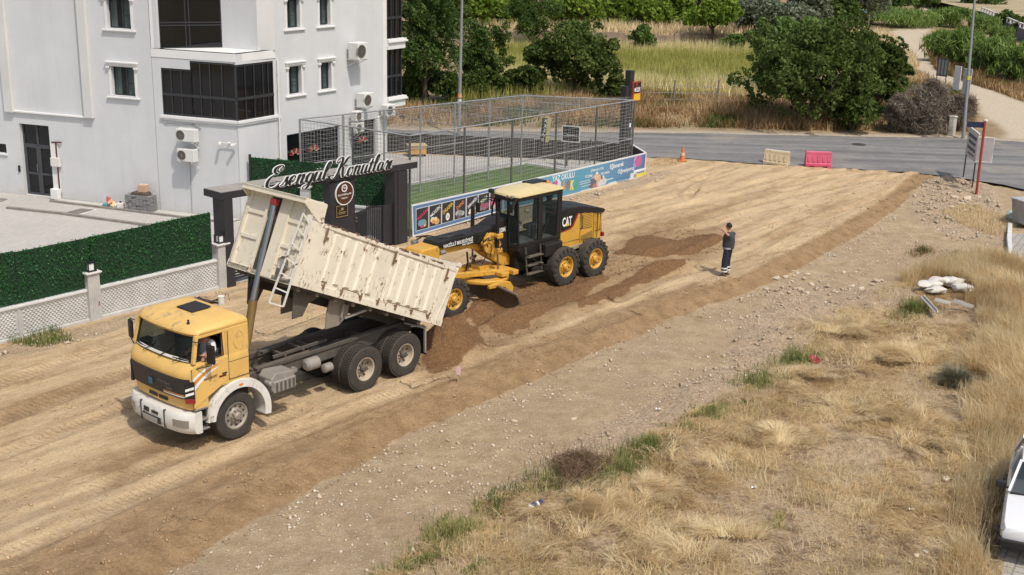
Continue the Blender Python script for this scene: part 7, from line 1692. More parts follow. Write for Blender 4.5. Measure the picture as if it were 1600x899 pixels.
def worker():
    q = on_ground(1134.5, 431); P = thing('person', 'worker in a dark grey top and navy trousers with reflective bands shading his eyes', 'person', (q.x, q.y, q.z-.01), rad(152))
    # body: legs, trunk, arms, hands as one surface (skin under the clothes, hands and forearm bare)
    J = [((0,0,.94),(.09,.07)),((0,0,1.12),(.08,.06)),((0,0,1.32),(.10,.07)),((0,0,1.44),(.07,.055)),((.015,0,1.52),(.052,.052)),((.02,0,1.60),.05)]
    E = [(0,1),(1,2),(2,3),(3,4),(4,5)]
    for s, leg in ((1,((.02,.10,.88),(.06,.11,.50),(.04,.12,.10),(.05,.12,.05))),(-1,((-.02,-.10,.88),(.05,-.12,.50),(.02,-.14,.10),(.03,-.14,.05)))):
        n = len(J); J += [(leg[0],.082),(leg[1],.056),(leg[2],.04),(leg[3],.035)]; E += [(0,n),(n,n+1),(n+1,n+2),(n+2,n+3)]
    n = len(J); J += [((0,.17,1.42),.055),((-.08,.33,1.45),.044),((.17,.23,1.58),.031)]; E += [(3,n),(n,n+1),(n+1,n+2)]; la = n+2
    n = len(J); J += [((0,-.17,1.42),.055),((-.05,-.25,1.17),.042),((.07,-.24,.94),.030)]; E += [(3,n),(n,n+1),(n+1,n+2)]; ra = n+2
    h1 = hand(None, (.18,.225,1.585), (.9,-.3,.25), (.1,.1,1), M_skin); h2 = hand(None, (.075,-.24,.93), (.25,0,-1), (0,-1,0), M_skin, curl=.6)
    J2, E2 = merge([(J, E, None), (h1[0], h1[1], la), (h2[0], h2[1], ra)])
    skinned('body', J2, E2, M_skin, P)
    head(P, (.035,0,1.655), rad(-6))
    grey = mat('top_grey', (.05,.052,.058), .9, var=.25, scale=7, bump=.4, bscale=18); navy = mat('trousers_navy', (.016,.02,.035), .9, var=.3, scale=7, bump=.4, bscale=18)
    skinned('jacket', [((0,0,.86),(.225,.17)),((0,0,1.08),(.215,.165)),((0,0,1.30),(.225,.16)),((0,0,1.43),(.14,.11)),((0,0,1.49),(.07,.065)),((0,.19,1.42),.088),((-.07,.31,1.45),.072),((0,-.19,1.42),.088),((-.05,-.27,1.18),.074),((.04,-.26,1.00),.06)], [(0,1),(1,2),(2,3),(3,4),(3,5),(5,6),(3,7),(7,8),(8,9)], grey, P)
    skinned('trousers', [((0,0,.97),(.13,.105)),((.01,.095,.84),(.115,.115)),((.05,.115,.50),(.105,.11)),((.04,.12,.10),(.095,.10)),((-.01,-.095,.84),(.115,.115)),((.04,-.125,.50),(.105,.11)),((.02,-.14,.10),(.095,.10))], [(0,1),(1,2),(2,3),(0,4),(4,5),(5,6)], navy, P)
    band = mat('reflective', (.72,.72,.70), .4)
    for x, y, z in ((.048,.118,.30),(.044,.12,.20),(.034,-.132,.30),(.028,-.137,.20)):
        m = MB(); m.lathe([(.112,-.024),(.112,.024)], (0,0,0), 'z', 18); o = m.obj('reflective_band', band, P, smooth=60, loc=(x,y,z))
    m = MB(); R = [[((.150+.0*z)*math.cos(a), .178*math.sin(a), z) for a in np.linspace(0,2*math.pi,22)[:-1]] for z in (.93,.99)]; m.loft(R, cap=False); m.obj('hem_band', mat('hem_pale', (.35,.37,.4), .8), P, smooth=60)
    for s, x, y, a in ((1,.05,.12,.1),(-1,.03,-.14,-.45)):
        m = MB(); R = []
        for u, w_, h_ in ((-.10,.035,.05),(-.05,.045,.09),(.03,.046,.09),(.11,.045,.055),(.17,.032,.04),(.19,.01,.02)): R.append([(u,w_*math.cos(t),max(.005,.0+h_*.5+h_*.5*math.sin(t))) for t in np.linspace(0,2*math.pi,13)[:-1]])
        m.loft(R); o = m.obj('shoe', mat('boot_black', (.03,.028,.026), .7, dust=.4), P, smooth=60, loc=(x,y,0)); o.rotation_euler = (0,0,a)
worker()
def driver():
    MT = truck.matrix_world; M0 = Matrix.Translation((TRK[0],TRK[1],0)) @ Matrix.Rotation(rad(-129.51),4,'Z')
    P = thing('person', 'driver in a white sleeved grey shirt leaning at the open truck window', 'person'); P.matrix_world = M0 @ Matrix.Translation((.52,.66,1.68)) @ Matrix.Rotation(rad(20),4,'Z')
    J = [((0,0,.22),(.13,.12)),((0,.0,.42),(.12,.11)),((.0,.02,.60),(.15,.10)),((.0,.03,.68),(.09,.07)),((.02,.04,.74),.045),((.16,.07,.24),.08),((.42,.09,.26),.06),((.42,.09,.0),.045),((.16,-.10,.24),.08),((.42,-.12,.26),.06),((.42,-.12,.0),.045)]
    E = [(0,1),(1,2),(2,3),(3,4),(0,5),(5,6),(6,7),(0,8),(8,9),(9,10)]
    n = len(J); J += [((.0,.19,.64),.055),((.06,.28,.46),.042),((.28,.26,.40),.03)]; E += [(3,n),(n,n+1),(n+1,n+2)]; la = n+2
    n = len(J); J += [((.0,-.16,.64),.055),((.14,-.2,.46),.042),((.36,-.12,.50),.03)]; E += [(3,n),(n,n+1),(n+1,n+2)]; ra = n+2
    h1 = hand(None, (.29,.26,.40), (1,.0,-.1), (0,0,1), M_skin, curl=.5); h2 = hand(None, (.37,-.11,.5), (1,.2,.1), (0,0,1), M_skin, curl=.8)
    J2, E2 = merge([(J,E,None),(h1[0],h1[1],la),(h2[0],h2[1],ra)]); skinned('body', J2, E2, M_skin, P)
    head(P, (.06,.06,.82), rad(35), .9)
    gm = mat('shirt_grey', (.20,.22,.26), .9, var=.2, scale=8); wm = mat('sleeve_white', (.62,.64,.68), .9, var=.06, bump=.3, bscale=14)
    skinned('shirt', [((0,0,.20),(.17,.15)),((0,0,.42),(.155,.13)),((0,.02,.60),(.175,.12)),((0,.03,.69),(.10,.08))], [(0,1),(1,2),(2,3)], gm, P)
    skinned('sleeve', [((-.01,.14,.63),.09),((.0,.22,.60),.088),((.06,.285,.46),.07),((.16,.275,.43),.055)], [(0,1),(1,2),(2,3)], wm, P)
    skinned('trousers', [((0,0,.20),(.14,.12)),((.16,.08,.24),.095),((.42,.09,.26),.075),((.42,.09,.05),.06),((.16,-.1,.24),.095),((.42,-.12,.26),.075),((.42,-.12,.05),.06)], [(0,1),(1,2),(2,3),(0,4),(4,5),(5,6)], mat('trousers_navy', (.016,.02,.035), .9), P)
driver()

# ================================================================== WHITE CAR at the right edge
def car():
    a = at(1566,838,.30); b = at(1579,752,.85)     # front corner and mirror foot
    d = Vector((a.x-b.x, a.y-b.y)); ang = math.atan2(d.y, d.x)+rad(0)
    w = 1.6
    # frame: x forward, y to the car's left; the photo shows its right side corner
    o = thing('car', 'white parked saloon car cut off by the right edge, front towards the grass', 'car', (0,0,0), ang)
    c, s = math.cos(ang), math.sin(ang); fr_x = 1.95
    ox = a.x-(c*fr_x-s*(-w/2+.06)); oy = a.y-(s*fr_x+c*(-w/2+.06)); o.location = (ox, oy, DROP+.02)
    W = mat('car_white', (.74,.74,.74), .25, var=.02, coat=.5, spec=.5, dust=.06)
    h = w/2
    def sec(x, z0, z1, hw, inset=.05, crown=.02): return [(x,-hw,z0),(x,-hw-.0,z0+.25*(z1-z0)),(x,-hw,z1-.10),(x,-hw+inset,z1-.015),(x,-hw*.45,z1+crown),(x,hw*.45,z1+crown),(x,hw-inset,z1-.015),(x,hw,z1-.10),(x,hw,z0+.25*(z1-z0)),(x,hw,z0)]
    m = MB(); m.loft([sec(2.0,.42,.66,h-.10),sec(1.97,.32,.70,h-.05),sec(1.8,.26,.76,h-.01),sec(1.2,.24,.84,h),sec(.75,.24,.89,h),sec(-.9,.24,.92,h),sec(-1.3,.24,.90,h-.01),sec(-1.95,.30,.86,h-.04),sec(-2.05,.42,.78,h-.10)]); m.obj('body', W, o, smooth=35, bevel=0)
    m = MB(); m.loft([[(.30,-h+.20,1.36),(.30,h-.20,1.36),(.24,h-.22,1.40),(.24,-h+.22,1.40)],[(-.4,-h+.19,1.40),(-.4,h-.19,1.40),(-.4,h-.21,1.44),(-.4,-h+.21,1.44)],[(-1.0,-h+.22,1.36),(-1.0,h-.22,1.36),(-1.0,h-.24,1.40),(-1.0,-h+.24,1.40)]]); m.obj('roof', W, o, smooth=40)
    m = MB()
    for sd in (-1,1): m.beam((.78,sd*(h-.06),.90),(.28,sd*(h-.20),1.38),.06,.05,(0,1,0)); m.beam((-.38,sd*(h-.03),.9),(-.36,sd*(h-.18),1.4),.06,.05,(0,1,0)); m.beam((-1.35,sd*(h-.06),.9),(-1.0,sd*(h-.2),1.38),.09,.05,(0,1,0))
    each(m, 'pillar', W, o)
    for nm, v in (('windscreen',[(.80,-h+.10,.905),(.80,h-.10,.905),(.31,h-.23,1.37),(.31,-h+.23,1.37)]),('rear_window',[(-1.36,-h+.1,.91),(-1.36,h-.1,.91),(-1.02,h-.24,1.37),(-1.02,-h+.24,1.37)]),('side_window',[(.72,-h+.06,.91),(-1.3,-h+.06,.91),(-1.0,-h+.20,1.37),(.30,-h+.20,1.37)]),('side_window',[(.72,h-.06,.91),(-1.3,h-.06,.91),(-1.0,h-.20,1.37),(.30,h-.20,1.37)])):
        m = MB(); m.add(v, [(0,1,2,3)]); m.obj(nm, M_glass, o)
    m = MB(); m.tube([(.82,-h+.08,.90),(.82,h-.08,.90)], .02, 6); m.obj('window_seal', M_blk, o)
    m = MB(); m.bx(2.0,2.08,-h+.02,h-.02,.34,.50); m.bx(1.75,2.06,-h-.02,-h+.08,.34,.50); m.bx(1.75,2.06,h-.08,h+.02,.34,.50); m.obj('bumper', M_blk, o, bevel=.025)
    for sd in (-1,1): m = MB(); m.loft([[(1.985+.02,sd*(h-.50),.52),(2.0,sd*(h-.50),.66),(1.95,sd*(h-.50),.67),(1.93,sd*(h-.50),.52)],[(1.975,sd*(h-.02),.52),(1.96,sd*(h-.02),.65),(1.88,sd*(h-.01),.66),(1.88,sd*(h-.01),.52)]]); m.obj('headlight', M_lamp, o, smooth=30)
    m = MB(); m.bx(1.99,2.02,-.28,.28,.52,.66); m.obj('grille', M_blk, o)
    m = MB(); m.bx(2.085,2.095,-.26,.26,.37,.47); m.obj('number_plate', M_wlet, o)
    for sd in (-1,1): m = MB(); m.box((.66,sd*(h+.10),.98),(.10,.20,.13), rotm(0,0,-sd*.25)); m.bx(.66,.72,sd*(h-.05),sd*(h+.02),.92,.96); m.obj('wing_mirror', M_blk, o, bevel=.025)
    for x in (1.25,-1.25):
        for sd in (-1,1): wheel(o, x, sd*(h-.08), .28, .29, .17, sd, .18, rim=M_rimg, dish=.03, lugs=4, drive=False)
    m = MB()
    for y in (-.3,.25): m.beam((.86,y,.92),(.66,y+.5,1.06),.015,.015)
    m.obj('wiper', M_blk, o)
    m = MB(); m.bx(1.2,1.19,-h-.004,-h+.01,.3,.82); m.bx(.70,.71,-h-.004,-h+.01,.3,.9); m.obj('panel_gap', M_grey, o)
car()
scatter_stones('bank_clods', PP([(0,899),(560,640),(900,505),(1078,450),(1230,392),(1440,278),(1450,292),(1200,447),(916,557),(560,726),(255,899)]), 9000, .012, .06, 'crumbled clods along the sloping edge of the roadway', 29, mat('clod_bank', (.36,.24,.13), .95, var=.45, scale=3))
scatter_stones('gravel', GR, 2600, .012, .05, 'pale chalky chips in the gravel strip', 37, mat('chalk_chip', (.68,.62,.52), .9, var=.2))
q = at(1342,226,.02); o = thing('manhole_cover', 'dark round manhole cover in the asphalt beyond the pink barrier', 'manhole', (q.x,q.y,.017)); m = MB(); m.lathe([(.001,.012),(.36,.012),(.38,.0)], ax='z', n=24); m.obj('cover', mat('iron_dark', (.05,.045,.04), .7), o)
# ================================================================== VEGETATION
LM = {'dark': leafmat('leaf_dark', (.028,.042,.010), (.078,.118,.025), (.18,.235,.07), .35), 'acacia': leafmat('leaf_acacia', (.028,.052,.012), (.072,.125,.028), (.16,.22,.06), .32),
 'citrus': leafmat('leaf_citrus', (.05,.09,.012), (.14,.22,.028), (.30,.39,.07), .35), 'olive': leafmat('leaf_olive', (.06,.075,.04), (.14,.165,.10), (.26,.29,.20), .25),
 'reed': leafmat('leaf_reed', (.06,.10,.02), (.15,.23,.05), (.30,.40,.13), .35), 'thorn': leafmat('twig_thorn', (.08,.065,.05), (.21,.17,.135), (.38,.33,.27), .1), 'light': leafmat('leaf_light', (.05,.09,.02), (.12,.20,.045), (.24,.32,.10), .32)}
M_bark = mat('bark', (.10,.075,.05), .95, var=.3, bump=.6, bscale=20)
def leaves(name, blobs, n, size, mt, parent, seed=0, up=0., elong=.5, gap=.42, gs=.9, fill=.75, tb=0.):
    r = np.random.RandomState(seed); B = np.array(blobs, float); area = (B[:,3]*B[:,4]+B[:,3]*B[:,5]+B[:,4]*B[:,5]); pick = r.choice(len(B), int(n*1.9), p=area/area.sum()); b = B[pick]; k = len(pick)
    d = r.normal(size=(k,3)); d /= np.linalg.norm(d, axis=1)[:,None]; d[:,2] = np.where(d[:,2] < -.6, -d[:,2], d[:,2])
    rad_ = 1-np.abs(r.normal(0, .16, k)); rad_ = np.where(r.uniform(size=k) > fill, r.uniform(.2, 1, k), rad_); P = b[:,:3]+d*b[:,3:6]*rad_[:,None]*(1+.16*(vnoise(d[:,0]*2+pick, d[:,2]*2+d[:,1], .5, seed)-.5)[:,None])
    g = vnoise(P[:,0]+P[:,2]*.7, P[:,1]-P[:,2]*.6, gs, seed)*.6+vnoise(P[:,2]+P[:,0]*.5, P[:,1]+P[:,0], gs*.5, seed+3)*.4; keep = g > gap; P = P[keep][:n]; pk = pick[keep][:n]; g = g[keep][:n]; k = len(P)
    a = r.normal(size=(k,3)); a[:,2] += up; a /= np.linalg.norm(a, axis=1)[:,None]; e = np.cross(a, r.normal(size=(k,3))); e /= np.linalg.norm(e, axis=1)[:,None]
    s = size*(.55+.9*r.uniform(size=k)); a *= s[:,None]; e *= (s*elong)[:,None]
    V = np.stack([P-a, P+e, P+a, P-e], 1).reshape(-1,3); t = np.clip(.42+tb+.55*(g-.55)+r.normal(0,.14,k)+.18*(r.RandomState(1).uniform(size=len(B))[pk]-.5 if False else np.sin(pk*12.9)*.5), 0, 1)
    return fast(name, V, np.arange(4*k).reshape(-1,4), mt, {'tint': np.repeat(t, 4)}, parent)
def blobset(W, H, z0, seed, n=14, flat_=1.0, core=True, r0=.26, depth=.85):
    rr = random.Random(seed); out = []
    for i in range(n):
        a = rr.uniform(0, 6.28); q = math.sqrt(rr.uniform(0, 1))*.86; z = rr.uniform(.16, .86); sh = math.sin(math.pi*min(1, max(.12, z*.85+.12)))**.6
        rb = r0*rr.uniform(.5, 1.3); out.append((math.cos(a)*q*W/2*sh, math.sin(a)*q*W/2*depth*sh, z0+(H-z0)*z, W*rb, W*rb*.9, (H-z0)*rb*1.05*flat_))
    if core: out.append((0, 0, z0+(H-z0)*.45, W*.27, W*.27, (H-z0)*.36))
    for i in range(n//2): a = rr.uniform(0, 6.28); zq = rr.uniform(.25,.95); q = (1.02-.5*max(0,zq-.55))*rr.uniform(.85,1.1); out.append((math.cos(a)*q*W/2, math.sin(a)*q*W/2*depth, z0+(H-z0)*zq, W*rr.uniform(.05,.10), W*.07, W*rr.uniform(.04,.09)))
    out.append((0, 0, z0+(H-z0)*.82, W*.22, W*.22, (H-z0)*.18)); return out
def trunk(parent, H, r, z0, W, seed, n=5):
    rr = random.Random(seed); m = MB(); m.tube([(0,0,-.3),(rr.uniform(-.1,.1),0,z0*.6),(rr.uniform(-.15,.15),rr.uniform(-.1,.1),z0+.25*(H-z0))], [r*1.3,r,r*.7], 8)
    for k in range(n):
        a = 6.28*k/n+rr.uniform(-.4,.4); h0 = z0*rr.uniform(.6,1.1); m.tube([(0,0,h0),(math.cos(a)*W*.14,math.sin(a)*W*.14,h0+(H-z0)*.25),(math.cos(a)*W*.30,math.sin(a)*W*.30,h0+(H-z0)*.5)], [r*.6,r*.38,r*.12], 6)
    return m.obj('trunk', M_bark, parent, smooth=60)
TREES = [ # px of base x,y ; top y ; width px ; kind ; label ; leaves ; extra
 (662,162,-25,120,'acacia','tall dark tree rising behind the end of the apartment block',11000),(748,150,42,92,'acacia','rounded dark tree right of the left street lamp',6500),(893,152,40,128,'dark','broad dark green fig tree in the verge behind the cage',11000),
 (1268,198,48,205,'dark','big dense tree at the right bend of the asphalt road',17000),(1368,180,62,84,'dark','dark leafy tree leaning over the dirt track',8000),(1228,150,38,110,'light','lighter green tree behind the big roadside tree',6500),
 (686,66,-30,95,'dark','dark tree above the far wall, left end',5000),(742,62,6,60,'citrus','bright green orchard tree, first from the left above the wall',3400),(786,60,10,50,'citrus','bright green orchard tree beside the dark one above the wall',3000),(832,76,-4,92,'acacia','tall dark green tree between the bright orchard trees',6500),
 (893,60,8,66,'citrus','bright green orchard tree right of the tall dark one',3600),(935,58,6,58,'citrus','bright green orchard tree in the middle of the row',3400),(984,60,5,64,'citrus','bright green orchard tree left of the wall gap',3600),(1022,66,16,48,'citrus','smaller bright green orchard tree behind the wall',2600),(1058,62,4,66,'citrus','round bright orchard tree standing clear on the wall terrace',3800),(1112,56,6,58,'citrus','last bright green orchard tree before the grey olives',3400),
 (1152,58,4,62,'olive','grey green olive tree next to the orchard row',3400),(1190,72,14,66,'olive','grey green olive tree, second of the olives',3600),(1224,84,24,64,'olive','low grey olive tree above the meadow corner',3400),(1258,60,-4,70,'olive','tall grey olive tree behind the corner ones',3600),(1300,52,-12,78,'dark','dark tree behind the olives',3600),(1338,46,-16,70,'olive','grey olive tree near the reed beds',3200),(1390,30,-22,70,'acacia','dark tree above the reeds by the track',3200),(1432,22,-26,60,'acacia','dark tree at the top of the dirt track, left side',2600),(1530,20,-28,70,'acacia','dark tree behind the right street lamp',2600),(1575,52,20,38,'dark','small dark shrubby tree under the grey balustrade wall',1800),(1598,60,28,36,'dark','small dark shrub tree at the right edge under the wall',1800)]
rr = random.Random(77)
for k in range(15):
    x = 640+k*38+rr.uniform(-8,8); TREES.append((x, rr.uniform(12,36), -60, rr.uniform(66,90), ('olive','dark','acacia')[k % 3] if x < 1000 else ('olive','olive','acacia')[k % 3], None, 2200))
for k in range(13): TREES.append((655+k*44+rr.uniform(-8,8), rr.uniform(0,10), -75, rr.uniform(62,80), ('dark','olive','acacia')[k % 3], None, 1900))
for k, (x,y,tp,wd,kind,lab,nl) in enumerate(TREES):
    q = far_pt(x, y); s = CF/((q-Vector((0,0,CH))).dot(_fw)); H = (y-tp)/(s*.95); W = wd/s; zz_ = 1.38 if kind in ('citrus','olive') else 1; W *= zz_*(1.1 if k < 7 else 1); H *= 1.15 if zz_ > 1 else 1; nl = int(nl*1.35) if zz_ > 1 else nl
    o = thing('tree', lab or 'distant tree in the mass of trees along the top of the picture', 'tree', (q.x,q.y,q.z), rr.uniform(-.4,.4) if k > 5 else 0, 'distant tree belt' if lab is None else None)
    z0 = H*(.06 if kind == 'dark' else .14) if H < 8 else H*.16
    bl = blobset(W, H, z0, 100+k, 30 if nl > 6000 else 13, depth=.8, r0=.17 if nl > 6000 else .24); nl = int(nl*1.6) if nl > 6000 else nl; lf = leaves('crown', bl, nl, (.115 if nl > 6000 else .2)*(1.25 if y < 40 else 1), LM[kind], o, k, elong=.55 if kind != 'acacia' else .35, gap=.47 if nl > 6000 else .4, gs=max(.7,W*.11), tb=.14)
    trunk(o, H, max(.1, W*.03), max(z0, .5), W, k)
SHR = [(648,158,106,62,'dark'),(700,158,116,80,'dark'),(762,156,112,76,'dark'),(820,156,106,66,'dark'),(957,158,124,56,'dark'),(1002,78,44,36,'light'),(1142,84,56,36,'light'),(1330,205,128,80,'dark'),(1400,208,150,50,'thorn'),(1450,208,132,78,'thorn'),(1495,205,150,50,'thorn'),(1440,205,160,90,'thorn')]
labs = ['dark bush in the hedge beside the block','dark bush in the hedge right of the lamp foot','dark bush in the hedge, third from the block','dark bush in the hedge left of the fig tree','dark bush right of the fig tree','pale green bush growing on the far wall','small round green bush against the far stone wall','dark undergrowth below the big roadside tree','brown thorn bush between tree and thorny thicket','tall grey brown thorn bush with curled twigs','grey thorn bush right beside the utility cabinet','wide low thorn thicket in the verge']
for k, (x,y,tp,wd,kind) in enumerate(SHR):
    q = far_pt(x, y); s = CF/((q-Vector((0,0,CH))).dot(_fw)); H = (y-tp)/(s*.95); W = wd/s
    o = thing('thorn_bush' if kind == 'thorn' else 'bush', labs[k], 'bush', (q.x,q.y,q.z)); bl = blobset(W, H, 0, 200+k, 8, r0=.3)
    leaves('foliage', bl, 3600 if kind != 'thorn' else 5200, .13 if kind != 'thorn' else .22, LM[kind], o, 300+k, elong=.5 if kind != 'thorn' else .06, gap=.4, gs=.6, up=.3, fill=.6)
    m = MB(); 
    for j in range(5): a = 1.3*j; m.tube([(0,0,-.1),(math.cos(a)*W*.2,math.sin(a)*W*.15,H*.55)], [.04,.015], 5)
    m.obj('stem', M_bark, o)
REED = [(1487,44,14,62,3000,'reed bed beside the top of the dirt track, right side'),(1540,52,24,40,2200,'small reed bed right of the lamp pole top'),(1572,68,40,36,1600,'round reed clump below the balustrade wall'),(1395,44,12,104,4200,'long reed bed left of the dirt track'),(1350,38,14,46,2000,'reed bed end next to the olive trees'),(1478,100,44,52,4200,'reed bed right of the track bend'),(1512,108,46,56,4800,'tall reed bed crossed by the lamp pole'),(1552,118,56,64,5600,'bright reed bed on the right, middle'),(1596,132,62,70,5600,'bright reed bed at the right edge')]
for k, (x,y,tp,wd,nl,lab) in enumerate(REED):
    q = far_pt(x, y); s = CF/((q-Vector((0,0,CH))).dot(_fw)); H = (y-tp)/(s*.95)*.8; W = wd/s*1.15
    o = thing('reed_bed', lab, 'reeds', (q.x,q.y+W*.3,q.z)); leaves('foliage', blobset(W, H, 0, 400+k, 9, r0=.3), nl, .34, LM['reed'], o, 500+k, elong=.16, up=1.6, gap=.34, gs=.9, fill=.55, tb=.2)
    m = MB(); rq = random.Random(k)
    for j in range(12): a, b = rq.uniform(-W*.35,W*.35), rq.uniform(-W*.3,W*.3); m.tube([(a,b,-.1),(a+.1,b,H*.8)], [.03,.015], 4)
    tag(m.obj('cane', mat('cane', (.2,.22,.08), .8), o), kind='stuff')

# far wall with stones, balustrade wall, posts and wires
W1 = thing('stone_wall', 'long low terrace wall of brown stone and concrete beyond the meadow', 'wall')
for a, b in zip(WALLL, WALLL[1:]):
    A_, B_ = Vector((*a,0)), Vector((*b,0)); L = (B_-A_).length; n_ = max(1, int(L/1.4))
    for k in range(n_): p, q = A_.lerp(B_,k/n_), A_.lerp(B_,(k+.99)/n_); m = MB(); h_ = 1.72+.12*math.sin(k*1.7+a[0]); m.beam((p.x,p.y+.05*(k%2),h_/2-.2),(q.x,q.y+.05*(k%2),h_/2-.2),.35,h_); m.obj('wall_block', mat('terrace_stone', (.27,.205,.15), .95, var=.3, scale=1.5, bump=.6, bscale=6), W1)
W2 = thing('balustrade_wall', 'grey concrete retaining wall with a white balustrade at the top right', 'wall'); A_, B_ = far_pt(1532,34), far_pt(1625,78); L = (B_-A_).length
m = MB(); m.beam((A_.x,A_.y,.4),(B_.x,B_.y,.4),.4,1.6); m.obj('wall', mat('retaining_grey', (.17,.165,.16), .9, var=.2), W2)
for k in range(20): p = A_.lerp(B_,k/19); m = MB(); m.bx(p.x-.08,p.x+.08,p.y-.08,p.y+.08,1.2,1.62); m.obj('baluster', M_cope, W2)
m = MB(); m.beam((A_.x,A_.y,1.66),(B_.x,B_.y,1.66),.2,.08); m.obj('rail', M_cope, W2)
o = sheet('terrain', [(A_.x,A_.y+.3),(B_.x,B_.y+.3),(140,B_.y+20),(160,330),(60,330)], 1.15, mat('dry_slope', (.36,.29,.17), .95, var=.25, scale=.3), 'dry raised ground behind the balustrade wall')
for k, (x,y,t) in enumerate(((1053,166,128),(1121,166,132))):
    q = far_pt(x,y); o = thing('fence_post', ('left','right')[k]+' weathered wooden fence post standing in the tall dry grass', 'post', (q.x,q.y,q.z-.2)); m = MB(); m.tube([(0,0,0),(-.04,0,.8),(-.02,.02,1.75)], [.08,.07,.055], 6); m.obj('post', mat('wood_grey', (.19,.16,.13), .95, var=.3), o, smooth=50)
    m = MB()
    for z in (.6,1.0,1.4): m.tube([(-3.3,0,z-.06),(0,0,z),(3.2,0,z-.05)], .012, 3)
    m.obj('wire', M_grey, o)
q = far_pt(1330,40); o = thing('blue_canopy', 'small pale blue shelter roof between the trees', 'shelter', (q.x,q.y,q.z)); m = MB(); m.bx(-1.7,1.7,-1.2,1.2,1.5,1.7); m.obj('roof', flat('shelter_blue', (.2,.42,.5)), o); m = MB()
for a in (-1.6,1.6): m.bx(a-.06,a+.06,-1.1,-1.0,0,1.5); m.bx(a-.06,a+.06,1.0,1.1,0,1.5)
m.obj('post', M_grey, o)
q = far_pt(1075,14); o = thing('greenhouse', 'white roofed shed far behind the orchard trees', 'shed', (q.x,q.y,q.z)); m = MB(); m.prism([(-2.4,0),(2.4,0),(2.4,3.4),(0,4.2),(-2.4,3.4)], 0, 4); m.obj('shell', M_white, o)

# ---------------------------------------------------------------- grass as stuff
def grass(name, X, Y, Z, H, Wd, tint, mt, lean, segs=2, az=None, lab=None, seed=0, parent=None):
    r = np.random.RandomState(seed); n = len(X); a = r.uniform(0, 6.283, n) if az is None else az; ba = a+math.pi/2+r.normal(0,.5,n)
    dx, dy = np.cos(a), np.sin(a); wx, wy = np.cos(ba)*Wd/2, np.sin(ba)*Wd/2; base = np.stack([X,Y,Z],1); wv = np.stack([wx,wy,0*wx],1)
    up = np.sqrt(np.clip(1-lean**2, .0004, 1)); mid = base+np.stack([dx*H*lean*.35, dy*H*lean*.35, H*up*.6],1); tip = base+np.stack([dx*H*lean, dy*H*lean, H*up*(1-.25*lean)],1)
    if segs == 1: V = np.stack([base-wv, base+wv, tip], 1).reshape(-1,3); F = np.arange(3*n).reshape(-1,3); T = np.repeat(tint, 3)
    else: V = np.stack([base-wv, base+wv, mid+wv*.8, mid-wv*.8, tip], 1).reshape(-1,3); i = 5*np.arange(n)[:,None]; F = np.concatenate([i+[0,1,2], i+[0,2,3], i+[3,2,4]]); T = np.repeat(tint, 5)
    o = fast(name, V, F, mt, {'tint': T}, parent); return tag(o, lab, None if parent else 'grass', kind='stuff')
def pts_in(poly, n, r, dens=None):
    xs = [p[0] for p in poly]; ys = [p[1] for p in poly]; X = []; Y = []; tot = 0
    while tot < n:
        x = r.uniform(min(xs), max(xs), n); y = r.uniform(min(ys), max(ys), n); k = inpoly(x, y, poly)
        if dens is not None: k &= r.uniform(size=n) < dens(x, y)
        X.append(x[k]); Y.append(y[k]); tot += k.sum()
    return np.concatenate(X)[:n], np.concatenate(Y)[:n]
G_straw = leafmat('straw', (.30,.195,.10), (.66,.49,.26), (.84,.73,.49), .4, .8); G_mead = leafmat('meadow_blade', (.19,.22,.04), (.44,.42,.11), (.82,.72,.42), .4, .8); G_verge = leafmat('verge_blade', (.07,.12,.025), (.30,.18,.085), (.58,.42,.23), .3, .8); G_weed = leafmat('weed_blade', (.08,.115,.03), (.20,.245,.065), (.60,.50,.24), .4, .7)
G_straw2 = leafmat('straw_greenish', (.30,.27,.11), (.60,.47,.24), (.86,.76,.52), .4, .8)
r = np.random.RandomState(5)
X, Y = pts_in(MEADOW, 46000, r); yy = sdist(X, Y, MEADOW); nr = (Y-78)/(106-78); t = np.clip(.45+.55*(np.exp(-((nr-.05)/.17)**2)+.8*np.exp(-((nr-.95)/.14)**2))+.55*(fbm(X,Y,5,3,3)-.5)+r.normal(0,.1,len(X)), 0, 1)
grass('meadow_grass', X, Y, fheight(X,Y), r.uniform(.6,1.1,len(X))*(1+.3*(nr < .15)+.25*(nr > .85)), .07, t, G_mead, r.uniform(.1,.5,len(X)), 1, None, 'tall yellow green grass filling the meadow')
VG = PP([(600,198),(1000,201),(1100,202),(1300,206),(1480,206),(1520,208),(1525,178),(1510,150),(1440,118),(1250,160),(1180,162),(1100,154),(1000,152),(940,160),(600,175)])
X, Y = pts_in(VG, 42000, r, lambda x, y: np.clip(.25+1.6*(fbm(x,y,2.5,3,8)-.35),0.05,1)); f = fbm(X,Y,2.2,3,9); t = np.clip(.48+2.4*(f-.5)+r.normal(0,.14,len(X)), 0, 1)
grass('verge_grass', X, Y, fheight(X,Y), r.uniform(.25,.85,len(X))*(.5+f), .06, t, G_verge, r.uniform(.2,.8,len(X)), 1, None, 'dry brown brush and weeds on the road verge')
VG2 = PP([(1436,108),(1427,90),(1384,54),(1330,52),(1330,70),(1400,110)])+[]; X, Y = pts_in(VG2, 5000, r); grass('dry_grass', X, Y, fheight(X,Y), r.uniform(.5,1,len(X)), .1, np.clip(.8+r.normal(0,.12,len(X)),0,1), G_straw, r.uniform(.2,.6,len(X)), 1, None, 'pale dry grass left of the dirt track')
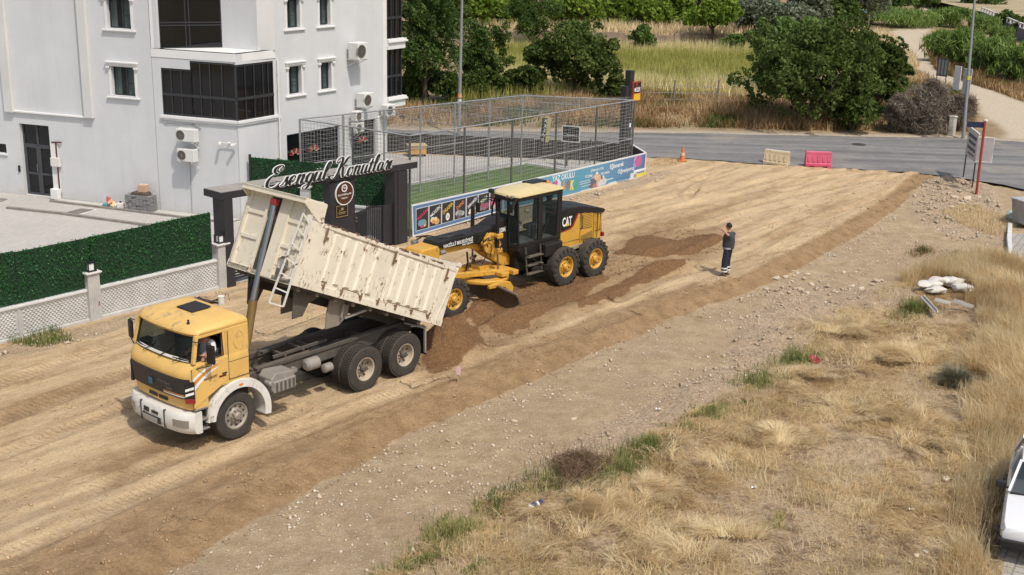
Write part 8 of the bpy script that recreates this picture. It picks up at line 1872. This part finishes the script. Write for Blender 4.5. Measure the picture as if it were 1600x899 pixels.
VG3 = PP([(1454,97),(1461,109),(1480,118),(1517,131),(1554,143),(1610,163),(1620,140),(1560,120),(1500,105),(1460,60),(1448,70)]); X, Y = pts_in(VG3, 9000, r); grass('dry_grass', X, Y, fheight(X,Y), r.uniform(.3,.8,len(X)), .09, np.clip(.55+.5*(fbm(X,Y,3,2,2)-.5)+r.normal(0,.15,len(X)),0,1), G_verge, r.uniform(.2,.6,len(X)), 1, None, 'dry grass strip between track and reeds')
VG4 = [tuple(p) for p in WALLL[1:]]+[(25,116),(-6,116)]; X, Y = pts_in(VG4, 7000, r); grass('dry_grass', X, Y, fheight(X,Y), r.uniform(.5,1.1,len(X)), .1, np.clip(.75+r.normal(0,.15,len(X)),0,1), G_straw, r.uniform(.2,.5,len(X)), 1, None, 'pale dry grass on the wall terrace')
# near straw: combed swaths, clumps in mats with bare soil between
FV = PP([(560,960),(600,895),(690,835),(760,780),(850,750),(930,728),(1000,695),(1060,655),(1160,605),(1230,575),(1275,530),(1310,485),(1385,452),(1450,422),(1530,402),(1600,406),(1680,420),(1670,600),(1660,960)], DROP)
def bare(x, y): return np.clip((fbm(x,y,2.1,3,61)-.42)*5, .02, 1)*np.clip((fbm(x,y,.5,3,63)-.36)*4, .03, 1)
n = 70000; X, Y = pts_in(FV, n, r, bare); Z = height(X,Y); ang = 6.283*fbm(X,Y,.8,3,71)*2.+r.normal(0,.75,n); lean = np.clip(.995-np.abs(r.normal(0,.022,n)), .4, .999)
t = np.clip(.52+.9*(fbm(X,Y,1.1,3,73)-.5)+r.normal(0,.17,n), 0, 1)
grass('straw', X, Y, Z+.01+.07*fbm(X,Y,.35,2,65)*r.uniform(0,1,n), r.uniform(.10,.42,n), r.uniform(.007,.015,n), t, G_straw, lean, 2, ang, 'flattened golden straw matted over the dry plot', 1)
n = 60000; X, Y = pts_in(FV, n, r, lambda x, y: np.clip(.12+(fbm(x,y,1.6,3,67)-.4)*2, .05, 1)); Z = height(X,Y); t = np.clip(.5+1.1*(fbm(X,Y,.8,3,75)-.5)+r.normal(0,.2,n), 0, 1)
grass('straw_litter', X, Y, Z+.012, r.uniform(.05,.2,n), r.uniform(.007,.014,n), t, G_straw, np.clip(.99-np.abs(r.normal(0,.05,n)), .4, .999), 1, None, 'short broken straw littering the bare soil', 4)
for k, (px, py, rx, ry, nn) in enumerate(((960,860,1.5,.8,9000),(1080,850,1.3,.8,8000),(900,800,1.1,.6,5000),(1330,520,1.6,.9,9000),(1400,560,1.4,.8,7000),(1100,720,1.,.6,3500),(1480,700,1.,.9,4500),(1210,690,1.2,.5,3500),(1000,770,1.,.6,4000),(1250,590,1.,.5,3500),(1380,650,.9,.6,3000))):
    q = on_ground(px, py); a = r.uniform(0,6.283,nn); nn = int(nn*1.0); a = a[:nn]; rad_ = np.abs(r.normal(0,.55,nn)); X = q.x+rx*rad_*np.cos(a); Y = q.y+ry*rad_*np.sin(a); kp = vnoise(X,Y,.4,90+k) > .38; X, Y, a = X[kp], Y[kp], a[kp]; m_ = len(X)
    grass('straw_swath', X, Y, height(X,Y)+.015+.13*vnoise(X,Y,.45,95)**2*1.4, r.uniform(.25,.6,m_), r.uniform(.007,.013,m_), np.clip(.68+.9*(vnoise(X,Y,.22,96)-.5)+r.normal(0,.2,m_),0,1), G_straw, np.clip(.97-np.abs(r.normal(0,.06,m_)),.4,.999), 2, 6.283*fbm(X,Y,.7,2,97+k)*1.8+r.normal(0,.42,m_), 'thick swath of fallen golden straw', 40+k)
n = 14000; X, Y = pts_in(FV, n, r, lambda x, y: np.clip((fbm(x,y,1.1,3,81)-.5)*3, .02, 1)); Z = height(X,Y); t = np.clip(.5+.8*(fbm(X,Y,.9,3,83)-.5)+r.normal(0,.18,n), 0, 1)
grass('dry_grass', X, Y, Z, r.uniform(.10,.38,n), .009, t, G_straw2, r.uniform(.2,.9,n), 2, None, 'upright dry grass tufts in the plot', 2)
TG = PP([(1450,418),(1530,402),(1600,404),(1640,420),(1640,560),(1625,700),(1590,760),(1556,868),(1545,960),(1440,960),(1480,800),(1520,700),(1480,600),(1530,520),(1500,470),(1400,440)], DROP)
EXC = [(gp(*e[:2]), e[2]) for e in ((1495,600,1.0),(1475,455,.95),(1480,486,.9),(1500,462,.5))]
n = 46000; X, Y = pts_in(TG, n, r, lambda x, y: np.clip(.2+1.5*(fbm(x,y,.8,3,91)-.3),0,1)*np.clip((sdist(x,y,TG)+.1)/1.1+.8*(fbm(x,y,.6,2,99)-.5),0,1)*np.prod([np.hypot(x-p.x,y-p.y) > q_ for p, q_ in EXC], axis=0)); Z = height(X,Y); t = np.clip(.78+.8*(fbm(X,Y,1.2,3,93)-.5)+r.normal(0,.16,n), 0, 1)
grass('tall_dry_grass', X, Y, Z, r.uniform(.35,.85,n), .014, t, G_straw, np.clip(r.normal(.5,.18,n),.05,.95), 2, 2.6+2.4*fbm(X,Y,1.5,2,95)+r.normal(0,.6,n), 'tall blond dry grass along the side street', 3)
# stray tufts by signs and fences
for k, (poly, nn, hh, tt, lab) in enumerate(((PP([(1470,330),(1520,320),(1580,340),(1590,352),(1560,365),(1500,350)],-.1), 4200, .3, .7, 'yellow dry grass below the sign posts'),(PP([(0,535),(30,512),(90,515),(120,535),(60,548)]), 1200, .3, .35, 'weeds at the foot of the lattice fence'),(PP([(1030,225+22),(1010,262),(1060,258),(1060,246)]), 500, .2, .5, 'weeds beside the cone'))):
    X, Y = pts_in(poly, nn, r); grass('dry_grass', X, Y, height(X,Y), r.uniform(.5,1,nn)*hh, .012, np.clip(tt+r.normal(0,.2,nn),0,1), G_straw if k != 1 else G_weed, r.uniform(.2,.8,nn), 2, None, lab, 10+k)
WL = PP([(560,925),(640,882),(700,840),(770,792),(860,752),(950,738),(1010,702),(1060,668),(1110,645),(1160,612),(1230,572),(1275,545)], DROP)
n = 30000; Xa = []; Ya = []
for (ax, ay), (bx_, by) in zip(WL, WL[1:]):
    L = math.hypot(bx_-ax, by-ay); k = int(900*L); t = r.uniform(0,1,k); o_ = r.normal(0,.28,k); Xa.append(ax+(bx_-ax)*t-(by-ay)/L*o_); Ya.append(ay+(by-ay)*t+(bx_-ax)/L*o_)
X = np.concatenate(Xa); Y = np.concatenate(Ya); kp = (fbm(X,Y,.9,3,131) > .50)&(r.uniform(size=len(X)) < .75); X, Y = X[kp], Y[kp]; n = len(X)
grass('green_weeds', X, Y, height(X,Y), r.uniform(.06,.30,n)*(.4+1.1*vnoise(X,Y,.4,133)), .011, np.clip(.35+.9*(fbm(X,Y,.6,2,135)-.4)+r.normal(0,.25,n),0,1), G_weed, r.uniform(.1,.85,n), 2, None, 'straggling green weeds along the edge of the dry plot', 60)
# weed clumps along the edge of the plot, each a plant patch of its own
CL = [(705,838,150,.30,2600,'weed','long green weed patch low at the bottom left of the plot',.62),(655,880,90,.22,1400,'weed','green weeds at the bottom edge of the picture',.4),(905,738,110,.42,4200,'thorn','brown dry bush in front of the green weeds',.3),(958,742,80,.34,2600,'weed','bright green weeds right of the brown bush',.55),(1012,700,70,.3,1800,'weed','green weeds behind the brown bush',.5),(1112,648,86,.30,2600,'weed','dark green weed clump beside the gravel edge',.45),(1195,597,80,.24,1600,'weed','thin green weeds near the gravel corner',.55),(1425,488,84,.34,3000,'weed','dark green weed clump left of the white offcuts',.25),(1495,604,64,.62,5200,'tussock','round grey green grass tussock in the dry grass',.42),(1215,820,60,.22,700,'weed','sparse light green tuft among the straw',.8),(1350,800,60,.3,1300,'pale','pale upright grass tuft near the bottom right',.9),(1555,690,90,.35,1800,'weed','olive green grass patch near the parked car',.85),(740,890,60,.15,500,'weed','small green sprout at the bottom edge',.5),(1440,395,60,.28,900,'brown','brown dry weeds at the top of the plot',.2),(1490,410,80,.4,1900,'brown','taller brown weeds behind the white sacks',.3)]
G_twig = leafmat('brown_twig', (.12,.075,.045), (.28,.19,.12), (.46,.34,.23), .2, .8)
G_tus = leafmat('tussock_blade', (.10,.10,.06), (.24,.23,.15), (.45,.42,.30), .3, .8)
for k, (x,y,wd,h_,nn,kd,lab,tb) in enumerate(CL):
    q = on_ground(x, y); s = CF/((q-Vector((0,0,CH))).dot(_fw)); R_ = wd/s/2; o = thing('tussock' if kd == 'tussock' else 'weed_clump', lab, 'weeds' if kd != 'tussock' else 'grass tussock', (q.x,q.y,q.z)); rk = np.random.RandomState(600+k)
    ra = R_*np.abs(rk.normal(0,.62,nn)) if kd != 'tussock' else R_*.35*np.sqrt(rk.uniform(0,1,nn)); a = rk.uniform(0,6.283,nn); u_, v_ = ra*np.cos(a)*(1.35 if kd != 'tussock' else 1), ra*np.sin(a)*(.6 if kd not in ('tussock','thorn') else 1); c5, s5 = (.64,.77) if kd != 'tussock' else (1,0); X = u_*c5-v_*s5; Y = u_*s5+v_*c5; kp = vnoise(X,Y,.22,k+30) > (.33 if kd != 'tussock' else -1); X, Y, ra, a = X[kp], Y[kp], ra[kp], a[kp]; nn = len(X); hh = h_*rk.uniform(.4,1.15,nn)*np.clip(1-.35*ra/R_,.3,1)*(.55+.9*vnoise(X,Y,.25,k)); Zl = height(X+q.x,Y+q.y)-q.z
    mt_ = {'weed':G_weed,'thorn':G_twig,'tussock':G_tus,'pale':G_straw,'brown':G_verge}[kd]; ln = rk.uniform(.1,.7,nn) if kd != 'tussock' else rk.uniform(.3,.95,nn)
    grass('blades', X, Y, Zl, hh*(1 if kd != 'tussock' else 1.3), .011 if kd not in ('thorn','tussock') else .008, np.clip(tb+.12+rk.normal(0,.27,nn),0,1), mt_, ln, 2, a+rk.normal(0,.5,nn) if kd == 'tussock' else None, None, 700+k, o)
    if kd == 'thorn': leaves('twigs', [(0,0,h_*.45,R_*.9,R_*.7,h_*.5)], 2600, .07, G_twig, o, 5, elong=.06, gap=.3, gs=.3, fill=.3, tb=-.1)
